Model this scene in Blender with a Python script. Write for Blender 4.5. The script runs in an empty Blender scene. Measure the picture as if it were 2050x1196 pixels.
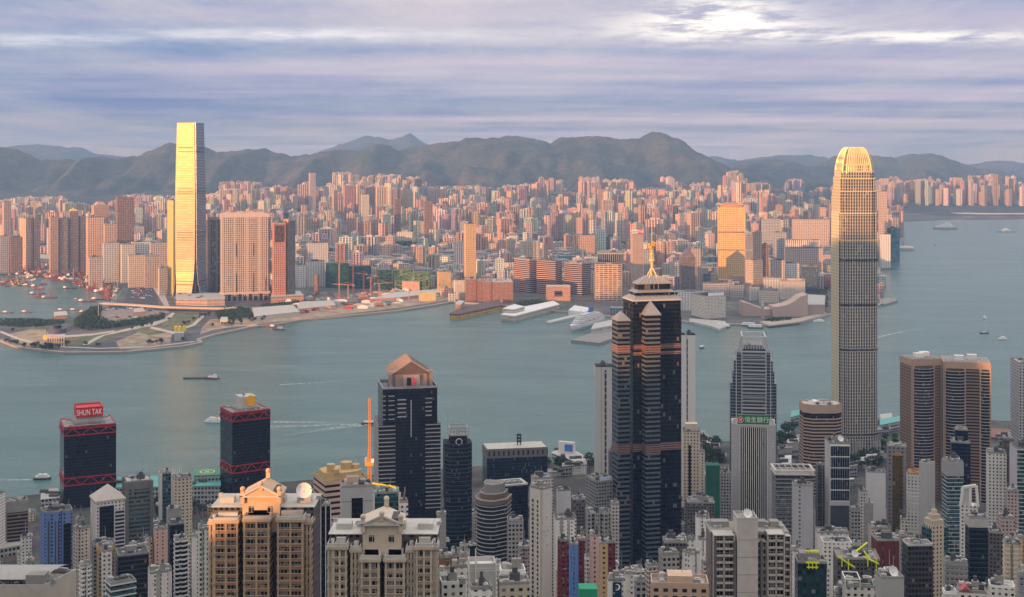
import bpy, bmesh, math, random
from mathutils import Vector, Matrix, noise as mnoise
R = math.radians
random.seed(7)
SC = bpy.context.scene
COL = SC.collection

# ---------------------------------------------------------------- camera (level, on the peak, shifted down)
F = 2650.0; CX = 1025.0; HY = 299.0; H = 412.0        # photograph is 2050 x 1196
cam_d = bpy.data.cameras.new("camera")
cam = bpy.data.objects.new("camera", cam_d); COL.objects.link(cam)
cam.location = (0, 0, H); cam.rotation_euler = (R(90), 0, 0)
cam_d.sensor_width = 36.0; cam_d.lens = 36.0 * F / 2050.0
cam_d.shift_y = -(598.0 - HY) / 2050.0
cam_d.clip_start = 1.0; cam_d.clip_end = 60000.0
SC.camera = cam
SC.view_settings.view_transform = 'Standard'; SC.view_settings.look = 'None'
SC.view_settings.gamma = 1.0; SC.view_settings.exposure = 0.8
SC.cycles.use_denoising = True
SC.cycles.max_bounces = 5; SC.cycles.volume_bounces = 0
SC.cycles.diffuse_bounces = 2; SC.cycles.glossy_bounces = 3; SC.cycles.transparent_max_bounces = 8
SC.cycles.sample_clamp_indirect = 6.0

# ---------------------------------------------------------------- sun: low, behind the camera to the left
SDX, SDY = -0.70, -0.714
ELEV = R(5.0)
sun_d = bpy.data.lights.new("sun", 'SUN'); sun = bpy.data.objects.new("sun", sun_d); COL.objects.link(sun)
sun_d.energy = 5.0; sun_d.angle = R(0.53); sun_d.color = (1.0, 0.455, 0.17)
sd = Vector((SDX * math.cos(ELEV), SDY * math.cos(ELEV), math.sin(ELEV)))
sun.rotation_euler = sd.to_track_quat('Z', 'Y').to_euler()
sun.location = (0, 0, 900)

# ---------------------------------------------------------------- world: Nishita sky under streaked evening cloud
W = bpy.data.worlds.new("World"); SC.world = W; W.use_nodes = True
wt = W.node_tree; wt.nodes.clear()
def N(nt, t, **kw):
    n = nt.nodes.new(t)
    for k, v in kw.items(): setattr(n, k, v)
    return n
def mth(nt, op, a, b=None, c=None, clamp=False):
    n = nt.nodes.new('ShaderNodeMath'); n.operation = op; n.use_clamp = clamp
    for i, v in enumerate((a, b, c)):
        if v is None: continue
        if isinstance(v, (int, float)): n.inputs[i].default_value = v
        else: nt.links.new(v, n.inputs[i])
    return n.outputs[0]
def mix(nt, f, a, b, blend='MIX'):
    n = nt.nodes.new('ShaderNodeMix'); n.data_type = 'RGBA'; n.blend_type = blend
    for i, v in ((0, f), (6, a), (7, b)):
        if isinstance(v, (int, float)): n.inputs[i].default_value = v
        elif isinstance(v, tuple): n.inputs[i].default_value = (*v, 1) if len(v) == 3 else v
        else: nt.links.new(v, n.inputs[i])
    return n.outputs[2]
def ramp(nt, f, stops, interp='LINEAR'):
    n = nt.nodes.new('ShaderNodeValToRGB'); e = n.color_ramp.elements; n.color_ramp.interpolation = interp
    while len(e) > 1: e.remove(e[-1])
    e[0].position = stops[0][0]; e[0].color = (*stops[0][1], 1)
    for p, c in stops[1:]:
        q = e.new(p); q.color = (*c, 1)
    nt.links.new(f, n.inputs[0]); return n.outputs[0]
def noise(nt, vec, scale, detail=3, rough=.5, dim='3D'):
    n = nt.nodes.new('ShaderNodeTexNoise'); n.noise_dimensions = dim
    n.inputs['Scale'].default_value = scale; n.inputs['Detail'].default_value = detail; n.inputs['Roughness'].default_value = rough
    if vec is not None: nt.links.new(vec, n.inputs['Vector'])
    return n.outputs[0]
def comb(nt, x, y, z):
    n = nt.nodes.new('ShaderNodeCombineXYZ')
    for i, v in enumerate((x, y, z)):
        if isinstance(v, (int, float)): n.inputs[i].default_value = v
        else: nt.links.new(v, n.inputs[i])
    return n.outputs[0]
tc = N(wt, 'ShaderNodeTexCoord'); sx = N(wt, 'ShaderNodeSeparateXYZ'); wt.links.new(tc.outputs['Generated'], sx.inputs[0])
dx, dy, dz = sx.outputs
sky = N(wt, 'ShaderNodeTexSky', sky_type='NISHITA', sun_disc=False)
sky.sun_elevation = ELEV; sky.sun_rotation = math.atan2(SDX, SDY) % (2 * math.pi)
sky.altitude = 400; sky.air_density = 1.0; sky.dust_density = 2.0
zz = mth(wt, 'ADD', mth(wt, 'MAXIMUM', dz, 0.0), 0.035)
qx = mth(wt, 'DIVIDE', dx, zz); qy = mth(wt, 'DIVIDE', dy, zz)
q = comb(wt, mth(wt, 'MULTIPLY', qx, 1.25), mth(wt, 'MULTIPLY', qy, .62), 3.3)
n1 = noise(wt, q, 0.42, 8, 0.68)
q2 = comb(wt, mth(wt, 'ADD', mth(wt, 'MULTIPLY', qx, 0.30), 11.0), mth(wt, 'MULTIPLY', qy, 0.8), 9.1)
n2 = noise(wt, q2, 0.30, 4, 0.5)
# elevation tone of the cloud sheet (z of direction 0 .. 0.12 is what the photo shows)
el = mth(wt, 'MULTIPLY', dz, 8.0, clamp=True)
base = ramp(wt, el, [(0.0, (.54, .41, .37)), (.10, (.45, .37, .40)), (.22, (.31, .325, .46)), (.33, (.225, .29, .47)), (.45, (.26, .32, .49)),
                     (.6, (.31, .355, .52)), (.8, (.42, .42, .55)), (1.0, (.50, .46, .56))])
dark = mix(wt, 1.0, base, (.70, .80, .98), 'MULTIPLY')
light = mix(wt, 1.0, base, (1.42, 1.24, 1.10), 'MULTIPLY')
cl = mix(wt, ramp(wt, n1, [(.38, (0, 0, 0)), (.60, (1, 1, 1))]), dark, light)
cl = mix(wt, 1.0, cl, (.555, .61, .605), 'MULTIPLY')
cl = mix(wt, mth(wt, 'MULTIPLY', ramp(wt, n2, [(.50, (0, 0, 0)), (.70, (1, 1, 1))]), .5), cl, (.68, .50, .50))
def gauss(px, py, sx_, sy_):
    ax = mth(wt, 'DIVIDE', mth(wt, 'SUBTRACT', mth(wt, 'DIVIDE', dx, dy), (px - CX) / F), sx_ / F)
    az = mth(wt, 'DIVIDE', mth(wt, 'SUBTRACT', mth(wt, 'DIVIDE', dz, dy), (HY - py) / F), sy_ / F)
    r2 = mth(wt, 'ADD', mth(wt, 'MULTIPLY', ax, ax), mth(wt, 'MULTIPLY', az, az))
    g = mth(wt, 'EXPONENT', mth(wt, 'MULTIPLY', r2, -1.0))
    return mth(wt, 'MULTIPLY', g, mth(wt, 'GREATER_THAN', dy, 0.0))
q3 = comb(wt, mth(wt, 'MULTIPLY', qx, 1.6), mth(wt, 'MULTIPLY', qy, 1.2), 5.0)
n3 = noise(wt, q3, 1.6, 6, 0.65)
brk = mth(wt, 'ADD', gauss(1430, 58, 190, 26), mth(wt, 'ADD', gauss(1440, 22, 120, 30), mth(wt, 'MULTIPLY', gauss(1860, 74, 230, 13), .8)))
brk = mth(wt, 'MULTIPLY', brk, ramp(wt, n3, [(.40, (0.0, 0.0, 0.0)), (.56, (1, 1, 1))]))
cl = mix(wt, mth(wt, 'MINIMUM', brk, 1.0), cl, (.80, .73, .64))
st = mth(wt, 'MULTIPLY', mth(wt, 'ADD', gauss(600, 70, 420, 14), mth(wt, 'MULTIPLY', gauss(60, 82, 160, 12), .7)), ramp(wt, n3, [(.34, (.25, .25, .25)), (.6, (1, 1, 1))]))
cl = mix(wt, mth(wt, 'MULTIPLY', st, .85), cl, (.58, .55, .56))
# high sky, out of frame, a brighter even overcast that lights the near streets
hi = mth(wt, 'MULTIPLY', mth(wt, 'SUBTRACT', dz, 0.14), 2.2, clamp=True)
cl = mix(wt, hi, cl, (.76, .70, .66))
nis = mix(wt, 1.0, sky.outputs[0], (.006, .006, .006), 'MULTIPLY')
tot = mix(wt, 1.0, cl, nis, 'ADD')
bg = N(wt, 'ShaderNodeBackground'); wo = N(wt, 'ShaderNodeOutputWorld')
x10 = mix(wt, 1.0, tot, (10, 10, 10), 'MULTIPLY')
wt.links.new(x10, bg.inputs[0]); bg.inputs[1].default_value = 0.1
wt.links.new(bg.outputs[0], wo.inputs[0])
# ---------------------------------------------------------------- helpers
def X(px, Y): return (px - CX) * Y / F
def Z(py, Y): return H - (py - HY) * Y / F
def YG(py, z=3.0): return F * (H - z) / (py - HY)
def G(px, py, z=3.0):
    Y = YG(py, z); return (X(px, Y), Y)

class MB:
    def __init__(s): s.v = []; s.f = []; s.uv = []; s.mi = []; s.col = []
    def face(s, pts, uv=None, mi=0, col=None):
        n = len(s.v); s.v += [tuple(p) for p in pts]; s.f.append(tuple(range(n, n + len(pts))))
        s.uv.append(uv or [(p[0], p[1]) for p in pts]); s.mi.append(mi); s.col.append(col)
    def prism(s, poly, z0, z1, mi=0, top=None, col=None, bottom=False, topcol=None, v0=None):
        """poly counter-clockwise seen from above; uv in metres, v from the base"""
        n = len(poly); b = len(s.v)
        s.v += [(x, y, z0) for x, y in poly] + [(x, y, z1) for x, y in poly]
        u = 0.0; vb = 0.0 if v0 is None else v0
        for i in range(n):
            j = (i + 1) % n
            L = math.hypot(poly[j][0] - poly[i][0], poly[j][1] - poly[i][1])
            s.f.append((b + i, b + j, b + n + j, b + n + i))
            s.uv.append([(u, vb), (u + L, vb), (u + L, vb + z1 - z0), (u, vb + z1 - z0)]); s.mi.append(mi); s.col.append(col)
            u += L
        s.f.append(tuple(b + n + i for i in range(n))); s.uv.append([(x, y) for x, y in poly])
        s.mi.append(mi if top is None else top); s.col.append(topcol or col)
        if bottom:
            s.f.append(tuple(b + i for i in reversed(range(n)))); s.uv.append([(x, y) for x, y in reversed(poly)])
            s.mi.append(mi if top is None else top); s.col.append(col)
    def loft(s, secs, mi=0, top=None, cap=True):
        """secs: list of (z, poly) all with the same count"""
        n = len(secs[0][1]); b = len(s.v)
        for z, poly in secs: s.v += [(x, y, z) for x, y in poly]
        p0 = secs[0][1]; us = [0.0]
        for i in range(n):
            j = (i + 1) % n; us.append(us[-1] + math.hypot(p0[j][0] - p0[i][0], p0[j][1] - p0[i][1]))
        for k in range(len(secs) - 1):
            za, zb = secs[k][0] - secs[0][0], secs[k + 1][0] - secs[0][0]
            for i in range(n):
                j = (i + 1) % n
                s.f.append((b + k * n + i, b + k * n + j, b + (k + 1) * n + j, b + (k + 1) * n + i))
                s.uv.append([(us[i], za), (us[i + 1], za), (us[i + 1], zb), (us[i], zb)]); s.mi.append(mi); s.col.append(None)
        if cap:
            k = len(secs) - 1
            s.f.append(tuple(b + k * n + i for i in range(n))); s.uv.append([(x, y) for x, y in secs[k][1]])
            s.mi.append(mi if top is None else top); s.col.append(None)
    def box(s, x0, x1, y0, y1, z0, z1, mi=0, top=None, bottom=True):
        s.prism([(x0, y0), (x1, y0), (x1, y1), (x0, y1)], z0, z1, mi, top, bottom=bottom)
    def beam(s, a, b, w, mi=0, h=None):
        a = Vector(a); b = Vector(b); d = (b - a).normalized()
        u = d.cross(Vector((0, 0, 1)));
        if u.length < 1e-3: u = Vector((1, 0, 0))
        u.normalize(); v = d.cross(u).normalized(); h = h or w
        ring = [u * w / 2 + v * h / 2, -u * w / 2 + v * h / 2, -u * w / 2 - v * h / 2, u * w / 2 - v * h / 2]
        n = len(s.v); s.v += [tuple(a + r) for r in ring] + [tuple(b + r) for r in ring]
        L = (b - a).length
        for i in range(4):
            j = (i + 1) % 4; s.f.append((n + i, n + 4 + i, n + 4 + j, n + j)); s.uv.append([(0, 0), (0, L), (w, L), (w, 0)]); s.mi.append(mi); s.col.append(None)
        s.f.append((n, n + 1, n + 2, n + 3)); s.f.append((n + 7, n + 6, n + 5, n + 4))
        for _ in range(2): s.uv.append([(0, 0), (w, 0), (w, w), (0, w)]); s.mi.append(mi); s.col.append(None)
    def mesh(s, name):
        me = bpy.data.meshes.new(name); me.from_pydata(s.v, [], s.f)
        ul = me.uv_layers.new(name="UVMap"); flat = [c for f in s.uv for uv in f for c in uv]
        ul.data.foreach_set('uv', flat)
        if any(s.mi): me.polygons.foreach_set('material_index', s.mi)
        if any(c is not None for c in s.col):
            ca = me.color_attributes.new(name="Col", type='FLOAT_COLOR', domain='CORNER'); arr = []
            for f, c in zip(s.f, s.col):
                c = c or (.4, .4, .4); arr += [*c, 1.0] * len(f)
            ca.data.foreach_set('color', arr)
        me.update(); return me
    def build(s, name, mats, parent=None, loc=(0, 0, 0), rz=0.0):
        me = s.mesh(name)
        for m in (mats if isinstance(mats, (list, tuple)) else [mats]): me.materials.append(m)
        o = bpy.data.objects.new(name, me); COL.objects.link(o); o.location = loc; o.rotation_euler = (0, 0, rz)
        if parent: o.parent = parent
        return o
def tag(o, label=None, cat=None, group=None, kind=None):
    if label: o["label"] = label
    if cat: o["category"] = cat
    if group: o["group"] = group
    if kind: o["kind"] = kind
    return o
def empty(name, loc, rz=0.0):
    o = bpy.data.objects.new(name, None); COL.objects.link(o); o.location = loc; o.rotation_euler = (0, 0, rz); return o
def copy_tree(o, parent=None):
    c = o.copy(); COL.objects.link(c); c.parent = parent
    for ch in list(o.children): copy_tree(ch, c)
    return c
def put(o, parent, loc):
    c = o.copy(); COL.objects.link(c); c.parent = parent; c.location = loc; return c
def ngon(cx, cy, r, n, a0=0.0, ry=None):
    ry = r if ry is None else ry
    return [(cx + r * math.cos(a0 + 2 * math.pi * i / n), cy + ry * math.sin(a0 + 2 * math.pi * i / n)) for i in range(n)]
def rect(x0, x1, y0, y1): return [(x0, y0), (x1, y0), (x1, y1), (x0, y1)]
def plus(w, d, k=.28): return [(w * k, 0), (w * (1 - k), 0), (w * (1 - k), d * k), (w, d * k), (w, d * (1 - k)), (w * (1 - k), d * (1 - k)), (w * (1 - k), d), (w * k, d), (w * k, d * (1 - k)), (0, d * (1 - k)), (0, d * k), (w * k, d * k)]
def teeth(w, d, n, f=.22):
    P_ = []; s = w / n
    for i in range(n): P_ += [(s * i, 0), (s * i + s * .6, 0), (s * i + s * .6, d * f), (s * (i + 1), d * f)]
    return P_[:-1] + [(w, d * f), (w, d), (0, d)]
def inset(poly, e):
    """move each edge of a convex or notched polygon outwards by e (ccw)"""
    n = len(poly); out = []
    for i in range(n):
        a, b, c = poly[i - 1], poly[i], poly[(i + 1) % n]
        d1 = (b[0] - a[0], b[1] - a[1]); d2 = (c[0] - b[0], c[1] - b[1])
        l1 = math.hypot(*d1) or 1; l2 = math.hypot(*d2) or 1
        n1 = (d1[1] / l1, -d1[0] / l1); n2 = (d2[1] / l2, -d2[0] / l2)
        k = 1 + n1[0] * n2[0] + n1[1] * n2[1]; k = max(k, .3)
        out.append((b[0] + e * (n1[0] + n2[0]) / k, b[1] + e * (n1[1] + n2[1]) / k))
    return out

# ---------------------------------------------------------------- materials
MC = {}
def newmat(name):
    m = bpy.data.materials.new(name); m.use_nodes = True; nt = m.node_tree; nt.nodes.clear()
    b = N(nt, 'ShaderNodeBsdfPrincipled'); o = N(nt, 'ShaderNodeOutputMaterial'); nt.links.new(b.outputs[0], o.inputs[0])
    return m, nt, b
def simple(name, c, rough=.7, metal=0.0, var=.25, scale=.15, emit=None, spec=.4):
    if name in MC: return MC[name]
    m, nt, b = newmat(name)
    t = N(nt, 'ShaderNodeTexCoord'); oi = N(nt, 'ShaderNodeObjectInfo')
    n = noise(nt, t.outputs['Object'], scale, 4, .6)
    k = mth(nt, 'ADD', mth(nt, 'MULTIPLY', n, 2 * var), 1 - var)
    k = mth(nt, 'MULTIPLY', k, mth(nt, 'ADD', mth(nt, 'MULTIPLY', oi.outputs['Random'], .16), .92))
    col = mix(nt, 1.0, c, comb(nt, k, k, k), 'MULTIPLY')
    nt.links.new(col, b.inputs['Base Color']); b.inputs['Roughness'].default_value = rough; b.inputs['Metallic'].default_value = metal
    b.inputs['Specular IOR Level'].default_value = spec
    if emit: b.inputs['Emission Color'].default_value = (*c, 1); b.inputs['Emission Strength'].default_value = emit
    MC[name] = m; return m
def facade(name, wall, glass=(.02, .028, .035), fh=3.2, bw=3.0, wu=.6, wv=.5, grough=.08, gmetal=0.0, wrough=.65, wmetal=0.0, stain=.3,
           lit=0.0, colattr=False, group=0, groupw=0.0, gvar=.8, blind=.18, bump=.35, band=0, bandc=None, spec=.2, tint=None):
    """windows in a wall, from uv in metres.  wu / wv: share of the bay / storey that is glass; group: every so many bays a blank strip of wall."""
    if name in MC: return MC[name]
    m, nt, b = newmat(name)
    uv = N(nt, 'ShaderNodeUVMap'); sp = N(nt, 'ShaderNodeSeparateXYZ'); nt.links.new(uv.outputs[0], sp.inputs[0])
    u, v = sp.outputs[0], sp.outputs[1]
    oi = N(nt, 'ShaderNodeObjectInfo'); rnd = oi.outputs['Random']
    us = mth(nt, 'DIVIDE', u, bw); vs = mth(nt, 'DIVIDE', v, fh)
    fu = mth(nt, 'FRACT', us); fv = mth(nt, 'FRACT', vs)
    def inside(f, w): return mth(nt, 'LESS_THAN', mth(nt, 'ABSOLUTE', mth(nt, 'SUBTRACT', f, .5)), w / 2)
    mask = mth(nt, 'MULTIPLY', inside(fu, wu), inside(fv, wv))
    if group:
        g = mth(nt, 'FRACT', mth(nt, 'DIVIDE', u, bw * group))
        mask = mth(nt, 'MULTIPLY', mask, mth(nt, 'GREATER_THAN', g, groupw))
    wn = N(nt, 'ShaderNodeTexWhiteNoise', noise_dimensions='3D')
    nt.links.new(comb(nt, mth(nt, 'FLOOR', us), mth(nt, 'FLOOR', vs), mth(nt, 'MULTIPLY', rnd, 57.0)), wn.inputs[0])
    w = wn.outputs[0]
    # glass: pane by pane tint, some blinds
    gk = mth(nt, 'ADD', mth(nt, 'MULTIPLY', w, 2 * gvar), 1 - gvar)
    gc = mix(nt, 1.0, glass, comb(nt, gk, gk, gk), 'MULTIPLY')
    gc = mix(nt, mth(nt, 'MULTIPLY', mth(nt, 'GREATER_THAN', w, 1 - blind), .35), gc, (.42, .40, .36))
    t = N(nt, 'ShaderNodeTexCoord')
    stretch = N(nt, 'ShaderNodeMapping'); stretch.inputs['Scale'].default_value = (1, 1, .12); nt.links.new(t.outputs['Object'], stretch.inputs[0])
    sn = noise(nt, stretch.outputs[0], .35, 5, .65)
    sk = mth(nt, 'ADD', mth(nt, 'MULTIPLY', sn, 2 * stain), 1 - stain)
    sk = mth(nt, 'MULTIPLY', sk, mth(nt, 'ADD', mth(nt, 'MULTIPLY', rnd, .3), .85))
    if colattr:
        va = N(nt, 'ShaderNodeVertexColor', layer_name='Col'); wc = va.outputs[0]
    else: wc = wall
    if band:
        bm_ = mth(nt, 'LESS_THAN', mth(nt, 'FRACT', mth(nt, 'DIVIDE', v, fh * band)), 1.0 / band)
        wc = mix(nt, bm_, wc, bandc)
    wcol = mix(nt, 1.0, wc, comb(nt, sk, sk, sk), 'MULTIPLY')
    col = mix(nt, mask, wcol, gc); nt.links.new(col, b.inputs['Base Color']); b.inputs['Specular IOR Level'].default_value = spec
    if tint: b.inputs['Specular Tint'].default_value = (*tint, 1)
    nt.links.new(mth(nt, 'ADD', mth(nt, 'MULTIPLY', mask, grough - wrough), wrough), b.inputs['Roughness'])
    if gmetal or wmetal: nt.links.new(mth(nt, 'ADD', mth(nt, 'MULTIPLY', mask, gmetal - wmetal), wmetal), b.inputs['Metallic'])
    if bump:
        bp = N(nt, 'ShaderNodeBump'); bp.inputs['Strength'].default_value = bump; bp.inputs['Distance'].default_value = .4
        pn = N(nt, 'ShaderNodeTexWhiteNoise', noise_dimensions='3D')
        nt.links.new(mth(nt, 'SUBTRACT', 1.0, mask), bp.inputs['Height']); nt.links.new(bp.outputs[0], b.inputs['Normal'])
    MC[name] = m; return m
def S(r, g, b):   # sRGB 0..255 -> linear
    return tuple(((c / 255 + .055) / 1.055) ** 2.4 if c > 10 else c / 3294.6 for c in (r, g, b))

CONC = simple('concrete_roof', (.26, .25, .235), .85, var=.5, scale=.12)
CONCL = simple('pale_concrete', (.45, .44, .41), .8, var=.35, scale=.2)
CONCD = simple('dark_roof_felt', (.075, .078, .08), .85, var=.5, scale=.12)
STEEL = simple('galvanised_steel', (.45, .46, .47), .45, .6)
DARKM = simple('dark_metal', (.03, .032, .035), .4, .5)
WHITE = simple('white_paint', (.72, .72, .70), .55, var=.12)
REDP = simple('red_paint', (.45, .012, .02), .45, var=.15)
YELL = simple('yellow_paint', (.85, .62, .03), .5, var=.1)
YGRN = simple('lime_yellow_paint', (.75, .80, .03), .5, var=.08)
ORNG = simple('orange_paint', (.80, .28, .03), .5, var=.15)
GREENR = simple('green_roof_paint', (.07, .25, .17), .7, var=.3)
TEALR = simple('teal_roof_sheet', (.10, .36, .33), .6, var=.25)
DISH = simple('dish_white', (.68, .68, .66), .5, var=.1)
GOLD = simple('gold_paint', (.85, .50, .10), .4, .3)
MAST = simple('mast_cream_gold', (.80, .60, .28), .45, .2)
# ---------------------------------------------------------------- water
def make_water():
    m, nt, b = newmat('harbour_water')
    t = N(nt, 'ShaderNodeTexCoord'); o = t.outputs['Object']
    big = noise(nt, o, .0018, 5, .6)
    mp = N(nt, 'ShaderNodeMapping'); mp.inputs['Scale'].default_value = (.5, 1.4, 1); mp.inputs['Rotation'].default_value = (0, 0, R(20)); nt.links.new(o, mp.inputs[0])
    streak = noise(nt, mp.outputs[0], .008, 4, .55)
    sepo = N(nt, 'ShaderNodeSeparateXYZ'); nt.links.new(o, sepo.inputs[0])
    cc = mix(nt, ramp(nt, streak, [(.35, (0, 0, 0)), (.68, (1, 1, 1))]), (.036, .112, .104), (.088, .176, .160))
    cc = mix(nt, ramp(nt, big, [(.35, (0, 0, 0)), (.7, (1, 1, 1))]), cc, (.058, .138, .126))
    nt.links.new(cc, b.inputs['Base Color']); b.inputs['Roughness'].default_value = .26; b.inputs['IOR'].default_value = 1.33; b.inputs['Specular IOR Level'].default_value = .36
    w1 = noise(nt, o, .06, 4, .6); w2 = noise(nt, mp.outputs[0], .28, 3, .6); w3 = noise(nt, mp.outputs[0], .022, 3, .5)
    h = mth(nt, 'ADD', mth(nt, 'MULTIPLY', w1, 2.0), mth(nt, 'ADD', mth(nt, 'MULTIPLY', w2, .8), mth(nt, 'MULTIPLY', w3, 3.5)))
    bp = N(nt, 'ShaderNodeBump'); bp.inputs['Strength'].default_value = .75; bp.inputs['Distance'].default_value = 1.1
    nt.links.new(h, bp.inputs['Height']); nt.links.new(bp.outputs[0], b.inputs['Normal'])
    mb = MB(); mb.face([(-9000, 0, 0), (14000, 0, 0), (14000, 22000, 0), (-9000, 22000, 0)])
    tag(mb.build('water', m), kind='structure')
make_water()

# ---------------------------------------------------------------- terrain of the island under and behind the camera
def sstep(a, b, x):
    t = max(0.0, min(1.0, (x - a) / (b - a))); return t * t * (3 - 2 * t)
def interp(tab, x):
    if x <= tab[0][0]: return tab[0][1]
    for (a, va), (b, vb) in zip(tab, tab[1:]):
        if x <= b: return va + (vb - va) * (x - a) / (b - a)
    return tab[-1][1]
SLOPE = [(-1600, 300), (-400, 400), (0, 404), (60, 385), (200, 300), (400, 205), (600, 130), (800, 74), (1000, 34), (1150, 12), (1300, 4), (1700, 3)]
SHADE_RIDGE = [(-3600, 0), (-2900, 60), (-2500, 240), (-2250, 350), (-1900, 388), (-1500, 395), (-1300, 372), (-1180, 330), (-1085, 312), (-1020, 330), (-990, 420), (-950, 492),
         (-880, 515), (-850, 440), (-815, 345), (-780, 352), (-764, 374), (-690, 380), (-677, 380), (-668, 302), (-645, 298), (-620, 325), (-540, 345), (-486, 337), (-455, 362), (-420, 440), (-350, 520), (-200, 540), (300, 520), (900, 500), (1600, 380), (2400, 200)]  # unseen crest, its heights shaped tower by tower to cast shade
def TI(x, y):
    s = interp(SLOPE, y) * (.30 + .70 * sstep(-1100, -300, x)) if y < 1000 else interp(SLOPE, y)
    u = .714 * x - .7 * y; v = -.7 * x - .714 * y
    hr = interp(SHADE_RIDGE, u); w = abs(v - 700)
    r = hr * max(0.0, 1 - w / (620 if v < 700 else 1100)) ** 1.05
    return max(s if y < 1700 else 0, r)
def make_island():
    m, nt, b = newmat('wooded_slope')
    t = N(nt, 'ShaderNodeTexCoord'); n = noise(nt, t.outputs['Object'], .02, 6, .65)
    c = ramp(nt, n, [(.3, (.018, .030, .014)), (.5, (.040, .060, .025)), (.7, (.07, .085, .04))])
    sx_ = N(nt, 'ShaderNodeSeparateXYZ'); nt.links.new(t.outputs['Object'], sx_.inputs[0])
    town = mth(nt, 'MULTIPLY', mth(nt, 'SUBTRACT', sx_.outputs[1], 430), .02, clamp=True)
    vo = N(nt, 'ShaderNodeTexVoronoi', feature='F1'); vo.inputs['Scale'].default_value = .045; nt.links.new(t.outputs['Object'], vo.inputs['Vector'])
    c = mix(nt, town, c, mix(nt, ramp(nt, noise(nt, t.outputs['Object'], .05, 4, .6), [(.35, (.1, .1, .1)), (.6, (.8, .8, .8))]), (.035, .036, .038), mix(nt, .6, (.14, .135, .125), vo.outputs['Color'], 'MULTIPLY')))
    nt.links.new(c, b.inputs['Base Color']); b.inputs['Roughness'].default_value = .9
    xs = [-3400 + 40 * i for i in range(131)]; ys = [-1700 + 34 * j for j in range(98)]
    mb = MB()
    for y in ys:
        for x in xs:
            z = TI(x, y) if y < 1500 else 2.0
            if not (-160 < x < 160 and -160 < y < 200) and y < 1300: z += (6 if y < 430 else 0) * mnoise.noise((x * .02, y * .02, 0))
            if y < 60 and -140 < x < 140: z = min(z, 404 - .6 * abs(y) * (y > 0))
            mb.v.append((x, y, z))
    nx = len(xs)
    for j in range(len(ys) - 1):
        for i in range(nx - 1):
            a = j * nx + i
            if max(mb.v[k][2] for k in (a, a + 1, a + nx, a + nx + 1)) < 2.1: continue
            mb.f.append((a, a + 1, a + nx + 1, a + nx)); mb.uv.append([(0, 0)] * 4); mb.mi.append(0); mb.col.append(None)
    o = mb.build('terrain', m); tag(o, kind='structure')
    for p in o.data.polygons: p.use_smooth = True
make_island()

# ground of the reclaimed waterfront, Hong Kong side
def px_poly(pts, z): return [G(x, y, z) for x, y in pts]
def ground_mat(name, c1, c2, c3, sc=.012):
    m, nt, b = newmat(name)
    t = N(nt, 'ShaderNodeTexCoord'); n = noise(nt, t.outputs['Object'], sc, 6, .7)
    vo = N(nt, 'ShaderNodeTexVoronoi', feature='F1'); vo.inputs['Scale'].default_value = sc * 1.6; nt.links.new(t.outputs['Object'], vo.inputs['Vector'])
    c = ramp(nt, n, [(.32, c1), (.5, c2), (.68, c3)])
    nt.links.new(mix(nt, .25, c, mix(nt, 1.0, c, vo.outputs['Color'], 'MULTIPLY')), b.inputs['Base Color']); b.inputs['Roughness'].default_value = .9
    return m
GHK = ground_mat('street_ground', (.035, .037, .04), (.06, .06, .058), (.13, .125, .115), .02)
mb = MB()
shoreHK = [(-140, 1000), (-20, 1000), (100, 988), (150, 1000), (300, 985), (440, 976), (560, 966), (700, 955), (900, 938), (960, 934), (1100, 928), (1190, 922), (1240, 915), (1385, 872),
           (1450, 884), (1556, 884), (1605, 852), (1700, 843), (1800, 838), (1985, 842), (2060, 846), (2260, 850)]
pts = [G(x, y, 3.0) for x, y in shoreHK]
poly = [(pts[0][0] - 500, 1120)] + [(pts[-1][0] + 300, 1120)] + [(pts[-1][0] + 300, pts[-1][1])] + list(reversed(pts)) + [(pts[0][0] - 500, pts[0][1])]
mb.prism(poly, -1.0, 3.2)
tag(mb.build('waterfront_ground', GHK), kind='structure')

# ---------------------------------------------------------------- Kowloon ground
shoreK = [(-420, 668), (-150, 674), (0, 681), (40, 696), (130, 706), (250, 705), (370, 693), (403, 686), (398, 680), (430, 670), (500, 655), (560, 648), (600, 641), (700, 632),
          (800, 622), (870, 611), (905, 604), (960, 608), (1010, 612), (1100, 622), (1180, 628), (1240, 636), (1300, 640), (1365, 643), (1425, 652), (1470, 649),
          (1540, 652), (1600, 646), (1640, 636), (1665, 628), (1700, 625), (1745, 616), (1768, 607), (1762, 590), (1757, 560), (1760, 540), (1782, 512), (1802, 494), (1801, 470),
          (1800, 453), (1785, 444), (1900, 439), (2050, 438), (2500, 437)]
shoreK2 = [(-700, 520), (-200, 514), (0, 518), (100, 526), (180, 543), (246, 578), (236, 600), (214, 616), (160, 632), (90, 640), (0, 646), (-200, 652), (-420, 655)]
pk = [G(x, y, 3.0) for x, y in shoreK]
pk2 = [G(x, y, 3.0) for x, y in shoreK2]
polyK = pk + [(6500, 12500), (-5500, 12500)] + pk2
GK = ground_mat('city_ground', (.05, .055, .05), (.10, .10, .095), (.22, .20, .175), .01)
mb = MB(); mb.prism(polyK, -1.0, 3.0)
tag(mb.build('city_ground', GK), kind='structure')
mb = MB()   # pale sea wall
SEAW = simple('sea_wall_stone', (.36, .30, .25), .85, var=.3, scale=.3)
n = len(pk) - 3
sea = [pk[i] for i in range(1, n)]
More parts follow.
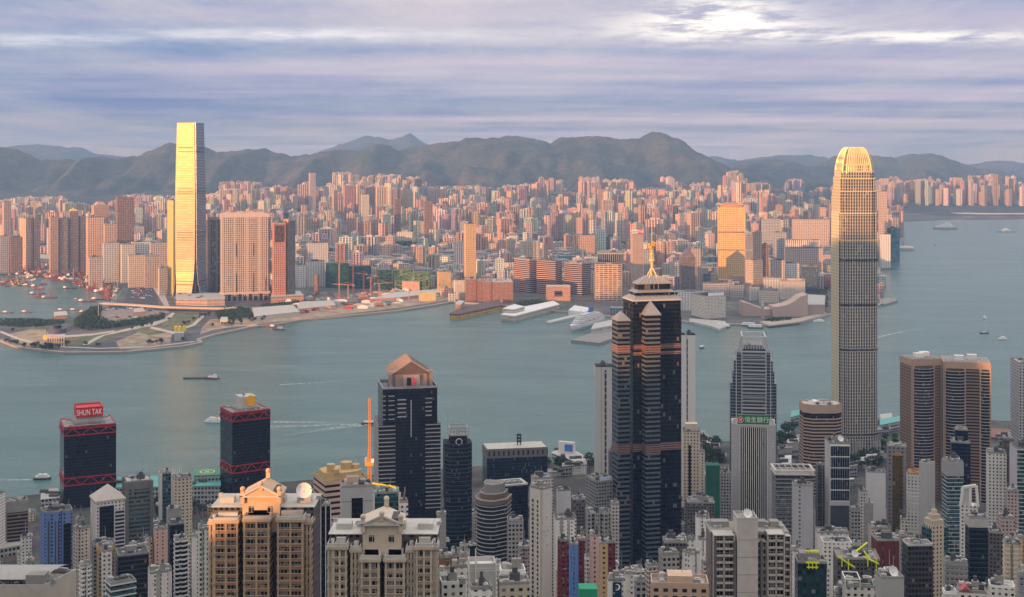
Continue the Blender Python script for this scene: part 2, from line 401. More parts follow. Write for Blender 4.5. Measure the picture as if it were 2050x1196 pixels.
for i in range(len(sea) - 1):
    a, b = sea[i], sea[i + 1]; d = Vector((b[0] - a[0], b[1] - a[1])).normalized(); nn = Vector((d.y, -d.x)) * 3.5
    mb.prism([(a[0] + nn.x, a[1] + nn.y), (b[0] + nn.x, b[1] + nn.y), (b[0] - nn.x * 2, b[1] - nn.y * 2), (a[0] - nn.x * 2, a[1] - nn.y * 2)], -1, 3.9)
tag(mb.build('shore', SEAW), kind='structure')

def TK(x, Y):
    px = CX + F * x / Y
    s0 = 5900 + 2500 * sstep(1500, 1800, px)
    base = 118 * sstep(s0, s0 + 2600, Y)
    base += 26 * mnoise.noise((x * .0016, Y * .0016, 3.3)) * sstep(s0 - 100, s0 + 700, Y)
    for (hx, hY, hz, rx, ry) in HILLS:
        d = ((x - hx) / rx) ** 2 + ((Y - hY) / ry) ** 2
        if d < 1: base = max(base, hz * (1 - d) ** 1.3)
    return max(base, 0)
HILLS = []
for hp, hy, hz, wpx, ry in ((805, 5150, 46, 100, 330), (1180, 5250, 62, 120, 420), (600, 6700, 105, 62, 360), (1125, 7500, 140, 60, 400), (1250, 5900, 50, 50, 280), (270, 5600, 40, 60, 300)):
    HILLS.append((X(hp, hy), hy, hz, wpx * hy / F, ry))
VEG = None
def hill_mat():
    m, nt, b = newmat('hazed_hillside_scrub')
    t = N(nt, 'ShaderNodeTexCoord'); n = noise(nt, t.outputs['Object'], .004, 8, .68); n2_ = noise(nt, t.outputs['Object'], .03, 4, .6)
    c = ramp(nt, n, [(.32, (.05, .07, .075)), (.50, (.08, .098, .10)), (.66, (.14, .122, .118)), (.8, (.25, .21, .19))])  # scrub tones cooled and paled, distance haze put into the colour
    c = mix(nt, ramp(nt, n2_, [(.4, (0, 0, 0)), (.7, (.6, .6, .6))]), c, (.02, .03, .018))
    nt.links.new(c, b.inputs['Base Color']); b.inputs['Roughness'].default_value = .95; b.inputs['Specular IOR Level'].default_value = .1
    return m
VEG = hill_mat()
def foothills():
    mb = MB(); nx, ny = 190, 60
    for j in range(ny + 1):
        Y = 4600 + (10600 - 4600) * j / ny
        for i in range(nx + 1):
            x = X(-420, Y) + (X(2480, Y) - X(-420, Y)) * i / nx
            z = TK(x, Y); mb.v.append((x, Y, z if z > .5 else -3))
    for j in range(ny):
        for i in range(nx):
            a = j * (nx + 1) + i; q4 = (a, a + 1, a + nx + 2, a + nx + 1)
            if max(mb.v[k][2] for k in q4) <= 0: continue
            mb.f.append(q4); mb.uv.append([(0, 0)] * 4); mb.mi.append(0); mb.col.append(None)
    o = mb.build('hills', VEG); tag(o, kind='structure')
    for p in o.data.polygons: p.use_smooth = True
foothills()
def mountain(name, pts, Y0, front, back, rough, seed, step=4.5, x0=-520, x1=2560, mat=None, floor=0):
    """skyline given over picture columns, set at its own distance; real ridges and gullies run down the slope towards us"""
    nx = int((x1 - x0) / step); ny = 44; mb = MB()
    for j in range(ny + 1):
        t = j / ny; Y = Y0 - front + (front + back) * t
        for i in range(nx + 1):
            p = x0 + (x1 - x0) * i / nx
            zt = Z(interp(pts, p), Y0)
            x = X(p, Y0)
            k = (Y - (Y0 - front)) / front if Y <= Y0 else 1 - (Y - Y0) / back
            prof = max(0, k) ** 1.35
            rid = 1 - abs(mnoise.noise((x * .0014 + seed, Y * .00035, seed))) * 2
            rid2 = mnoise.noise((x * .0045 + seed, Y * .002, 7.7)); rid3 = mnoise.noise((x * .012, Y * .006, 2.7))
            amp = math.sin(math.pi * min(1, max(0, k))) * (sstep(1780, 1480, p) if seed == 1.0 and p > 1480 else 1)
            z = zt * prof + rough * amp * ((rid - .5) * 1.0 + rid2 * .55 + rid3 * .22) + (rid3 * 16 + rid2 * 8 + 5 * mnoise.noise((x * .04, seed, 1))) * (rough / 160) * (k > .97)
            mb.v.append((x, Y, max(z, -5) + floor))
    for j in range(ny):
        for i in range(nx):
            a = j * (nx + 1) + i
            mb.f.append((a, a + 1, a + nx + 2, a + nx + 1)); mb.uv.append([(0, 0)] * 4); mb.mi.append(0); mb.col.append(None)
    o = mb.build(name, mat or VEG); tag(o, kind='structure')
    for p in o.data.polygons: p.use_smooth = True
SK_MAIN = [(-520, 300), (-200, 288), (0, 293), (30, 298), (80, 317), (120, 316), (145, 318), (165, 324), (210, 314), (240, 321), (265, 312), (290, 306), (320, 292), (345, 283), (375, 284), (400, 288), (435, 302),
           (480, 300), (520, 297), (560, 303), (595, 313), (640, 303), (700, 300), (730, 296), (755, 287), (780, 294), (800, 300), (850, 286), (880, 282), (915, 279), (930, 272), (1000, 274), (1020, 271), (1055, 275),
           (1105, 280), (1120, 273), (1145, 269), (1190, 266), (1215, 274), (1230, 277), (1260, 275), (1290, 266), (1310, 262), (1330, 265), (1355, 272), (1390, 298), (1420, 318), (1450, 332),
           (1500, 345), (1560, 356), (1700, 366), (2000, 375), (2560, 380)]
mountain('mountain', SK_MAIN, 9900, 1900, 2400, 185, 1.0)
SK_R = [(-520, 390), (1350, 380), (1420, 345), (1460, 327), (1500, 320), (1530, 318), (1560, 320), (1590, 325), (1615, 334), (1640, 330), (1670, 312), (1690, 308), (1740, 307), (1765, 309), (1790, 315), (1820, 309), (1850, 307), (1880, 311), (1905, 318),
        (1930, 332), (1960, 345), (2050, 356), (2560, 360)]
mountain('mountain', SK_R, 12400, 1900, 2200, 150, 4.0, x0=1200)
SK_F = [(-520, 300), (-100, 306), (20, 294), (70, 289), (110, 293), (165, 296), (190, 308), (230, 311), (300, 322), (600, 330), (640, 303), (690, 287), (735, 271), (760, 275), (780, 281), (805, 274), (823, 267),
        (850, 288), (900, 300), (1300, 330), (1400, 322), (1430, 313), (1470, 322), (1560, 312), (1620, 310), (1660, 318), (1940, 334), (1970, 325), (2000, 321), (2030, 325), (2080, 330), (2560, 318)]
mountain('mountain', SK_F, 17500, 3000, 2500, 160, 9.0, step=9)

# ---------------------------------------------------------------- haze: one box of air round the whole scene
hm = bpy.data.materials.new('haze_air'); hm.use_nodes = True; hnt = hm.node_tree; hnt.nodes.clear()
pv = N(hnt, 'ShaderNodeVolumePrincipled'); ho = N(hnt, 'ShaderNodeOutputMaterial'); hnt.links.new(pv.outputs[0], ho.inputs['Volume'])
pv.inputs['Color'].default_value = (.31, .56, 1.0, 1); pv.inputs['Density'].default_value = 4.7e-5; pv.inputs['Anisotropy'].default_value = 0.0
mb = MB(); mb.box(-9500, 14500, -1800, 22500, -7, 680)
hz = mb.build('haze', hm); tag(hz, kind='stuff')
hz.visible_shadow = True
# ---------------------------------------------------------------- building kit
def solve_box(x0, xc, x1, Y, ratio):
    t0, tc, t1 = (x0 - CX) / F, (xc - CX) / F, (x1 - CX) / F; cx = tc * Y
    def wd(a):
        w = (t1 * Y - cx) / max(1e-6, math.cos(a) - t1 * math.sin(a))
        den = math.sin(a) + t0 * math.cos(a)
        return w, (cx - t0 * Y) / den if den > 1e-6 else 1e9
    if xc - x0 < .6:
        a = -math.atan(t0) ; w, _ = wd(a); return cx, a, w, w * ratio
    if x1 - xc < .6:
        a = math.pi / 2 - math.atan(-t1) if False else math.pi / 2 + math.atan(-t1) * 1.0
        # right face edge-on: front runs along the line of sight
        a = math.atan2(1.0, t1); d = (cx - t0 * Y) / (math.sin(a) + t0 * math.cos(a)); return cx, a, d / ratio, d
    lo, hi = -math.atan(t0) + 1e-4, math.atan2(1.0, t1) - 1e-4
    for _ in range(60):
        a = (lo + hi) / 2; w, d = wd(a)
        if d / w > ratio: lo = a
        else: hi = a
    w, d = wd(a); return cx, a, w, d
FOOT = []      # footprints (cx, cy, radius)
COVER = []     # picture spans that smaller buildings in front must leave open: (x0, x1, y_bottom_visible, Y)
def ring(poly, w, z0, z1, mb=None, mi=0):
    mb = mb or MB(); n = len(poly); inn = inset(poly, -w); b = len(mb.v)
    for P_, z in ((poly, z0), (poly, z1), (inn, z1), (inn, z0)): mb.v += [(x, y, z) for x, y in P_]
    for i in range(n):
        j = (i + 1) % n
        for k in range(4):
            k2 = (k + 1) % 4
            mb.f.append((b + k * n + i, b + k * n + j, b + k2 * n + j, b + k2 * n + i)); L = abs(poly[j][0] - poly[i][0]) + abs(poly[j][1] - poly[i][1])
            mb.uv.append([(0, 0), (L, 0), (L, abs(z1 - z0)), (0, abs(z1 - z0))]); mb.mi.append(mi); mb.col.append(None)
    return mb
PROTO = {}
def proto_mesh(key, fn, mats):
    if key not in PROTO:
        mb = fn(); me = mb.mesh(key)
        for m in (mats if isinstance(mats, (list, tuple)) else [mats]): me.materials.append(m)
        PROTO[key] = me
    return PROTO[key]
def inst(name, me, parent, loc, sc=(1, 1, 1), rz=0.0, rx=0.0):
    o = bpy.data.objects.new(name, me); COL.objects.link(o); o.parent = parent; o.location = loc; o.scale = sc; o.rotation_euler = (rx, 0, rz); return o
def clutter(root, w, d, z, rnd, ox, oy):
    for k in range(3):
        s = rnd.uniform(.8, 2.2); inst('roof_box', proto_mesh('plant' + rnd.choice(TRIM).name, m_plant, rnd.choice(TRIM)), root, (ox + w * rnd.uniform(.15, .85), oy + d * rnd.uniform(.15, .85), z + .05), (s, s * .8, rnd.uniform(1.2, 2.6)))
def m_ac():
    mb = MB(); mb.box(-1, 1, -.7, .7, 0, 1.3); mb.prism(ngon(0, 0, .5, 8), 1.3, 1.5); return mb
def m_tank():
    mb = MB(); mb.prism(ngon(0, 0, 1.3, 12), 0, 2.6); mb.prism(ngon(0, 0, .6, 8), 2.6, 2.9); return mb
def m_plant():
    mb = MB(); mb.box(-1, 1, -1, 1, 0, .92); mb.box(-1.06, 1.06, -1.06, 1.06, .92, 1.0); return mb
def m_pole():
    mb = MB(); mb.prism(ngon(0, 0, .16, 6), 0, 1); return mb
def m_dish():
    mb = MB(); n = 20; secs = []
    for k in range(5):
        r = .25 * k + .02; secs.append((r, r * r * .35))
    b = 0
    for r, z in secs: mb.v += [(r * math.cos(2 * math.pi * i / n), r * math.sin(2 * math.pi * i / n), z) for i in range(n)]
    for k in range(4):
        for i in range(n):
            j = (i + 1) % n; mb.f.append((k * n + i, k * n + j, (k + 1) * n + j, (k + 1) * n + i)); mb.uv.append([(0, 0)] * 4); mb.mi.append(0); mb.col.append(None)
    mb.f.append(tuple(range(n))); mb.uv.append([(0, 0)] * n); mb.mi.append(0); mb.col.append(None)
    for a in (0, 2.09, 4.19): mb.beam((.6 * math.cos(a), .6 * math.sin(a), .2), (0, 0, .8), .03)
    mb.box(-.08, .08, -.08, .08, .74, .9); return mb
def dish(parent, loc, r, rz=2.0, tilt=.7):
    st = inst('dish_mount', proto_mesh('pole', m_pole, STEEL), parent, loc, (2.5, 2.5, r * .9))
    d = inst('satellite_dish', proto_mesh('dish', m_dish, DISH), parent, (loc[0], loc[1], loc[2] + r * .9), (r, r, r), 0, 0); d.rotation_euler = (tilt, 0, rz); return d
TRIM = [CONC, CONCL, CONCD]
def roofkit(root, w, d, z, rnd, par=CONC, ph=1.3, n_ac=6, plant=1, poly=None, top=None, pmat=None, mast=0, ox=0, oy=0):
    poly = poly or rect(ox, ox + w, oy, oy + d)
    top = top or rnd.choice([CONC, CONCD, CONC, CONCD])
    mb = MB(); mb.prism(inset(poly, -.25), z - .2, z + .05); mb.build('roof', top, root)
    ring(poly, .45, z - .1, z + ph).build('parapet', par, root)
    pm = pmat or rnd.choice([CONCL, CONC, CONC, CONCD, CONCL])
    if w < 8 or d < 8: plant = min(plant, 1); n_ac = min(n_ac, 3)
    for k in range(plant):
        sx_, sy_ = w * rnd.uniform(.09, .2), d * rnd.uniform(.1, .2)
        px_, py_ = ox + w * rnd.uniform(.32, .68), oy + d * (.35 + .3 * rnd.random())
        hh = rnd.uniform(2.4, 5.2)
        p = inst('plant_room', proto_mesh('plant' + pm.name, m_plant, pm), root, (px_, py_, z + .05), (sx_, sy_, hh))
        if rnd.random() < .6:
            inst('water_tank', proto_mesh('plant' + CONCL.name, m_plant, CONCL), root, (px_, py_, z + hh + .1), (sx_ * .5, sy_ * .5, 2.2))
        if mast or rnd.random() < .35:
            inst('antenna', proto_mesh('pole', m_pole, STEEL), root, (px_ + sx_ * .6, py_, z + .05), (1, 1, hh + rnd.uniform(5, 12)))
    for k in range(n_ac):
        s = rnd.uniform(.8, 1.9)
        inst('air_conditioner', proto_mesh('ac', m_ac, STEEL), root, (ox + w * rnd.uniform(.12, .88), oy + d * rnd.choice([rnd.uniform(.1, .3), rnd.uniform(.7, .9)]), z + .05), (s, s, s), rnd.choice([0, 1.57]))
    if w > 9 and d > 9: clutter(root, w, d, z, rnd, ox, oy)
    if rnd.random() < .5:
        inst('round_tank', proto_mesh('tank', m_tank, rnd.choice([CONCL])), root, (ox + w * .2, oy + d * .75, z + .05), (1, 1, 1))
    if rnd.random() < .5 and w > 8:   # pipes across the roof
        mb = MB(); mb.box(w * .1, w * .9, -.25, .25, .3, .7); mb.build('roof_duct', STEEL, root, (ox, oy + d * rnd.uniform(.3, .7), z))
def tower(x0, xc, x1, ytop, Y, label, core, ratio=1.0, name='office_tower', cat='office tower', yb=1196, fh=3.6, band=None, band_h=1.2, proud=.35,
          fins=None, fin_w=.5, fin_n=0, fin_p=.5, fins_left=True, piers=None, roof=True, par=None, top=None, plant=1, n_ac=5, seed=None, group=None, z0=None, base=None, foot=True, plan=None, cover=True, band_top=0, pmat=None, capb=None):
    cx, a, w, d = solve_box(x0, xc, x1, Y, ratio)
    ca, sa = math.cos(a), math.sin(a); mx, my = cx + (w * ca - d * sa) / 2, Y + (w * sa + d * ca) / 2
    zt = Z(ytop, Y); zg = (TI(mx, my) - 3 if Y < 2500 else TK(mx, my) + 2.5) if z0 is None else z0
    rnd = random.Random(seed if seed is not None else int(x0 * 7 + ytop * 3 + Y))
    root = empty(name, (cx, Y, zg), a); tag(root, label, cat, group)
    h = zt - zg
    if plan is None and name == 'apartment_tower' and w > 7:
        q_ = int(x0 * 3 + ytop) % 4; nt_ = 2 if w < 16 else 3
        plan = [lambda w, d: teeth(w, d, nt_, .12), lambda w, d: plus(w, d, .14), lambda w, d: teeth(w, d, nt_, .2), None][q_]
    poly = plan(w, d) if plan else rect(0, w, 0, d)
    mb = MB(); mb.prism(poly, 0, h); mb.build('wall', core, root)
    zvis = max(2.0, Z(yb, Y) - zg - 22)
    if band:
        o0 = None; k = 0; z = h - band_top - band_h
        bp = inset(poly, proud); mbb = MB(); mbb.prism(bp, 0, band_h, bottom=True)
        while z > zvis and k < 75:
            if o0 is None: o0 = mbb.build('floor_band', band, root, (0, 0, z))
            else: put(o0, root, (0, 0, z))
            z -= fh; k += 1
    if fins:
        L = w; me = MB(); me.box(-fin_w / 2, fin_w / 2, -fin_p, 0.02, 0, 1, bottom=False); mm = me.mesh('fin'); mm.materials.append(fins)
        hv = h - max(0, zvis - 30)
        for i in range(fin_n + 1): inst('fin', mm, root, (w * i / fin_n, 0, h - hv), (1, 1, hv))
        if fins_left:
            nl = max(2, int(fin_n * d / w + .5))
            for i in range(nl + 1): inst('fin', mm, root, (0, d * i / nl, h - hv), (1, 1, hv), -math.pi / 2)
    if piers:
        for (px_, py_) in ((0, 0), (w, 0), (0, d), (w, d)):
            mb = MB(); e = piers[1]; mb.box(px_ - e, px_ + e, py_ - e, py_ + e, 0, h + .4); mb.build('corner_pier', piers[0], root)
    if capb:
        mb = MB(); mb.prism(inset(poly, .5), h - capb[1], h, bottom=True); mb.build('cornice', capb[0], root)
    if name == 'apartment_tower' and Y < 950 and w > 5:
        for k in range(9):
            s = rnd.uniform(.35, .5); inst('air_conditioner', proto_mesh('ac', m_ac, WHITE), root, (w * rnd.uniform(.1, .55), -.3, h - 3 - 2.9 * rnd.randint(0, 11) - .6), (s, s * .8, s))
    if roof: roofkit(root, w, d, h, rnd, par or CONC, n_ac=n_ac, plant=plant, poly=poly, top=top, pmat=pmat)
    if foot: FOOT.append((mx, my, .5 * math.hypot(w, d)))
    if cover: COVER.append((min(x0, xc), x1, yb, Y))
    return root, w, d, h
# facade materials of the near town
GLD = (.012, .016, .022)
f_black = facade('black_glass', (.018, .019, .022), (.008, .009, .012), fh=3.6, bw=1.8, wu=.9, wv=.75, grough=.06, wrough=.35, gvar=.5, blind=.012, bump=.15, stain=.15)
f_navy = facade('navy_glass', (.018, .024, .034), (.007, .011, .018), fh=3.8, bw=1.5, wu=.88, wv=.7, grough=.07, wrough=.35, blind=.04, bump=.15)
f_teal = facade('teal_glass', (.07, .12, .13), (.015, .06, .07), fh=3.6, bw=2.2, wu=.9, wv=.75, grough=.07, wrough=.4, blind=.1, bump=.2)
f_grey = facade('grey_glass', (.16, .165, .17), (.03, .036, .042), fh=3.8, bw=1.6, wu=.85, wv=.7, grough=.1, wrough=.4, blind=.12, bump=.2)
f_brown = facade('brown_bands', (.16, .105, .075), (.015, .012, .011), fh=3.6, bw=40, wu=1.0, wv=.55, grough=.12, blind=0, gvar=.4, bump=.3)
f_white = facade('white_wall_windows', (.68, .66, .62), (.016, .019, .022), fh=3.1, bw=3.2, wu=.42, wv=.42, blind=.2, stain=.42)
f_cream = facade('cream_wall_windows', (.55, .48, .38), (.016, .018, .018), fh=3.1, bw=3.6, wu=.45, wv=.42, blind=.2, stain=.42)
f_greyw = facade('grey_wall_windows', (.30, .30, .29), (.014, .016, .02), fh=3.3, bw=2.8, wu=.6, wv=.5, blind=.18, stain=.42)
f_pink = facade('pink_wall_windows', (.52, .34, .30), (.016, .016, .016), fh=3.0, bw=4.2, wu=.25, wv=.4, blind=.2)
f_tan = facade('tan_wall_windows', (.52, .36, .20), (.016, .016, .016), fh=3.0, bw=5.0, wu=.3, wv=.4, blind=.2)
f_maroon = facade('maroon_wall_windows', (.16, .035, .045), (.02, .02, .024), fh=3.0, bw=3.0, wu=.45, wv=.45, blind=.2)
f_bluew = facade('blue_painted_wall', (.13, .20, .42), (.02, .03, .06), fh=3.0, bw=6.0, wu=.25, wv=.5, blind=.1)
f_slabw = facade('pale_slab_wall', (.56, .55, .53), (.05, .05, .055), fh=3.0, bw=14.0, wu=.06, wv=.5, blind=.0, stain=.18)
f_greenw = facade('green_window_wall', (.60, .60, .54), (.05, .09, .08), fh=3.1, bw=3.4, wu=.5, wv=.55, blind=.15)
f_resid = facade('flat_windows', (.50, .47, .43), (.016, .019, .022), fh=2.9, bw=2.6, wu=.55, wv=.45, blind=.28, stain=.42)
f_resid2 = facade('flat_windows_white', (.68, .66, .63), (.025, .03, .036), fh=2.9, bw=2.2, wu=.5, wv=.4, blind=.2, stain=.42, group=3, groupw=.3)
f_resid3 = facade('flat_windows_ochre', (.40, .27, .12), (.016, .016, .016), fh=2.9, bw=2.8, wu=.5, wv=.45, blind=.3, stain=.42)
f_resid4 = facade('flat_windows_rose', (.42, .33, .31), (.02, .022, .025), fh=2.9, bw=2.8, wu=.5, wv=.45, blind=.3, stain=.42)
f_dres = facade('dark_flat_windows', (.11, .10, .10), (.015, .016, .02), fh=2.9, bw=2.4, wu=.6, wv=.5, blind=.15, stain=.42)
f_green = simple('green_netting', (.015, .12, .07), .8, var=.4, scale=.2)
# ---------------------------------------------------------------- near town: landmarks
def text(parent, body, size, loc, rx, mat, rz=0.0, ext=.15, name='lettering', align='CENTER', sx=1.0):
    c = bpy.data.curves.new(name, 'FONT'); c.body = body; c.size = size; c.extrude = ext; c.align_x = align; c.align_y = 'CENTER'
    t_ = bpy.data.objects.new('t', c); me = bpy.data.meshes.new_from_object(t_); bpy.data.objects.remove(t_); me.materials.clear(); me.materials.append(mat)
    o = bpy.data.objects.new(name, me); COL.objects.link(o); o.parent = parent; o.location = loc; o.rotation_euler = (rx, 0, rz); o.scale = (sx, 1, 1)
    return o
SIGNR = simple('sign_red', (.62, .015, .01), .5, var=.05); SIGNW = simple('sign_white', (.85, .84, .80), .5, var=.03)
SIGNO = simple('sign_orange', (.95, .38, .03), .5, var=.05); SIGNG = simple('sign_green', (.01, .17, .03), .5, var=.05)
# two black towers with red trusses
def truss(root, w, d, z0, z1):
    e = .5; mb = ring(inset(rect(0, w, 0, d), e), 1.0, z0, z0 + 1.2); mb.build('truss_chord', REDP, root)
    ring(inset(rect(0, w, 0, d), e), 1.0, z1 - 1.0, z1).build('truss_chord', REDP, root)
    for (A, B) in (((-e, -e), (w + e, -e)), ((-e, d + e), (-e, -e))):
        n = 6
        for i in range(n):
            pa = Vector((A[0] + (B[0] - A[0]) * i / n, A[1] + (B[1] - A[1]) * i / n, z0 + .6)); pb = Vector((A[0] + (B[0] - A[0]) * (i + 1) / n, A[1] + (B[1] - A[1]) * (i + 1) / n, z1 - .5))
            if i % 2: pa.z, pb.z = pb.z, pa.z
            mb = MB(); mb.beam(pa, pb, .7); mb.build('truss_brace', REDP, root)
def shun(x0, xc, x1, y, Y, lab, dy):
    r, w, d, h = tower(x0, xc, x1, y, Y, lab, f_black, ratio=.9, yb=1010, roof=False, piers=None)
    MB_ = MB(); MB_.prism(rect(0, w, 0, d), h, h + .3); MB_.build('roof', CONC, r)
    ring(rect(0, w, 0, d), .6, h, h + 1.4).build('parapet', REDP, r)
    truss(r, w, d, h - 9.5, h - 1); zt2 = h - dy * Y / F; truss(r, w, d, zt2 - 9.5, zt2)
    rn = random.Random(int(x0))
    for k in range(12):
        inst('air_conditioner', proto_mesh('ac', m_ac, STEEL), r, (w * rn.choice([rn.uniform(.08, .25), rn.uniform(.75, .92), rn.uniform(.1, .9)]), d * rn.choice([.1, .15, .85, .9]), h + .3), (1.6, 1.6, 1.4))
    mb = MB(); mb.prism(inset(rect(w * .2, w * .8, d * .2, d * .8), 0), h + .3, h + 3); mb.build('plant_room', CONC, r)
    return r, w, d, h
r, w, d, h = shun(120, 128, 232.5, 858, 1500, 'black glass tower with red trusses carrying the red SHUN TAK sign', 100)
mb = MB(); mb.box(w * .26, w * .76, d * .25, d * .7, h + 3, h + 9); mb.build('plant_room', CONCL, r)
mb = MB(); mb.box(w * .25, w * .77, d * .2, d * .75, h + 9, h + 18.5); sb = mb.build('sign_box', SIGNR, r)
text(sb, 'SHUN TAK', 9.2, (w * .50, d * .2 - .1, h + 14), R(90), SIGNW, ext=.3, sx=.62)
ring(rect(w * .25, w * .77, d * .2, d * .75), .5, h + 18.5, h + 20).build('parapet', REDP, r)
r, w, d, h = shun(441, 465, 541, 829, 1520, 'black glass tower with red trusses and round orange emblem on its roof', 104)
mb = MB(); mb.box(w * .3, w * .72, d * .25, d * .75, h + 3, h + 16); mb.build('plant_room', CONCL, r)
mb = MB(); mb.prism(ngon(0, 0, 6.3, 28), 0, .6); e = mb.build('emblem', SIGNO, r, (w * .56, d * .25 - .1, h + 11)); e.rotation_euler = (R(90), 0, 0)
ring(ngon(0, 0, 5.4, 28), .6, .6, .9).build('emblem_ring', YELL, e)
mb = MB(); mb.prism([(-2.5, -2), (2.5, -2), (2, 2.2), (.8, 1), (-.8, 1), (-2, 2.2)], .6, .9); mb.build('emblem_mark', YELL, e)
for k in range(5): inst('antenna', proto_mesh('pole', m_pole, STEEL), r, (w * (.25 + .12 * k), d * .5, h + 3), (1, 1, 16 + (k * 37 % 7)))
dish(r, (w * .38, d * .3, h + 16), 2.8)

# dark tower with gabled stone crown
BANDW = simple('pale_stone_band', (.42, .40, .38), .6, var=.2)
def cosco():
    r, w, d, h = tower(748, 758, 882, 853, 1430, 'dark glass tower with white shoulder bands under a gabled pinkish stone crown', f_black, ratio=.85, yb=1045, roof=False, foot=True)
    zt = Z(781, 1430) - r.location.z
    ix0, ix1 = w * .07, w * .95
    mb = MB(); mb.prism(rect(ix0, ix1, 1.5, d - 1.5), h, zt); mb.build('upper_wall', f_black, r)
    mb = MB(); mb.prism(rect(w * .27, w * .75, -1.2, 2), 20, zt); mb.build('centre_bay', f_black, r)
    z = h - 2; k = 0
    for z in [h - 1.5 - 4.3 * i for i in range(22)]:
        for (a, b) in ((-.3, w * .27), (w * .75, w + .3)):
            mb = MB(); mb.box(a, b, -.45, .2, z, z + 1.0); mb.build('ledge', BANDW, r)
    mb = MB(); mb.box(-.5, .1, 0, d, 0, 1.0); s = mb.mesh('side_ledge'); s.materials.append(BANDW)
    for i in range(22): inst('side_ledge', s, r, (0, 0, h - 1.5 - 4.3 * i))
    for z in [zt - 12 - 4.6 * i for i in range(5)]:
        for (a, b) in ((w * .30, w * .44), (w * .72, w * .86)):
            mb = MB(); mb.box(a, b, -1.6 if a < w * .6 else .9, 1.6, z, z + 1.3); mb.build('ledge', BANDW, r)
    for z in [zt - 8 - 5 * i for i in range(6)]:
        for (a, b) in ((ix0, ix0 + 3), (ix0 + 6, w * .26)):
            mb = MB(); mb.box(a, b, 1.1, 1.6, z, z + 1.0); mb.build('ledge', BANDW, r)
    ring(rect(ix0, ix1, 1.5, d - 1.5), .6, zt, zt + 2.2).build('parapet', BANDW, r)
    STN = simple('pink_stone', (.34, .26, .23), .7, var=.25); STND = simple('pink_stone_slats', (.10, .075, .07), .7)
    g0, g1 = w * .20, w * .86; zb = zt + .2; ze = Z(752, 1430) - r.location.z; za = Z(727, 1430) - r.location.z; gm = (g0 + g1) / 2
    mb = MB(); mb.prism(rect(g0 + 2, g1 - 2, 4, d - 4), zt, ze); mb.build('crown_wall', STN, r)
    mb = MB()     # gable roof
    y0, y1 = 2.5, d - 3
    pr = [(g0, y0, ze), (gm, y0, za), (g1, y0, ze)]; pr2 = [(x, y1, z) for x, _, z in pr]
    mb.face([pr[0], pr[2], pr[1]]); mb.face([pr2[0], pr2[1], pr2[2]]); mb.face([pr[0], pr[1], pr2[1], pr2[0]]); mb.face([pr[1], pr[2], pr2[2], pr2[1]]); mb.face([pr[0], pr2[0], pr2[2], pr[2]])
    rf = mb.build('crown_roof', STND, r)
    for i in range(11):     # rafters on both slopes
        y = y0 + (y1 - y0) * i / 10
        mb = MB(); mb.beam((g0 - 1, y, ze - .8), (gm, y, za + .6), .9); mb.beam((gm, y, za + .6), (g1 + 1, y, ze - .8), .9); mb.build('rafter', STN, rf)
    for z_ in (0.25, .5, .75):
        mb = MB(); mb.beam((g0 + (gm - g0) * z_, y0, ze + (za - ze) * z_ + .5), (g0 + (gm - g0) * z_, y1, ze + (za - ze) * z_ + .5), .6); mb.build('purlin', STN, rf)
    mb = MB(); mb.box(gm - 9, gm + 9, 1.0, 4.2, zt, ze - 1); mb.build('gable_front', simple('pale_pink_panel', (.34, .30, .28), .7), r)
    mb = MB(); mb.box(gm - 5, gm - .2, .5, 1.1, zt + 3.5, zt + 12); mb.build('emblem', DARKM, r)
    mb = MB(); mb.prism([(gm - .2, -(zt + 12)), (gm + 2.5, -(zt + 12)), (gm + 5, -(zt + 9.5)), (gm + 5, -(zt + 6)), (gm + 2.5, -(zt + 3.5)), (gm - .2, -(zt + 3.5))][::-1], 0, .6)
    e = mb.build('emblem', simple('emblem_red', (.7, .12, .14), .5), r, (0, 1.1, 0)); e.rotation_euler = (R(90), 0, 0); e.scale = (1, -1, 1)
    for xx in (g0 + 2, g1 - 2):
        mb = MB(); mb.box(xx - 3.2, xx + 3.2, 4, 10, zt, ze + 3); mb.build('crown_turret', STN, r)
    mb = MB(); mb.box(w * .52 - .3, w * .52 + .3, -1.6, -1.2, zt - 52, zt - 12); mb.build('light_strip', SIGNW, r)
cosco()

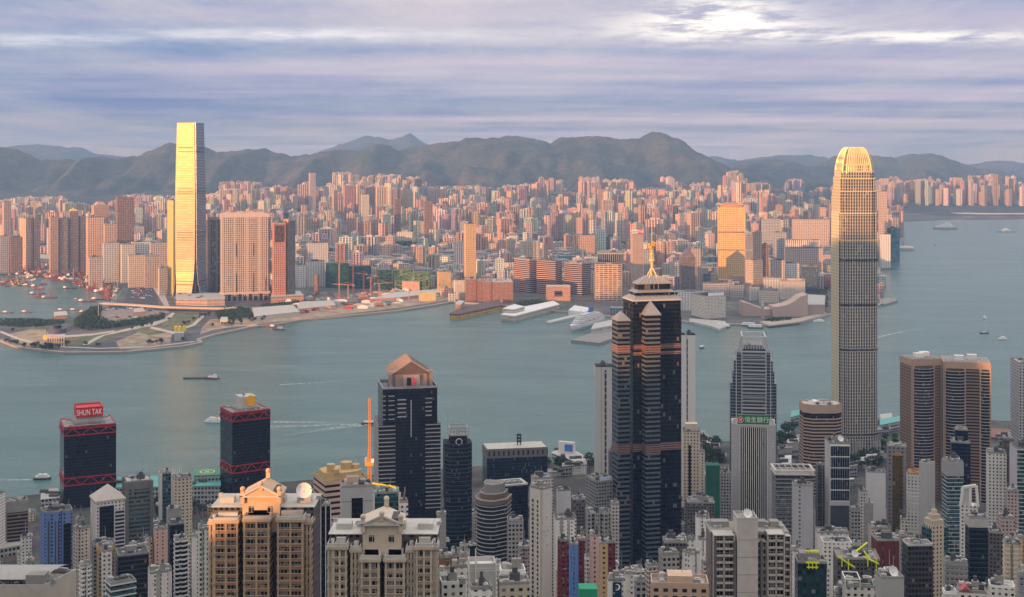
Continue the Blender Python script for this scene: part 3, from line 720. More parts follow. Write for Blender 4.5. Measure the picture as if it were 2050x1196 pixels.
# the tall prismatic tower with stacked roofs and mast
def centre():
    Y = 1260
    SI = simple('grey_roof_sheet', (.25, .26, .27), .5, .2, var=.15)
    f_sh = facade('dark_prism_glass', (.020, .022, .026), (.007, .008, .012), fh=4.0, bw=2.0, wu=.92, wv=.85, grough=.05, wrough=.3, gvar=.6, blind=.05, bump=.15, stain=.1)
    f_rb = facade('banded_prism_glass', (.115, .13, .14), (.006, .008, .012), fh=4.4, bw=2.2, wu=1.0, wv=.56, grough=.08, wrough=.3, wmetal=.15, gvar=.5, blind=.03, bump=.2, stain=.12)
    f_cu = facade('copper_band_glass', (.34, .20, .16), (.05, .03, .025), fh=2.2, bw=2.2, wu=1.0, wv=.3, grough=.15, wrough=.3, wmetal=.4, blind=0, bump=.2)
    cx, a, w, d = solve_box(1248, 1268, 1363, Y, .62)
    zg = 0; root = empty('skyscraper', (cx, Y, zg), a); tag(root, 'dark banded glass skyscraper with corner prisms, tiered grey roof and golden mast', 'skyscraper')
    zt = Z(601, Y)
    mb = MB(); mb.prism(inset(rect(0, w, 0, d), 0), 0, zt); mb.build('wall', f_sh, root)
    for (ya, yb) in ((691, 700), (706, 712), (890, 905)):
        mb = MB(); mb.prism(inset(rect(0, w, 0, d), .25), Z(yb, Y), Z(ya, Y), bottom=True); mb.build('copper_band', f_cu, root)
    # corner prisms
    def px_local(px, back):   # local x for a picture column at local y=back
        ca, sa = math.cos(a), math.sin(a); t = (px - CX) / F
        return (t * (Y + back * ca) - cx + back * sa) / (ca - t * sa)
    def prism(pa, pb, ytop, yapex, back, dd):
        x0 = px_local(pa, back); x1 = px_local(pb, back)
        P_ = rect(x0, x1, back, back + dd); zz_ = Z(ytop, Y)
        mb = MB(); mb.prism(P_, 0, zz_); mb.build('corner_prism', f_rb, root)
        for (ya, yb) in ((690, 706), (888, 905)):
            mb = MB(); mb.prism(inset(P_, .25), Z(yb, Y), Z(ya, Y), bottom=True); mb.build('copper_band', f_cu, root)
        xm, ym = (x0 + x1) / 2, back + dd / 2; mb = MB(); q_ = inset(P_, .8); mb.prism(q_, zz_, zz_ + .8)
        for i in range(4):
            j = (i + 1) % 4; mb.face([(*q_[i], zz_ + .8), (*q_[j], zz_ + .8), (xm, ym, Z(yapex, Y))])
        mb.build('pyramid_cap', SI, root)
    prism(1237, 1261, 642, 623, -3, 18); prism(1293, 1322, 630, 602, -11, 15)
    xq = px_local(1352, 4)
    mb = MB(); mb.prism(rect(w - 4, w + 4, d * .3, d * .75), 0, Z(640, Y)); mb.build('corner_prism', f_rb, root)
    # tiered roof
    ctr = (w / 2, d / 2)
    def tier(e0, e1, y0, y1, mat=SI, nm='roof_tier'):
        A = inset(rect(0, w, 0, d), e0); B = inset(rect(0, w, 0, d), e1)
        mb = MB(); mb.loft([(Z(y0, Y), A), (Z(y1, Y), B)]); mb.build(nm, mat, root)
    f_lv = facade('louvre_band', (.035, .03, .028), (.012, .01, .01), fh=8, bw=1.5, wu=.8, wv=.9, grough=.2)
    tier(.8, .8, 604, 601.4, CONCL); tier(.6, -4.5, 601.4, 594); tier(-4.8, -4.8, 594, 588, f_lv, 'louvre_storey'); tier(-3.6, -7.5, 588, 583); tier(-7.8, -7.8, 583, 572, f_lv, 'louvre_storey')
    for i in range(7):
        mb = MB(); mb.box(w * (i + .5) / 7 - 1.4, w * (i + .5) / 7 + 1.4, 2.8, 3.6, Z(593, Y), Z(588.6, Y)); mb.build('vent_opening', f_lv, root)
    A = inset(rect(0, w, 0, d), -6.6); B = rect(w * .36, w * .64, d * .4, d * .6)
    mb = MB(); mb.loft([(Z(572, Y), A), (Z(570.5, Y), A), (Z(556, Y), B)]); rf = mb.build('pyramid_roof', SI, root)
    for i in range(9):
        t = i / 8; xa = A[0][0] + (A[1][0] - A[0][0]) * t; xb = B[0][0] + (B[1][0] - B[0][0]) * t
        mb = MB(); mb.beam((xa, A[0][1], Z(570.3, Y)), (xb, B[0][1], Z(555.8, Y)), .35); mb.build('roof_rib', CONCL, rf)
    # mast
    m = empty('mast', (w / 2, d / 2, 0)); m.parent = root
    zb = Z(556, Y)
    for k in range(4):
        an = math.pi / 4 + k * math.pi / 2; mb = MB(); mb.beam((7.5 * math.cos(an), 7.5 * math.sin(an), zb - 5), (1.0 * math.cos(an), 1.0 * math.sin(an), Z(541, Y)), .6); mb.build('mast_leg', MAST, m)
    mb = MB(); mb.loft([(zb, ngon(0, 0, 1.1, 8)), (Z(541, Y), ngon(0, 0, 1.2, 8)), (Z(528, Y), ngon(0, 0, 1.5, 8)), (Z(526, Y), ngon(0, 0, 1.0, 8)), (Z(505, Y), ngon(0, 0, .8, 8)), (Z(490, Y), ngon(0, 0, .6, 8)), (Z(488, Y), ngon(0, 0, .4, 8)), (Z(447, Y), ngon(0, 0, .32, 8))]); mb.build('mast_pole', MAST, m)
    for (yy, rr) in ((526, 3.0), (513, 2.0), (502, 1.6)):
        mb = MB(); mb.prism(ngon(0, 0, rr, 12), Z(yy, Y), Z(yy, Y) + 1, bottom=True); mb.build('mast_platform', MAST, m)
    for k, (yy, an) in enumerate(((494, .3), (494, 2.6), (499, 3.6), (490, 5.2), (497, 1.4))):
        mb = MB(); mb.prism(ngon(0, 0, 1.9, 14), -.4, .7, bottom=True); dd = mb.build('aerial_drum', GOLD, m, (1.9 * math.cos(an), 1.9 * math.sin(an), Z(yy, Y))); dd.rotation_euler = (R(90), 0, an + 1.2)
    for k in range(6):
        an = k * math.pi / 3; mb = MB(); mb.beam((2.2 * math.cos(an), 2.2 * math.sin(an), Z(526, Y)), (1 * math.cos(an), 1 * math.sin(an), Z(500, Y)), .35); mb.build('mast_brace', MAST, m)
    FOOT.append((cx + 20, Y + 20, 55)); COVER.append((1234, 1367, 1135, Y))
centre()

# tallest near tower: rounded, stepped crown, fine silver mullions
def ifc2():
    Y = 1750.0
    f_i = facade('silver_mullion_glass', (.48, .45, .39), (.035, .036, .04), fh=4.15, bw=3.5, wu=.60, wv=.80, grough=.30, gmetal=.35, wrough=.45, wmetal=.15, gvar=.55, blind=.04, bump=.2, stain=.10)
    f_side = facade('sun_gold_side_panels', (.66, .575, .39), (.36, .32, .23), fh=4.15, bw=3.0, wu=.55, wv=.45, grough=.35, gmetal=.2, wrough=.45, wmetal=.15, gvar=.2, blind=0, bump=.2, stain=.08)  # warm tint puts the evening gold into the silver panels
    FINM = simple('sun_gold_fin', (.82, .68, .36), .45, .15, var=.05)  # silver metal with sunset gold put into its colour
    cx, a, w, d = solve_box(1660, 1684, 1761, Y, .95)
    root = empty('skyscraper', (cx, Y, 0), a); tag(root, 'tallest near skyscraper, silver grid with rounded top lit gold, beside the harbour', 'skyscraper')
    def pl(s, c, k):   # plan: square with stepped corners, scaled about the centre
        hw, hd = w / 2 * s, d / 2 * s; c = c
        P_ = [(-hw + c, -hd), (hw - c, -hd), (hw - c, -hd + k), (hw - k, -hd + k), (hw - k, -hd + c), (hw, -hd + c), (hw, hd - c), (hw - k, hd - c), (hw - k, hd - k), (hw - c, hd - k), (hw - c, hd), (-hw + c, hd), (-hw + c, hd - k), (-hw + k, hd - k), (-hw + k, hd - c), (-hw, hd - c), (-hw, -hd + c), (-hw + k, -hd + c), (-hw + k, -hd + k), (-hw + c, -hd + k)]
        return [(x + w / 2, y + d / 2) for x, y in P_]
    steps = [(925, 482, 1.0), (482, 428, .985), (428, 384, .955), (384, 358, .905), (358, 344, .85), (344, 331, .79)]
    prev = None
    for i, (yb, yt, s) in enumerate(steps):
        mb = MB(); mb.prism(pl(s, 8.5 * s, 2.6), Z(yb, Y), Z(yt, Y), 0); mb.build('shaft', f_i, root)
        for (A, B) in ((0, 1),):
            pass
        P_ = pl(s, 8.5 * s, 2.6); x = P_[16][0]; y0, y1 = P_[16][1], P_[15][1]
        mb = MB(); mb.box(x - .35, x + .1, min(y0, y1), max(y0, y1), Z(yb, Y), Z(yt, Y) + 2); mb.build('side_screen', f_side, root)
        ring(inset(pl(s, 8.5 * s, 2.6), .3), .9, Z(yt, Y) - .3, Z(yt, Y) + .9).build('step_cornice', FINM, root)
    for yy in (870, 700, 610, 520):
        mb = MB(); mb.prism(inset(pl(1.0, 8.5, 2.6), .15), Z(yy + 4, Y), Z(yy, Y), bottom=True); mb.build('refuge_floor', f_grey, root)
    # crown of claws: curved fins leaning in
    ze, z1 = Z(336, Y), Z(296, Y)
    mb = MB(); mb.loft([(ze, pl(.76, 6.5, 2)), (Z(318, Y), pl(.72, 6, 2)), (Z(308, Y), pl(.62, 6, 2))]); mb.build('crown_core', simple('crown_core_metal', (.30, .26, .18), .5, .2), root)
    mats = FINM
    def fin(px_, py_, nx_, ny_, reach):
        mb = MB(); pts = [(0, 0), (.25, .3), (.9, .55), (1.8, .78), (2.8, .93), (3.9, 1.0)]
        prev = None
        for k in range(len(pts) - 1):
            (r0, t0_), (r1, t1_) = pts[k], pts[k + 1]
            a_ = (px_ + nx_ * r0 * reach, py_ + ny_ * r0 * reach, ze - 8 + (z1 - ze + 8) * t0_); b_ = (px_ + nx_ * r1 * reach, py_ + ny_ * r1 * reach, ze - 8 + (z1 - ze + 8) * t1_)
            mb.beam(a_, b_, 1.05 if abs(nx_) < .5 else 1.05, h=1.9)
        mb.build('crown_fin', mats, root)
    s = .79; hw, hd = w / 2 * s, d / 2 * s
    for i in range(13):
        t = -1 + 2 * i / 12
        fin(w / 2 + t * (hw - 4), d / 2 - hd, -t * .8, 1, 2.6); fin(w / 2 + t * (hw - 4), d / 2 + hd, -t * .8, -1, 2.6)
        fin(w / 2 - hw, d / 2 + t * (hd - 4), 1, -t * .8, 2.9); fin(w / 2 + hw, d / 2 + t * (hd - 4), -1, -t * .8, 2.9)
    # base arcade
    for i in range(14):
        mb = MB(); mb.box(w * i / 13 - .6, w * i / 13 + .6, -1.6, -.4, 0, 26); mb.build('base_column', CONCL, root)
    FOOT.append((cx + 20, Y + 25, 60)); COVER.append((1655, 1763, 925, Y))
ifc2()

# the smaller silver-crowned tower behind the bank
def ifc1():
    Y = 1680.0
    f = facade('navy_silver_grid', (.30, .32, .34), (.012, .018, .03), fh=4.0, bw=2.4, wu=.86, wv=.72, grough=.07, wrough=.3, wmetal=.5, gvar=.6, blind=.03, bump=.25, stain=.1)
    cx, a, w, d = solve_box(1460, 1462, 1555, Y, .8)
    root = empty('office_tower', (cx, Y, 0), a); tag(root, 'navy glass tower tapering to a silver finned crown, behind the green bank sign', 'office tower')
    def R_(x0, x1, dd=0): return rect(w * x0, w * x1, dd, d - dd)
    for (a0, a1, yt, dd) in ((0, 1, 768, 3), (.05, .95, 744, 2.2), (.08, .92, 722, 1.4), (.13, .87, 706, .8), (.25, .77, 698, 0)):
        mb = MB(); mb.prism(R_(a0, a1, dd), 0, Z(yt, Y)); mb.build('shaft', f, root)
    SV = simple('crown_silver', (.60, .61, .60), .45, .4, var=.1)
    for k in range(30):
        yy = 705 + 7.5 * k
        if yy > 850: break
        mb = MB(); mb.box(w * .25, w * .77, -.4, .1, Z(yy, Y), Z(yy, Y) + (1.0 if k % 5 else 1.8)); mb.build('floor_band', SV, root)
    for xx in (.25, .77, .13, .87): mb = MB(); mb.box(w * xx - .5, w * xx + .5, -.7, .6, 0, Z(700, Y) + 2); mb.build('edge_fin', SV, root)
    z0, z1 = Z(699, Y), Z(673, Y)
    for i in range(9):
        mb = MB(); xx = w * (.27 + .48 * i / 8); mb.box(xx - .45, xx + .45, 0, 1.4, z0, z1); mb.build('crown_fin', SV, root)
        mb = MB(); mb.box(xx - .45, xx + .45, d - 2, d - .6, z0, z1); mb.build('crown_fin', SV, root)
    ring(rect(w * .25, w * .77, -.2, d), 1.2, z1 - 1.6, z1).build('crown_ring', SV, root)
    for s_, xx in ((1, .12), (-1, .88)):
        for i in range(3):
            mb = MB(); xb = w * (xx + s_ * .03 * i); mb.beam((xb, 2 + i * 2, Z(712, Y)), (xb + s_ * w * .1, 2 + i * 2, z1 - i), 1.2); mb.build('crown_fin', SV, root)
    mb = MB(); mb.box(w * .3, w * .72, 3, d - 3, z0, z0 + 5); mb.build('plant_room', CONC, root); dish(root, (w * .4, 3, z0 + 3), 3)
    FOOT.append((cx + 20, Y + 20, 45)); COVER.append((1458, 1556, 880, Y))
ifc1()
def bank():
    Y = 1420.0
    st = simple('pale_granite', (.50, .49, .48), .6, var=.12)
    f = facade('granite_edge', (.50, .49, .48), (.44, .43, .42), fh=3.6, bw=2, wu=.92, wv=.9, grough=.5, blind=0, gvar=.06, bump=.1, stain=.1)
    r, w, d, h = tower(1464, 1466, 1553, 853, Y, 'pale bank tower with black striped front under a green Chinese rooftop sign', f, ratio=.7, yb=1050, roof=False)
    mb = MB(); mb.box(w * .18, w * .80, -.6, .2, 4, h - 1); mb.build('glass_front', f_black, r)
    for i in range(14):
        mb = MB(); x = w * (.18 + .62 * i / 13); mb.box(x - .3, x + .3, -1.1, -.5, 4, h - 1); mb.build('fin', SIGNW, r)
    ring(rect(0, w, 0, d), 1, h - .5, h + 2).build('parapet', st, r)
    mb = MB(); mb.prism(rect(1, w - 1, 1, d - 1), h, h + .2); mb.build('roof', CONC, r)
    mb = MB(); mb.box(w * .12, w * .85, 1, 3, h + 1.5, h + 12); sb = mb.build('sign_panel', SIGNG, r)
    text(sb, '恒生銀行', 6.5, (w * .565, .8, h + 6.6), R(90), SIGNW, ext=.2)
    mb = MB(); mb.prism(ngon(0, 0, 4.2, 24), 0, .4); e = mb.build('emblem', SIGNR, sb, (w * .19, .9, h + 6.8)); e.rotation_euler = (R(90), 0, 0); e.scale = (.8, .8, 1)
    ring(ngon(0, 0, 4.2, 24), .5, .4, .6).build('emblem_ring', SIGNW, e)
    for xx in (-1.3, .5): mb = MB(); mb.box(xx, xx + .8, -2, 2, .4, .6); mb.build('emblem_mark', SIGNW, e)
    mb = MB(); mb.box(-1, 1, .2, 1.0, .4, .62); mb.build('emblem_mark', SIGNW, e)
    for s_ in (0, 1):
        for i in range(5):
            mb = MB(); x = w * (.01 + .022 * i if not s_ else .88 + .024 * i); mb.beam((x, 0, h + 1), (x, .2, h + 6.5 + (i if not s_ else 4 - i) * .4), .5); mb.beam((x, 0, h + 6.5 + (i if not s_ else 4 - i) * .4), (x, 5, h + 7.5), .5); mb.build('roof_bracket', st, r)
bank()

# twin brown towers with rounded glass bays
def exch(x0, xc, x1, y, lab, bays):
    Y = 1540.0
    stn = simple('tan_granite', (.40, .27, .19), .65, var=.15)
    r, w, d, h = tower(x0, xc, x1, y, Y, lab, f_brown, ratio=.85, yb=1030, roof=False)
    mb = MB(); mb.prism(inset(rect(0, w, 0, d), .6), h - 6, h + 2, bottom=True); mb.build('cornice', stn, r)
    mb = MB(); mb.prism(inset(rect(0, w, 0, d), -.6), h + 1.9, h + 2.2); mb.build('roof', CONC, r)
    gl = facade('bronze_bay_glass', (.05, .045, .045), (.010, .010, .012), fh=3.6, bw=1.6, wu=.94, wv=.9, grough=.05, gvar=.7, blind=.05, bump=.1)
    bm_ = simple('pale_rim_band', (.40, .36, .33), .5, var=.1)
    for (fa, fb) in bays:
        c = w * (fa + fb) / 2; hw_ = w * (fb - fa) / 2; n = 12
        P_ = [(c + hw_ * math.cos(math.pi + math.pi * i / n), .3 + hw_ * .62 * math.sin(math.pi + math.pi * i / n)) for i in range(n + 1)]
        mb = MB(); mb.prism(P_, 0, h - 8); bay = mb.build('rounded_bay', gl, r)
        mb = MB(); mb.prism(inset(P_, .3), 0, .75, bottom=True); me = mb.mesh('bay_band'); me.materials.append(bm_)
        for i in range(int((h - 8) / 3.6)): inst('bay_band', me, bay, (0, 0, h - 9 - 3.6 * i))
        for e in (fa, fb): mb = MB(); mb.box(w * e - 1.1, w * e + 1.1, -.9, .2, 0, h); mb.build('pier', stn, r)
    for e in (0, 1): mb = MB(); mb.box(w * e - .7, w * e + .7, -.7, .7, 0, h); mb.build('pier', stn, r)
    mb = MB(); mb.prism(inset(rect(0, w, 0, d), .4), 0, 1.5, bottom=True); me = mb.mesh('floor_band'); me.materials.append(simple('brown_granite_band', (.24, .165, .125), .6, var=.15))
    for i in range(int((h - 8) / 3.6)): inst('floor_band', me, r, (0, 0, h - 9.2 - 3.6 * i))
    for k, (fx, fy) in enumerate(((.35, .3), (.65, .55))): inst('plant_room', proto_mesh('plant' + WHITE.name, m_plant, WHITE), r, (w * fx, d * fy, h + 2.2), (5, 4, 5.5))
    for k in range(9): mb = MB(); mb.box(w * (.08 + .095 * k), w * (.08 + .095 * k) + .5, d * .1, d * .6, h + 2.2, h + 3.4); mb.build('roof_louvre', CONCL, r)
    return r
exch(1802, 1826, 1884, 723, 'left of the two brown towers with rounded glass bays by the pier', [(.05, .74)])
exch(1884, 1889, 1982, 727, 'right of the two brown towers with rounded glass bays, white roof huts', [(.04, .46), (.80, 1.0)])

# octagonal brown banded tower
bandBr = simple('beige_band', (.42, .30, .22), .65, var=.15)
def oct_plan(w, d, c=.2): return [(w * c, 0), (w * (1 - c), 0), (w, d * c), (w, d * (1 - c)), (w * (1 - c), d), (w * c, d), (0, d * (1 - c)), (0, d * c)]
r, w, d, h = tower(1598, 1612, 1688, 813, 1560, 'beige and brown banded tower with cut corners and flat roof, in front of tallest tower', f_black, ratio=.8, yb=960, fh=3.9, band=bandBr, band_h=1.7, band_top=15, plan=oct_plan, top=CONCL, par=bandBr)
mb = MB(); mb.prism(inset(oct_plan(w, d), .5), h - 9, h, bottom=True); mb.build('cornice', bandBr, r)
for k in range(3): inst('plant_room', proto_mesh('plant' + WHITE.name, m_plant, WHITE), r, (w * (.35 + .14 * k), d * .5, h + .1), (2.5, 6, 3))
inst('flag_mast', proto_mesh('pole', m_pole, STEEL), r, (w * .72, 1, h), (1.5, 1.5, 18))

# round-windowed slab at the right edge
f_jard = facade('round_window_wall', (.42, .41, .41), (.03, .03, .035), fh=3.6, bw=3.6, wu=.5, wv=.5, blind=.1, stain=.12)
tower(2023, 2040, 2120, 728, 1600, 'grey tower with small regular windows cut off by the right edge', f_jard, ratio=.8, yb=900, top=CONCL)
for k, (x0, xc, x1, y) in enumerate(((1190, 1192, 1238, 735), (1362, 1363, 1392, 671))):
    r, w, d, h = tower(x0, xc, x1, y, 1560, ['tall plain grey slab left of the dark banded skyscraper', 'tall plain grey slab right of the dark banded skyscraper'][k], f_slabw, ratio=.6, name='slab_tower', yb=940, par=DARKM, fh=3, n_ac=3)
    mb = MB(); mb.box(w * .40, w * .48, -.12, .2, 4, h - 4); mb.build('window_strip', facade('strip_windows', (.3, .3, .3), (.02, .02, .025), fh=8, bw=10, wu=1.0, wv=.8, blind=0), r)

# dark tower with ring emblem
r, w, d, h = tower(887, 892, 946, 890, 1340, 'dark glass tower with white ring emblem and open grey roof frame', f_navy, ratio=.9, yb=1090, fh=4.2, band=simple('dark_band', (.055, .06, .07), .4, var=.1), band_h=.7, roof=False, plan=lambda w, d: [(0, d * .2), (w * .22, 0), (w * .78, 0), (w, d * .2), (w, d), (0, d)])
hz_ = Z(856, 1340) - r.location.z
mb = MB(); mb.prism(rect(w * .2, w * .8, .5, d * .8), h, hz_ - 9); mb.build('upper_wall', f_black, r)
STC = simple('steel_crown', (.38, .38, .38), .5, .3)
for zz_ in (hz_ - 9, hz_ - 5.5, hz_ - 2): ring(rect(w * .16, w * .84, -.5, d * .85), .7, zz_, zz_ + 1).build('crown_rail', STC, r)
for i in range(7): mb = MB(); mb.box(w * (.17 + .11 * i), w * (.17 + .11 * i) + .5, -.4, .2, hz_ - 9, hz_ - 1); mb.build('crown_post', STC, r)
mb = MB(); mb.prism(rect(w * .2, w * .8, 1, d * .8), hz_ - 9, hz_ - 8.6); mb.build('roof', CONC, r); dish(r, (w * .5, d * .3, hz_ - 8), 3)
e = ring(ngon(0, 0, 3.4, 24), .55, 0, .4).build('ring_emblem', SIGNW, r, (w * .5, .35, h - 2 + (hz_ - 9 - h) * .5)); e.rotation_euler = (R(90), 0, 0)
for xx in (.1, .75): inst('antenna', proto_mesh('pole', m_pole, STEEL), r, (w * xx, 2, hz_ - 8), (1, 1, 26))
# wide dark block on the shore
r, w, d, h = tower(966, 975, 1096, 917, 1600, 'wide dark block on the shore with open roof frame and small lattice mast', f_navy, ratio=.45, yb=950, par=bandBr, plant=2)
mb = MB(); mb.prism(inset(rect(0, w, 0, d), .3), h - 1, h + 10, bottom=True); mb.build('roof_screen', facade('roof_screen_bays', (.16, .15, .14), (.03, .03, .03), fh=11, bw=6, wu=.35, wv=.5, blind=0), r)
mb = MB(); mb.prism(inset(rect(0, w, 0, d), -1), h + 10, h + 10.2); mb.build('roof', CONCL, r)
for dx_ in (-2, 2):
    for dy_ in (-2, 2): mb = MB(); mb.beam((w * .57 + dx_, d * .5 + dy_, h + 10), (w * .57 + dx_ * .8, d * .5 + dy_ * .8, h + 24), .5); mb.build('mast_leg', DARKM, r)
for zz_ in (14, 18, 22): ring(rect(w * .57 - 3, w * .57 + 3, d * .5 - 3, d * .5 + 3), .6, h + zz_, h + zz_ + 1.2).build('mast_deck', DARKM, r)

# curved tower with fan roof
def curved():
    Y = 1280.0; zg = TI(X(985, Y), Y) - 3
    rt = empty('office_tower', (X(985, Y), Y + 14, zg), -.25); tag(rt, 'dark curved tower with pale rim lines and rounded brown stepped roof', 'office tower')
    h = Z(1012, Y) - zg; rr = 15.5
    def P_(r_): return [(-r_, r_ * .9), (-r_, 0)] + [(r_ * math.cos(math.pi + math.pi * .62 * i / 10), r_ * math.sin(math.pi + math.pi * .62 * i / 10)) for i in range(1, 11)] + [(r_, -r_ * .2), (r_, r_ * .9)]
    mb = MB(); mb.prism(P_(rr), 0, h); mb.build('wall', f_black, rt)
    mb = MB(); mb.prism(P_(rr + .35), 0, .8, bottom=True); me = mb.mesh('floor_band'); me.materials.append(BANDW)
    for i in range(26): inst('floor_band', me, rt, (0, 0, h - 2 - 3.9 * i))
    br = simple('brown_roof_metal', (.16, .11, .09), .5, var=.2)
    for k, (r_, z0, z1) in enumerate(((rr + .6, h, h + 4), (rr - 3, h + 4, h + 9), (rr - 6, h + 9, h + 17))):
        mb = MB(); mb.prism([(x, y + k * 2.5) for x, y in P_(r_)], z0, z1); mb.build('roof_step', br if k < 2 else CONC, rt)
        ring([(x, y + k * 2.5) for x, y in P_(r_)], .6, z1, z1 + 1).build('parapet', BANDW, rt)
    for k in range(6): inst('air_conditioner', proto_mesh('ac', m_ac, STEEL), rt, (-7 + 2.6 * k, 6, h + 17), (1, 1, 1))
    FOOT.append((X(985, Y), Y + 14, 24)); COVER.append((955, 1015, 1130, Y))
curved()
r, w, d, h = tower(994, 1008, 1057, 975, 1380, 'black tower with pale rimmed sunken roof behind the curved tower', f_black, ratio=.9, yb=1080, roof=False)
ring(rect(0, w, 0, d), 3, h, h + 1.6).build('parapet', CONCL, r)
mb = MB(); mb.prism(rect(3, w - 3, 3, d - 3), h - .5, h + .2); mb.build('roof', CONCD, r)
for k in range(5): inst('air_conditioner', proto_mesh('ac', m_ac, STEEL), r, (w * (.25 + .12 * k), d * (.4 + .1 * (k % 2)), h + .2), (1.8, 1.8, 1.6))
# ---------------------------------------------------------------- near town: the nearest blocks of flats
def shaft_windows(root, x0, x1, y, z, wd, frame, glass, n, name='window_row'): pass
W_FRAME = simple('window_frame_pale', (.45, .44, .42), .5)
f_bay = facade('bay_window_glass', (.30, .25, .21), (.018, .022, .024), fh=2.2, bw=1.45, wu=.82, wv=.84, grough=.08, gvar=.8, blind=.33, bump=.3, stain=.2)
def flats(px0, px1, ytop, Y, label, wall, spandrel, blocks, ped, lit=False, dishes=()):
    """blocks: (x0, x1, y, proud) picture columns of each projecting stack of flats"""
    root = empty('apartment_block', (X((px0 + px1) / 2, Y), Y, 0)); tag(root, label, 'apartment block')
    k = Y / F; cx0 = (px0 + px1) / 2
    zt = Z(ytop, Y); zb = zt - 95
    core = simple(wall[0], wall[1], .75, var=.18, scale=.3); sp = simple(spandrel[0], spandrel[1], .7, var=.15, scale=.4)
    wx0, wx1 = (px0 - cx0) * k, (px1 - cx0) * k
    mb = MB(); mb.prism(rect(wx0 + .6, wx1 - .6, 4, 24), zb, zt); mb.build('wall', f_dres, root)
    mb = MB(); mb.prism(rect(wx0, wx1, 3, 25), zt, zt + .3); mb.build('roof', CONCL, root)
    FH = 3.1; rndw = random.Random(int(px0))
    for bi, (a, b, yy, pr) in enumerate(blocks):
        xa, xb = (a - cx0) * k, (b - cx0) * k; zt2 = Z(yy, Y)
        st = empty('flat_stack', (0, 0, 0)); st.parent = root
        mb = MB(); mb.prism(rect(xa, xb, -pr + .35, 6), zb, zt2 - .6); mb.build('glass_wall', f_bay, st)
        # spandrel panel and ledge each floor; wall piers between
        mb = MB(); mb.box(xa - .05, xb + .05, -pr, 6.1, 0, 1.15); me = mb.mesh('spandrel'); me.materials.append(sp)
        mb = MB(); mb.box(xa - .15, xb + .15, -pr - .28, 6.2, 1.15, 1.35); me2 = mb.mesh('ledge'); me2.materials.append(core)
        z = zt2 - 2.2
        inst('spandrel', me, st, (0, 0, zt2 - 1.3), (1, 1, 1.1))
        while z > zt2 - 88:
            z -= FH; inst('spandrel', me, st, (0, 0, z)); inst('ledge', me2, st, (0, 0, z))
            if rndw.random() < .7:
                s = .55; inst('air_conditioner', proto_mesh('ac', m_ac, WHITE), st, (xa + (xb - xa) * rndw.random(), -pr - .35, z + .25), (s, s * .7, s * .7))
        nb = max(2, int(round((xb - xa) / 5.0)))
        mb = MB(); mb.box(-.42, .42, -pr - .12, -pr + .8, zb, zt2 - 1); mp = mb.mesh('pier'); mp.materials.append(core)
        for i in range(nb + 1): inst('pier', mp, st, (xa + .45 + (xb - xa - .9) * i / nb, 0, 0))
        mb = MB(); mb.box(xa - .5, xb + .5, -pr - .6, 7, zt2 - .9, zt2 + .3); mb.build('cornice', core, st)
        ring(rect(xa - .1, xb + .1, -pr - .2, 8), .35, zt2 + .3, zt2 + 1.5).build('parapet', CONCL, st)
        mb = MB(); mb.box(xa + 1, xb - 1, 1.5, 7, zt2 + .3, zt2 + 2.4); mb.build('roof_house', CONCL, st)
    # pediment pavilion
    (a, b, ye, yf, ya, yb_) = ped; xa, xb = (a - cx0) * k, (b - cx0) * k; ze = Z(yf, Y); za = Z(ya, Y); zw = Z(yb_, Y); xm = (xa + xb) / 2
    pw = MC.get('ped' + label) or simple('pavilion_' + wall[0], tuple(c * 1.15 for c in wall[1]), .7, var=.12, scale=.4)
    pv_ = empty('roof_pavilion', (0, 0, 0)); pv_.parent = root
    mb = MB(); mb.prism(rect(xa + .6, xb - .6, 1.5, 15), zw - 8, ze); mb.build('pavilion_wall', pw, pv_)
    mb = MB(); y0, y1 = .7, 16
    f = [(xa, y0, ze), (xb, y0, ze), (xm, y0, za)]; g = [(x, y1, z) for x, _, z in f]
    mb.face(f); mb.face(list(reversed(g))); mb.face([f[1], g[1], g[2], f[2]]); mb.face([f[2], g[2], g[0], f[0]]); mb.face([f[0], g[0], g[1], f[1]])
    mb.build('gable_roof', pw, pv_)
    for (p, q_) in ((f[0], f[2]), (f[2], f[1]), (f[0], f[1])):
        mb = MB(); mb.beam((p[0], y0 - .3, p[2]), (q_[0], y0 - .3, q_[2]), .7); mb.build('gable_moulding', CONCL if not lit else pw, pv_)
    for (bx, by, bz, br) in ((xa + .8, 1.2, ze + 3.0, 1.15), (xb - .8, 1.2, ze + 3.0, 1.15), (xm, 1.0, za + 1.0, 1.1), (xm + (xb - xa) * .03, 15, za + 3, 1.15)):
        mb = MB(); mb.box(bx - .85, bx + .85, by - .8, by + .8, ze - 3 if br > 1.12 and by < 2 else bz - 3, bz - .7); mb.build('finial_post', pw, pv_)
        mb = MB(); secs = [(bz - br * math.cos(math.pi * i / 8), ngon(bx, by, max(.05, br * math.sin(math.pi * i / 8)), 12)) for i in range(9)]; mb.loft(secs)
        o = mb.build('ball_finial', pw, pv_)
        for p in o.data.polygons: p.use_smooth = True
    for xx in (xa + (xb - xa) * .25, xa + (xb - xa) * .72): mb = MB(); mb.box(xx - 1.1, xx + 1.1, 1.3, 1.7, ze - 7, ze - 4.4); mb.build('pavilion_window', f_bay, pv_)
    mb = MB(); mb.box(xm + 3, xb - 2, 2.5, 13, ze + .4, ze + 2.0); mb.build('lattice_screen', CONCD, pv_)
    for (dx_, dy_, r_) in dishes: dish(root, ((dx_ - cx0) * k, 8, Z(dy_, Y) - 1.5), r_, rz=.3, tilt=1.1)
    rn = random.Random(3)
    for i in range(8): inst('air_conditioner', proto_mesh('ac', m_ac, STEEL), root, (wx0 + (wx1 - wx0) * rn.random(), rn.uniform(10, 22), zt + .3), (1, 1, 1))
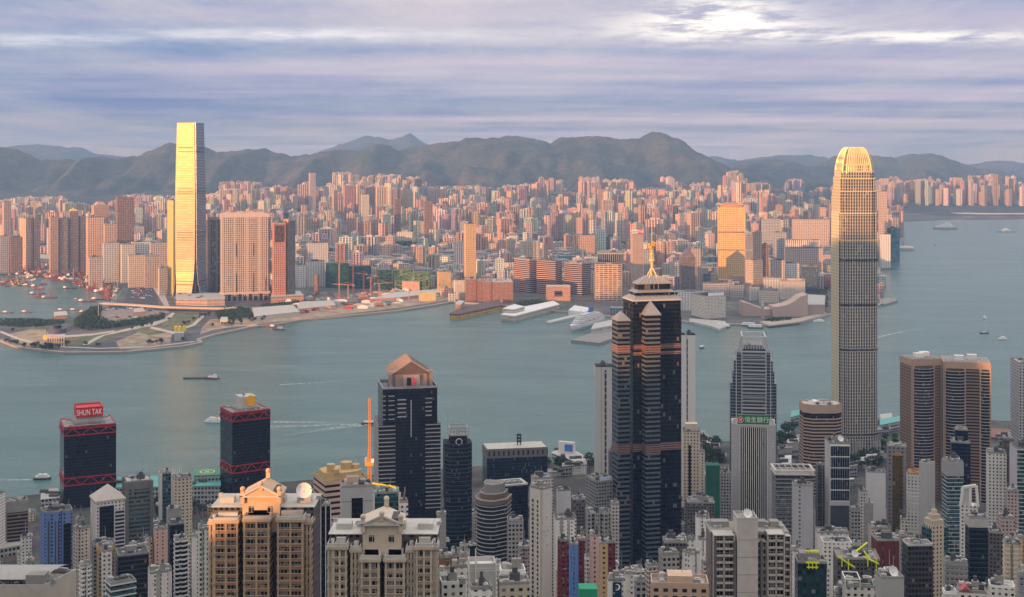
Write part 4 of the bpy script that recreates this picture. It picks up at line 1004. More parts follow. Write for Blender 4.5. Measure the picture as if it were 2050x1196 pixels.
    for i in range(4): mb = MB(); xx = wx0 + (wx1 - wx0) * (i + .5) / 4; mb.box(xx - 3, xx + 3, 9, 14, zt + .3, zt + 2.6); mb.build('roof_house', CONCL, root)
    FOOT.append((X(cx0, Y), Y + 14, 26)); COVER.append((px0, px1, 1196, Y))
flats(419, 628, 1020, 560, 'large tan apartment block whose gabled roof and ball finials glow orange', ('tan_render', (.46, .33, .22)), ('rust_spandrel', (.36, .19, .12)),
      [(419, 436, 1045, 1.0), (430, 479, 1040, 2.6), (491, 543, 1035, 4.2), (557, 610, 1037, 3.0), (606, 624, 1045, 1.0)], (481, 562, 958, 995, 974, 1030), dishes=((602, 1000, 3.3),))
flats(655, 876, 1075, 520, 'beige apartment block with gabled stone pavilion, white terraces and ball finials', ('beige_render', (.46, .39, .31)), ('pale_rust_spandrel', (.38, .27, .20)),
      [(656, 672, 1095, .8), (667, 696, 1092, 2.4), (702, 722, 1100, .8), (724, 762, 1115, 3.6), (772, 812, 1115, 3.6), (814, 832, 1100, .8), (833, 866, 1092, 2.4), (862, 876, 1095, .8)], (722, 806, 1010, 1052, 1034, 1085))
for (a, y) in ((762, 1100), (790, 1098)): pass

# white balcony block with tall blank lift tower
def balcony_block():
    Y = 610.0; k = Y / F; c0 = 1500; zt = Z(1070, Y)
    rt = empty('apartment_block', (X(c0, Y), Y, 0)); tag(rt, 'white balcony apartment block with tall blank lift tower and roof dish', 'apartment block')
    wh = simple('white_render', (.46, .43, .40), .7, var=.2, scale=.3)
    L = lambda p: (p - c0) * k
    mb = MB(); mb.prism(rect(L(1426), L(1580), 4, 20), zt - 80, zt - 1); mb.build('wall', f_bay, rt)
    mb = MB(); mb.prism(rect(L(1425) - .3, L(1581) + .3, 3, 21), zt - 1, zt + .3); mb.build('roof', CONC, rt)
    rn_ = random.Random(9)
    for i in range(14): inst('air_conditioner', proto_mesh('ac', m_ac, STEEL), rt, (L(rn_.choice([rn_.uniform(1430, 1468), rn_.uniform(1520, 1575)])), rn_.uniform(7, 19), zt + .3), (.9, .9, .9))
    for i in range(4): inst('plant_room', proto_mesh('plant' + CONC.name, m_plant, CONC), rt, (L([1440, 1458, 1535, 1560][i]), 13, zt + .3), (2, 2.4, 2.6))
    for (a, b, pr, yt) in ((1427, 1468, 3.2, 1068), (1516, 1533, 1.2, 1083), (1535, 1568, 3.0, 1066), (1568, 1582, 1.0, 1072)):
        z0 = Z(yt, Y); st = empty('balcony_stack', (0, 0, 0)); st.parent = rt
        mb = MB(); mb.prism(rect(L(a), L(b), -pr + 1.3, 5), z0 - 70, z0 - .2); mb.build('glass_wall', f_bay, st)
        mb = MB(); mb.box(L(a), L(b), -pr, 5, 0, .35); me = mb.mesh('balcony_floor'); me.materials.append(wh)
        mb = MB(); mb.box(L(a), L(b), -pr, -pr + .2, .35, 1.25); me2 = mb.mesh('balcony_rail'); me2.materials.append(wh)
        for i in range(22):
            inst('balcony_floor', me, st, (0, 0, z0 - .4 - 3.15 * i))
            if i: inst('balcony_rail', me2, st, (0, 0, z0 - .4 - 3.15 * i), (.96, 1, .8))
        n = 2 if b - a > 25 else 1
        for i in range(n + 1): mb = MB(); xx = L(a) + (L(b) - L(a)) * i / n; mb.box(xx - .25, xx + .25, -pr, -pr + 1.4, z0 - 70, z0); mb.build('pier', wh, st)
    dk = simple('dark_pier', (.12, .115, .11), .7)
    for a in (1427, 1466, 1520): mb = MB(); mb.box(L(a), L(a) + 1.2, -3.6, -1, zt - 75, zt - 2); mb.build('dark_pier', dk, rt)
    zt2 = Z(1037, Y)
    mb = MB(); mb.prism(rect(L(1473), L(1514), -4.2, 8), zt - 85, zt2); lt = mb.build('lift_tower', wh, rt)
    for i in range(9): mb = MB(); mb.box(L(1473) - .06, L(1514) + .06, -4.28, 8, zt2 - 9 - 8 * i, zt2 - 8.8 - 8 * i); mb.build('panel_joint', CONC, lt)
    ring(rect(L(1473), L(1514), -4.2, 8), .4, zt2, zt2 + 1.1).build('parapet', wh, lt)
    mb = MB(); mb.prism(rect(L(1473) + .5, L(1514) - .5, -3.8, 7.6), zt2, zt2 + .1); mb.build('roof', CONC, lt)
    dish(lt, (L(1496), 0, zt2), 2.1, .2, 1.0)
    for i in range(4): inst('antenna', proto_mesh('pole', m_pole, STEEL), lt, (L(1478 + i * 11), 3, zt2), (.7, .7, 3))
    FOOT.append((X(1500, Y), Y + 10, 24)); COVER.append((1425, 1582, 1196, Y))
balcony_block()

# ---- the table of near buildings: x0, corner, x1, top, distance, label, core, options
def T(*a, **k): return tower(*a, **k)
b_white = simple('white_band', (.58, .57, .55), .6, var=.15); b_grey = simple('grey_band', (.30, .30, .30), .6, var=.15); b_dk = simple('dark_frame', (.05, .052, .055), .5)
b_lav = simple('lavender_band', (.48, .46, .50), .6, var=.1); b_br = simple('brown_band', (.22, .15, .11), .7, var=.2)
# west side
T(-60, -20, 11, 1003, 1300, 'white window grid block at the left edge, cut off by the picture', f_white, yb=1120, ratio=.6)
T(12, 14, 56, 1008, 1340, 'brown banded glass block near the left edge with tiled parapet', f_black, yb=1110, ratio=.8, band=b_br, band_h=1.3, fh=3.6, band_top=11, par=CONC, capb=(CONC, 10))
T(41, 43, 64, 1078, 1230, 'small white stepped house with gable below the brown banded block', f_white, yb=1120, ratio=.8, name='low_building', cat='low building')
r, w, d, h = T(80, 84, 145, 1029, 1080, 'blue painted tower with dark slots and rounded roof, bottom left', f_bluew, yb=1196, ratio=.7, plan=lambda w, d: [(w * .05, d * .3), (w * .15, d * .05), (w * .32, 0), (w * .62, 0), (w * .64, 1.5), (w * .66, 0), (w, 0), (w, d), (0, d)], plant=1)
for fx in (.2, .42, .52): mb = MB(); mb.box(w * fx, w * fx + 1.0, -.1, .5, 0, h - 7); mb.build('window_slot', b_dk, r)
mb = MB(); mb.box(w * .7, w * .95, -.15, .5, 0, h - 10); mb.build('glass_strip', f_black, r)
T(145, 158, 182, 1062, 1120, 'beige block with brown side between blue tower and pyramid roofed tower', f_cream, yb=1190, ratio=.9, name='apartment_tower', cat='apartment tower')
r, w, d, h = T(181, 192, 250, 1007, 1180, 'grey tower with dark glass centre under a pale pyramid roof', f_white, yb=1160, ratio=.9, roof=False)
mb = MB(); mb.prism(rect(w * .12, w * .62, -.5, .4), 0, h - 4); mb.build('glass_front', f_black, r)
mb = MB(); mb.box(w * .66, w, -.1, .4, 0, .9); me = mb.mesh('floor_band'); me.materials.append(b_lav)
mb = MB(); mb.box(w * .66, w - .4, -.05, .4, 0, h - 9); mb.build('window_strip', f_black, r)
for i in range(22): inst('floor_band', me, r, (0, 0, h - 10 - 3.4 * i), (1, 3, 1.5))
mb = MB(); P_ = inset(rect(0, w, 0, d), .8); mb.prism(P_, h, h + 1.2)
for i in range(4): mb.face([(*P_[i], h + 1.2), (*P_[(i + 1) % 4], h + 1.2), (w / 2, d / 2, h + 13)])
mb.build('pyramid_roof', simple('pale_roof_stone', (.46, .42, .38), .7, var=.12), r)
T(248, 254, 303, 967, 1260, 'dark grey tower with rows of green windows and crowded roof', f_dres, yb=1085, ratio=1.0, fh=4, band=simple('grey_tile_band', (.13, .13, .12), .7), band_h=1.2, proud=.25, piers=(simple('grey_tile_band', (0, 0, 0)), .8), n_ac=10, top=CONCL, mast=0) if False else T(248, 254, 303, 967, 1260, 'dark grey tower with rows of green windows and crowded roof', f_teal, yb=1085, ratio=1.0, fh=4, band=simple('grey_tile_band', (.13, .13, .12), .7), band_h=2.0, proud=.25, piers=(simple('grey_tile_pier', (.15, .15, .14), .7), 1.6), n_ac=10, top=CONCL, capb=(simple('grey_tile_pier', (.15, .15, .14)), 7))
r, w, d, h = T(344, 350, 386, 960, 1210, 'cream tower with small window columns and chamfered corner behind lattice frame', f_cream, yb=1100, ratio=.9, plan=lambda w, d: [(0, d * .2), (w * .15, 0), (w * .85, 0), (w, d * .15), (w, d), (0, d)], cat='apartment tower', name='apartment_tower')
for i in range(6): mb = MB(); mb.beam((w * .1 * i, d * .7, h), (w * .1 * i, d * .95, h + 9), .4); mb.build('roof_frame', STEEL, r)
mb = MB(); mb.beam((0, d * .95, h + 9), (w * .6, d * .95, h + 9), .5); mb.build('roof_frame', STEEL, r)
T(320, 322, 345, 950, 1240, 'white edged tower with teal glass beside the cream window column tower', f_teal, yb=1000, ratio=.8, piers=(b_white, 1.2))
T(333, 336, 364, 1024, 1130, 'plain grey plant tower in front of the cream tower', CONC, yb=1050, ratio=.9, n_ac=8)
T(336, 340, 369, 1052, 1100, 'dark blue glass tower with small white roof tanks, left centre', f_navy, yb=1100, ratio=.9)
T(348, 351, 376, 1084, 930, 'black and white stepped tower of white horizontal strips, lower left', f_black, yb=1196, ratio=1.0, band=b_white, band_h=1.1, fh=3.2, cat='apartment tower', name='apartment_tower')
T(158, 162, 184, 1136, 900, 'small white tower with slanted floors, bottom left beside blue tower', f_white, yb=1196, ratio=.9, band=b_white, band_h=1.0, fh=3.1, name='apartment_tower', cat='apartment tower')
T(194, 197, 226, 1097, 960, 'ochre tower with roof frames in front of the pyramid roofed tower', f_resid3, yb=1196, ratio=.8, name='apartment_tower', cat='apartment tower', capb=(simple('ochre_cornice', (.45, .27, .08)), 3))
T(203, 204, 224, 1106, 925, 'narrow white window strip tower before the ochre tower', f_white, yb=1196, ratio=.8, name='apartment_tower', cat='apartment tower')
T(232, 236, 298, 1115, 940, 'low black glass tower with pale rimmed roof, lower left', f_black, yb=1196, ratio=.9, band=b_dk, band_h=.6, fh=3.4)
r, w, d, h = T(212, 222, 272, 1172, 760, 'glass fronted block with planted green roof terrace, bottom left', f_teal, yb=1196, ratio=.7, band=b_white, band_h=.7, fh=3.4, top=simple('roof_garden', (.03, .09, .02), .9), plant=0, n_ac=1)
T(307, 310, 336, 1062, 1060, 'beige wall block with sparse windows beside dark blue tower', f_pink, yb=1150, ratio=1, name='apartment_tower', cat='apartment tower')
T(396, 397, 421, 1062, 820, 'white tower with square greenish windows beside the tan apartment block', f_greenw, yb=1196, ratio=.9, name='apartment_tower', cat='apartment tower', seed=5)
T(384, 386, 398, 1075, 900, 'narrow grey white tower behind the green windowed tower', f_resid2, yb=1196, ratio=1, name='apartment_tower', cat='apartment tower')
T(258, 264, 300, 1098, 1010, 'tan stepped block with stone roof hut, lower left cluster', f_resid, yb=1130, ratio=1, name='apartment_tower', cat='apartment tower')
T(282, 285, 305, 1085, 1060, 'low cream and ochre block right of the tan stepped block', f_resid3, yb=1150, ratio=1, name='apartment_tower', cat='apartment tower')
T(296, 300, 345, 1150, 860, 'white flat roofed block with red stair boxes, bottom left', f_resid2, yb=1196, ratio=.9, name='apartment_tower', cat='apartment tower')
T(182, 188, 232, 1095, 1080, 'grey slab with small windows behind the ochre tower', f_greyw, yb=1130, ratio=1, name='apartment_tower', cat='apartment tower')
# the big grey roof at the bottom left corner
def hall():
    Y = 640.0; k = Y / F; zt = Z(1178, Y); rt = empty('hall', (X(0, Y), Y, 0)); tag(rt, 'cream hall with wide curved grey metal roof in the bottom left corner', 'hall')
    mb = MB(); mb.prism([(-30, 0), (21, 0), (29, 24), (-30, 24)], zt - 40, zt); mb.build('wall', simple('cream_wall', (.45, .41, .34), .7), rt)
    mb = MB(); n = 10; secs = []
    P0 = [(-30, 2), (20, 2), (26.5, 22), (-30, 22)]
    for i in range(n):
        y0, y1 = 2 + 19 * i / n, 2 + 19 * (i + 1) / n; z0, z1 = zt + 6 * math.sin(math.pi * (.2 + .5 * i / n)), zt + 6 * math.sin(math.pi * (.2 + .5 * (i + 1) / n))
        x0, x1 = 20 + 6.5 * i / n, 20 + 6.5 * (i + 1) / n
        mb.face([(-30, y0, z0), (x0, y0, z0), (x1, y1, z1), (-30, y1, z1)])
    m = simple('ribbed_grey_roof', (.34, .34, .33), .5, .1, var=.2, scale=.4); o = mb.build('curved_roof', m, rt)
    for i in range(16): mb = MB(); mb.box(-28 + 3 * i, -27.85 + 3 * i, 3, 20, zt + 3.5, zt + 5.9); mb.build('roof_seam', CONC, rt) if i < 0 else None
    ring([(-30, 0), (21, 0), (29, 24), (-30, 24)], .6, zt, zt + 1.6).build('parapet', CONCL, rt)
    mb = MB(); mb.box(12, 21, 1, 8, zt, zt + 6); mb.build('plant_room', CONC, rt)
    mb = MB(); mb.box(-6, 9, 1, 5, zt, zt + 2.4); mb.build('roof_light', f_grey, rt)
    rn = random.Random(2)
    for i in range(16): inst('air_conditioner', proto_mesh('ac', m_ac, STEEL), rt, (rn.uniform(-12, 26), rn.choice([22.5, 23, 6]), zt + (.5 if i % 2 else 1)), (1, 1, 1.2))
    FOOT.append((X(0, Y), Y + 12, 30)); COVER.append((0, 126, 1196, Y))
hall()
# behind the tan block and centre left
r, w, d, h = T(628, 651, 735, 966, 980, 'tan office block with pink striped side and sculpted beige roof towers', f_black, yb=1010, ratio=.9, fh=4.2, band=simple('pink_stripe', (.52, .36, .28), .7), band_h=2.3, proud=.3, top=simple('tan_roof', (.46, .33, .16), .7), roof=True, par=simple('tan_roof', (.5, .36, .2)), plant=0)
tr = MC['tan_roof']
mb = MB(); mb.prism(oct_plan(w * .9, d * .8), h, h + 5); mb.build('roof_step', tr, r, (w * .05, d * .1, 0))
for (fx, fy, hh, rr) in ((.22, .3, 11, 3.2), (.3, .15, 8, 2.5), (.65, .5, 10, 4.5), (.85, .45, 8, 3.5)):
    mb = MB(); mb.prism(ngon(w * fx, d * fy, rr, 14), h + 5, h + hh); mb.build('roof_drum', tr, r)
r, w, d, h = T(681, 684, 746, 978, 760, 'pale grey block with tall dark central panel and open roof, centre left', simple('pale_grey_wall', (.42, .42, .42), .7, var=.12), yb=1055, ratio=.8, n_ac=8, top=CONC)
mb = MB(); mb.box(w * .32, w * .68, -.2, .3, 0, h - 6); mb.build('dark_panel', f_black, r)
for zz_ in (8, 18, 28): mb = MB(); mb.box(-.05, w + .05, -.08, .3, h - zz_, h - zz_ + .25); mb.build('panel_joint', CONCD, r)
T(604, 606, 636, 1010, 800, 'narrow black glass block with white corner strips behind the tan block', f_black, yb=1130, ratio=1, piers=(b_white, .5))
r, w, d, h = T(630, 632, 662, 1015, 720, 'dark narrow tower with white vertical edges between the two gabled blocks', f_black, yb=1196, ratio=1.2, fins=b_white, fin_n=3, fin_w=.5)
T(745, 748, 800, 990, 900, 'glass block under the orange crane with teal roof sheets', f_teal, yb=1045, ratio=.8, top=TEALR, piers=(b_white, .8))
T(798, 800, 817, 1008, 840, 'white edged narrow building right of the crane base', f_white, yb=1050, ratio=1)
T(874, 876, 893, 1036, 900, 'slim blank grey tower between the gabled block and ring emblem tower', simple('blank_grey', (.30, .30, .29), .8, var=.2), yb=1115, ratio=1.2, n_ac=2, name='apartment_tower', cat='apartment tower')
# crane
def crane():
    Y = 850.0; x = X(740, Y); rt = empty('tower_crane', (x, Y, 0)); tag(rt, 'orange luffing crane with raised jib standing on the glass block', 'crane')
    o2 = simple('crane_orange', (.62, .24, .02), .5, var=.1)
    def lattice(name, a, b, s, n, mat):
        a = Vector(a); b = Vector(b); dd = (b - a).normalized(); u = dd.cross(Vector((0, 1, 0))).normalized() * s; v = dd.cross(u).normalized() * s
        mb = MB(); c = [u + v, u - v, -u - v, -u + v]
        for q_ in c: mb.beam(a + q_, b + q_, s * .42)
        for i in range(n):
            p0 = a + (b - a) * i / n; p1 = a + (b - a) * (i + 1) / n
            for k in range(4):
                mb.beam(p0 + c[k], p1 + c[(k + 1) % 4], s * .26)
        mb.build(name, mat, rt)
    lattice('mast', (0, 0, Z(975, Y)), (0, 0, Z(930, Y)), .95, 8, o2)
    lattice('jib', (0, 0, Z(922, Y)), (.3, -3, Z(796, Y)), .68, 20, o2)
    mb = MB(); mb.box(-2.6, 2.6, -3, 3, Z(931, Y), Z(925, Y)); mb.build('turntable', ORNG, rt)
    mb = MB(); mb.box(1.2, 3, -2.6, -.6, Z(925, Y), Z(918, Y)); mb.build('cab', WHITE, rt)
    mb = MB(); mb.box(-3.4, -1.4, .5, 5.5, Z(927, Y), Z(919, Y)); mb.build('counterweight', STEEL, rt)
    mb = MB(); mb.beam((-1.5, 3, Z(920, Y)), (-.8, .5, Z(900, Y)), .5); mb.build('frame', o2, rt)
    for i in range(3): mb = MB(); mb.beam((2 + 5 * i, -2 + i, Z(966 + 3 * i, Y)), (7 + 5 * i, -1 + i, Z(970 + 4 * i, Y)), 1.0); mb.build('stored_boom', YELL, rt)
    return rt
crane()
# centre
f_log = simple('plain_pale_wall', (.44, .43, .41), .7, var=.12, scale=.3)
def house(x0, xc, x1, yt, Y, label, mat=f_log, **k): return T(x0, xc, x1, yt, Y, label, mat, name='low_building', cat='low building', **k)
r, w, d, h = house(936, 939, 993, 1142, 560, 'pale cube building with black diamond emblem and sunken roof', yb=1190, ratio=.9, roof=False, fh=3)
ring(rect(0, w, 0, d), .5, h, h + 2.6).build('parapet', f_log, r)
mb = MB(); mb.prism(rect(.5, w - .5, .5, d - .5), h, h + .1); mb.build('roof', CONC, r); dish(r, (w * .3, d * .5, h - .5), 1.6)
for k in range(2): mb = MB(); mb.box(-.12, w + .12, -.12, d + .1, h - .5 + k, h - .3 + k); mb.build('moulding', WHITE, r)
for s_, m_ in ((1.25, DARKM), (.85, f_log), (.45, DARKM)):
    mb = MB(); mb.prism([(-s_, 0), (0, -s_), (s_, 0), (0, s_)], 0, .12 + (1.3 - s_) * .1); e = mb.build('diamond_emblem', m_, r, (w * .58, -.02, h - 5.0)); e.rotation_euler = (R(90), 0, 0)
for fx in (0, .24, 1): mb = MB(); mb.box(w * fx - .2, w * fx + .2, -.5, -.1, h - 14, h + (9 if fx < .5 else 5)); mb.build('flag_pole', WHITE, r)
house(875, 877, 905, 1118, 640, 'brown rooftop box building with dark machinery', simple('brown_box', (.25, .12, .06), .8), yb=1150, ratio=.8, n_ac=4)
house(876, 878, 912, 1152, 600, 'white building with railed roof terrace at centre bottom', f_white, yb=1196, ratio=.8, top=CONCL, par=WHITE)
house(903, 905, 938, 1138, 650, 'white stepped house with red tiled terrace', f_white, yb=1196, ratio=.8, top=simple('terracotta', (.42, .17, .11), .8))
house(880, 884, 932, 1172, 540, 'long low white terrace block, bottom centre', f_white, yb=1196, ratio=.6, top=CONCL, par=WHITE)
house(1000, 1003, 1052, 1148, 600, 'white colonnaded roof house right of the diamond emblem cube', f_white, yb=1196, ratio=.8, top=CONCL, par=WHITE, band=b_white, band_h=.8, fh=3)
house(996, 1000, 1060, 1172, 560, 'cream low block with pergola roof, bottom centre right', f_cream, yb=1196, ratio=.7, top=CONCL)
house(940, 944, 985, 1182, 500, 'low house with tiled roof below the diamond emblem cube', f_white, yb=1196, ratio=.7, top=simple('terracotta', (.42, .17, .11)))
T(1015, 1017, 1048, 1046, 1000, 'grey slim tower with window column left of the white slab', f_greyw, yb=1150, ratio=1, name='apartment_tower', cat='apartment tower')
T(1036, 1040, 1062, 1100, 960, 'brownish tower base between grey slim tower and white slab', f_resid4, yb=1160, ratio=1, name='apartment_tower', cat='apartment tower')
r, w, d, h = T(1057, 1085, 1108, 982, 840, 'tall cream slab tower with two dark window columns and orange tinted top corner', simple('cream_slab', (.54, .50, .45), .7, var=.12, scale=.3), yb=1196, ratio=1.2, name='apartment_tower', cat='apartment tower')
mb = MB(); mb.box(-.15, .2, d * .25, d * .38, 0, h - 6); mb.build('window_strip', facade('strip_pair', (.5, .46, .41), (.02, .025, .022), fh=2.9, bw=2.4, wu=.8, wv=.6), r)
mb = MB(); mb.box(-.15, .2, d * .55, d * .72, 0, h - 6); mb.build('window_strip', MC['strip_pair'], r)
T(1063, 1068, 1107, 960, 1180, 'beige office roof crowded with tanks behind the cream slab', f_resid, yb=985, ratio=.8, n_ac=14, plant=2)
T(1114, 1117, 1143, 984, 1200, 'blank white slab with dark side near the lower centre', simple('blank_white', (.52, .52, .51), .7, var=.1), yb=1030, ratio=.8, n_ac=2)
r, w, d, h = T(1172, 1193, 1233, 965, 1260, 'grey office block with window grid and blue white rooftop sign', f_greyw, yb=1030, ratio=1.2, top=CONC, n_ac=8)
mb = MB(); mb.box(w * .2, w * .8, -.3, .4, h + .5, h + 4); mb.build('sign_panel', simple('blue_white_sign', (.5, .6, .75), .5), r)
mb = MB(); mb.prism(rect(-6, w * 1.1, -8, d * .9), 0, h - 28); mb.build('lower_wall', f_greyw, r)
T(1143, 1148, 1172, 1002, 1150, 'dark narrow tower with white roof signboards', f_dres, yb=1040, ratio=1)
T(1108, 1113, 1155, 1042, 1020, 'white zigzag edged apartment tower behind the maroon tower', f_resid2, yb=1080, ratio=1, name='apartment_tower', cat='apartment tower')
T(1116, 1124, 1141, 1085, 860, 'narrow maroon tower left of the blue painted tower', f_maroon, yb=1196, ratio=1.2, name='apartment_tower', cat='apartment tower')
T(1139, 1141, 1158, 1092, 820, 'narrow bright blue tower with roof dish', facade('bright_blue_wall', (.10, .20, .46), (.02, .03, .05), fh=3, bw=5, wu=.12, wv=.5), yb=1196, ratio=1.2, name='apartment_tower', cat='apartment tower')
T(1156, 1158, 1170, 1083, 880, 'narrow maroon tower right of the blue painted tower', f_maroon, yb=1196, ratio=1.2, name='apartment_tower', cat='apartment tower')
T(1172, 1176, 1222, 1032, 1060, 'grey block with curved side and racks on its roof', f_greyw, yb=1075, ratio=1, n_ac=12, name='apartment_tower', cat='apartment tower')
T(1180, 1184, 1202, 1075, 830, 'pink tower with potted roof left of the tan tower', f_pink, yb=1196, ratio=1.2, name='apartment_tower', cat='apartment tower')
T(1199, 1201, 1217, 1090, 800, 'tan tower with one column of small windows', f_tan, yb=1196, ratio=1.2, name='apartment_tower', cat='apartment tower')
T(1215, 1217, 1232, 1088, 850, 'dark maroon tower with lit windows beside the tan tower', f_maroon, yb=1150, ratio=1.1, name='apartment_tower', cat='apartment tower')
T(1222, 1225, 1240, 1012, 1080, 'pale grey tower tight against the dark banded skyscraper', f_resid, yb=1085, ratio=1, name='apartment_tower', cat='apartment tower')
r, w, d, h = T(1157, 1160, 1196, 1180, 620, 'building wrapped in bright green netting at the bottom', simple('bright_green_net', (.02, .28, .15), .8, var=.3), yb=1196, ratio=1, roof=False, name='low_building', cat='low building')
T(1218, 1222, 1238, 905, 1480, 'small dark block with orange red panel beside the grey slab', simple('dark_block_wall', (.12, .11, .10), .7), yb=935, ratio=1)
for nm, a, b, y, Y in (('white and blue block with crescent moon sign at the bottom', 1216, 1252, 1164, 700),):
    r, w, d, h = T(a, a + 2, b, y, Y, nm, f_resid2, yb=1196, ratio=.8, name='apartment_tower', cat='apartment tower')
    mb = MB(); mb.box(w * .25, w * .78, -.25, .2, h - 9, h - .6); sb = mb.build('sign_panel', simple('navy_panel', (.01, .03, .08), .5), r)
    ms = [(1.7 * math.cos(t), 1.7 * math.sin(t)) for t in [R(-110 + 22 * i) for i in range(11)]] + [(1.7 * math.cos(t) * .75 - .35, 1.7 * math.sin(t) * .8) for t in [R(110 - 22 * i) for i in range(11)]]
    mb = MB(); mb.prism(ms, 0, .2); e = mb.build('crescent', SIGNW, sb, (w * .5, -.3, h - 3)); e.rotation_euler = (R(90), 0, 0)
T(1250, 1253, 1272, 1150, 740, 'white grid tower right of the crescent sign', f_resid2, yb=1196, ratio=1, name='apartment_tower', cat='apartment tower')
T(1270, 1273, 1292, 1168, 700, 'grey ribbed tower right of the white grid tower', f_greyw, yb=1196, ratio=1, name='apartment_tower', cat='apartment tower')
# right of the prism tower
r, w, d, h = T(1366, 1368, 1402, 865, 1420, 'cream tower with stepped crown right of the dark banded skyscraper', facade('cream_office', (.56, .49, .39), (.025, .025, .025), fh=3.6, bw=3.4, wu=.4, wv=.45, stain=.15), yb=1010, ratio=.9)
mb = MB(); mb.box(w * .15, w * .85, d * .2, d * .8, h, h + 8); mb.build('crown', simple('cream_stone', (.56, .49, .39), .7), r)
mb = MB(); mb.box(w * .3, w * .45, -.2, .3, 0, h - 14); mb.build('window_strip', f_black, r)
T(1400, 1403, 1411, 905, 1400, 'lower cream wing of the stepped crown tower', f_cream, yb=1000, ratio=1.2)
T(1412, 1414, 1441, 932, 1360, 'tower wrapped in dark green scaffold netting', f_green, yb=1055, ratio=1, roof=False, capb=None)
T(1372, 1376, 1431, 1008, 1180, 'dark brown stepped building crowned with small white tanks', f_dres, yb=1060, ratio=.8, n_ac=12, plant=2)
T(1441, 1443, 1464, 950, 1400, 'grey low block behind the netted tower', f_greyw, yb=1040, ratio=1)
T(1392, 1395, 1421, 1036, 1020, 'white narrow tower with dark window dots beside brown stepped building', f_resid2, yb=1130, ratio=1, name='apartment_tower', cat='apartment tower')
T(1396, 1399, 1420, 1082, 930, 'white narrow tower in front of its taller twin, centre right', f_resid2, yb=1140, ratio=1, name='apartment_tower', cat='apartment tower')
T(1318, 1326, 1360, 1112, 800, 'ribbed grey round cornered building left of the orange box', f_greyw, yb=1170, ratio=1)
T(1326, 1330, 1376, 1088, 860, 'dark flat topped building with railing on its roof', f_dres, yb=1115, ratio=.8, n_ac=10)
T(1358, 1362, 1392, 1082, 880, 'white rooftop building with dishes and stair hut', f_white, yb=1110, ratio=1, n_ac=8)
T(1366, 1386, 1405, 1112, 760, 'white corner building with orange side wall', f_resid2, yb=1165, ratio=1, name='apartment_tower', cat='apartment tower')
T(1404, 1408, 1428, 1130, 820, 'small white roofed cluster building left of the balcony block', f_resid, yb=1190, ratio=1, name='apartment_tower', cat='apartment tower')
r, w, d, h = T(1302, 1304, 1419, 1172, 560, 'tan stepped apartment block at the bottom with brown window bays', facade('tan_bays', (.50, .36, .27), (.03, .03, .03), fh=3, bw=4, wu=.5, wv=.5), yb=1196, ratio=.5, name='apartment_block', cat='apartment block', par=simple('tan_par', (.5, .36, .27)))
mb = MB(); mb.box(w * .29, w * .72, 1, d * .8, h, h + 3.8); mb.build('upper_step', simple('tan_step', (.56, .40, .29), .7), r); dish(r, (w * .86, 4, h - .6), 1.5, .2, 1.0)
# right
r, w, d, h = T(1545, 1553, 1629, 951, 1300, 'grey glass building with slatted flat roof frames right of the bank tower', f_grey, yb=1080, ratio=.7, fh=4, band=b_grey, band_h=.6, roof=False)
mb = MB(); mb.prism(rect(0, w, 0, d), h, h + .2); mb.build('roof', CONC, r)
for zz_ in (0, 4): ring(inset(rect(0, w, 0, d), 1.5), 2.4, h + zz_, h + zz_ + .8).build('roof_frame', CONCL, r)
for i in range(7): mb = MB(); mb.box(w * i / 6 - .3, w * i / 6 + .3, 0, d, h + 4, h + 4.6); mb.build('roof_beam', CONCL, r)
T(1585, 1587, 1628, 973, 1150, 'pale grey slab with two dark slots and window column', facade('grey_slots', (.36, .36, .37), (.03, .032, .036), fh=3.6, bw=12, wu=.12, wv=.4, blind=0), yb=1090, ratio=.7)
r, w, d, h = T(1651, 1661, 1701, 889, 1290, 'white framed tower with dark glass panels and dishes on roof', simple('white_cladding', (.52, .52, .52), .6, var=.1), yb=1080, ratio=1.3, roof=True, n_ac=6, capb=None)
mb = MB(); mb.box(w * .05, w * .98, -.3, .2, h - 56, h - 2); mb.build('glass_front', f_navy, r)
for i in range(6): mb = MB(); mb.box(w * .03, w, -.7, .2, h - 2 - 10.8 * i, h - 1.2 - 10.8 * i); mb.build('floor_band', WHITE, r)
mb = MB(); mb.box(w * .03, w, -.4, .2, 0, h - 60); mb.build('dark_front', b_dk, r)
for i in range(9): mb = MB(); mb.box(w * (.05 + .115 * i), w * (.05 + .115 * i) + .25, -.6, .2, h - 56, h - 2); mb.build('fin', b_grey, r)
dish(r, (w * .6, d * .3, h + .5), 3.2, .4, 1.0); dish(r, (w * .3, d * .6, h + .5), 2, .4, 1.0)
T(1634, 1637, 1655, 932, 1330, 'dark narrow tower with rooftop gear left of white framed tower', f_dres, yb=1055, ratio=1, fins=b_grey, fin_n=2)
T(1733, 1735, 1773, 946, 1240, 'blank white tower with notched roof, right centre', simple('blank_white', (.52, .52, .51)), yb=1060, ratio=.9, n_ac=3)
T(1718, 1722, 1736, 985, 1220, 'lower white wing left of the blank white tower', f_resid, yb=1060, ratio=1)
T(1730, 1732, 1748, 1012, 1150, 'plain grey round topped tower before the blank white tower', CONC, yb=1060, ratio=1, n_ac=2)
r, w, d, h = T(1775, 1777, 1815, 895, 1290, 'grey stone tower with amber glass strip, right of the blank white tower', facade('grey_stone', (.22, .21, .21), (.03, .03, .035), fh=3.8, bw=4, wu=.4, wv=.4), yb=1065, ratio=.9)
mb = MB(); mb.box(w * .25, w * .8, -.3, .2, 0, h - 8); mb.build('amber_glass', facade('amber_glass_m', (.12, .085, .03), (.10, .065, .012), fh=3.8, bw=3, wu=.9, wv=.85, grough=.1, gvar=.3, blind=.05), r)
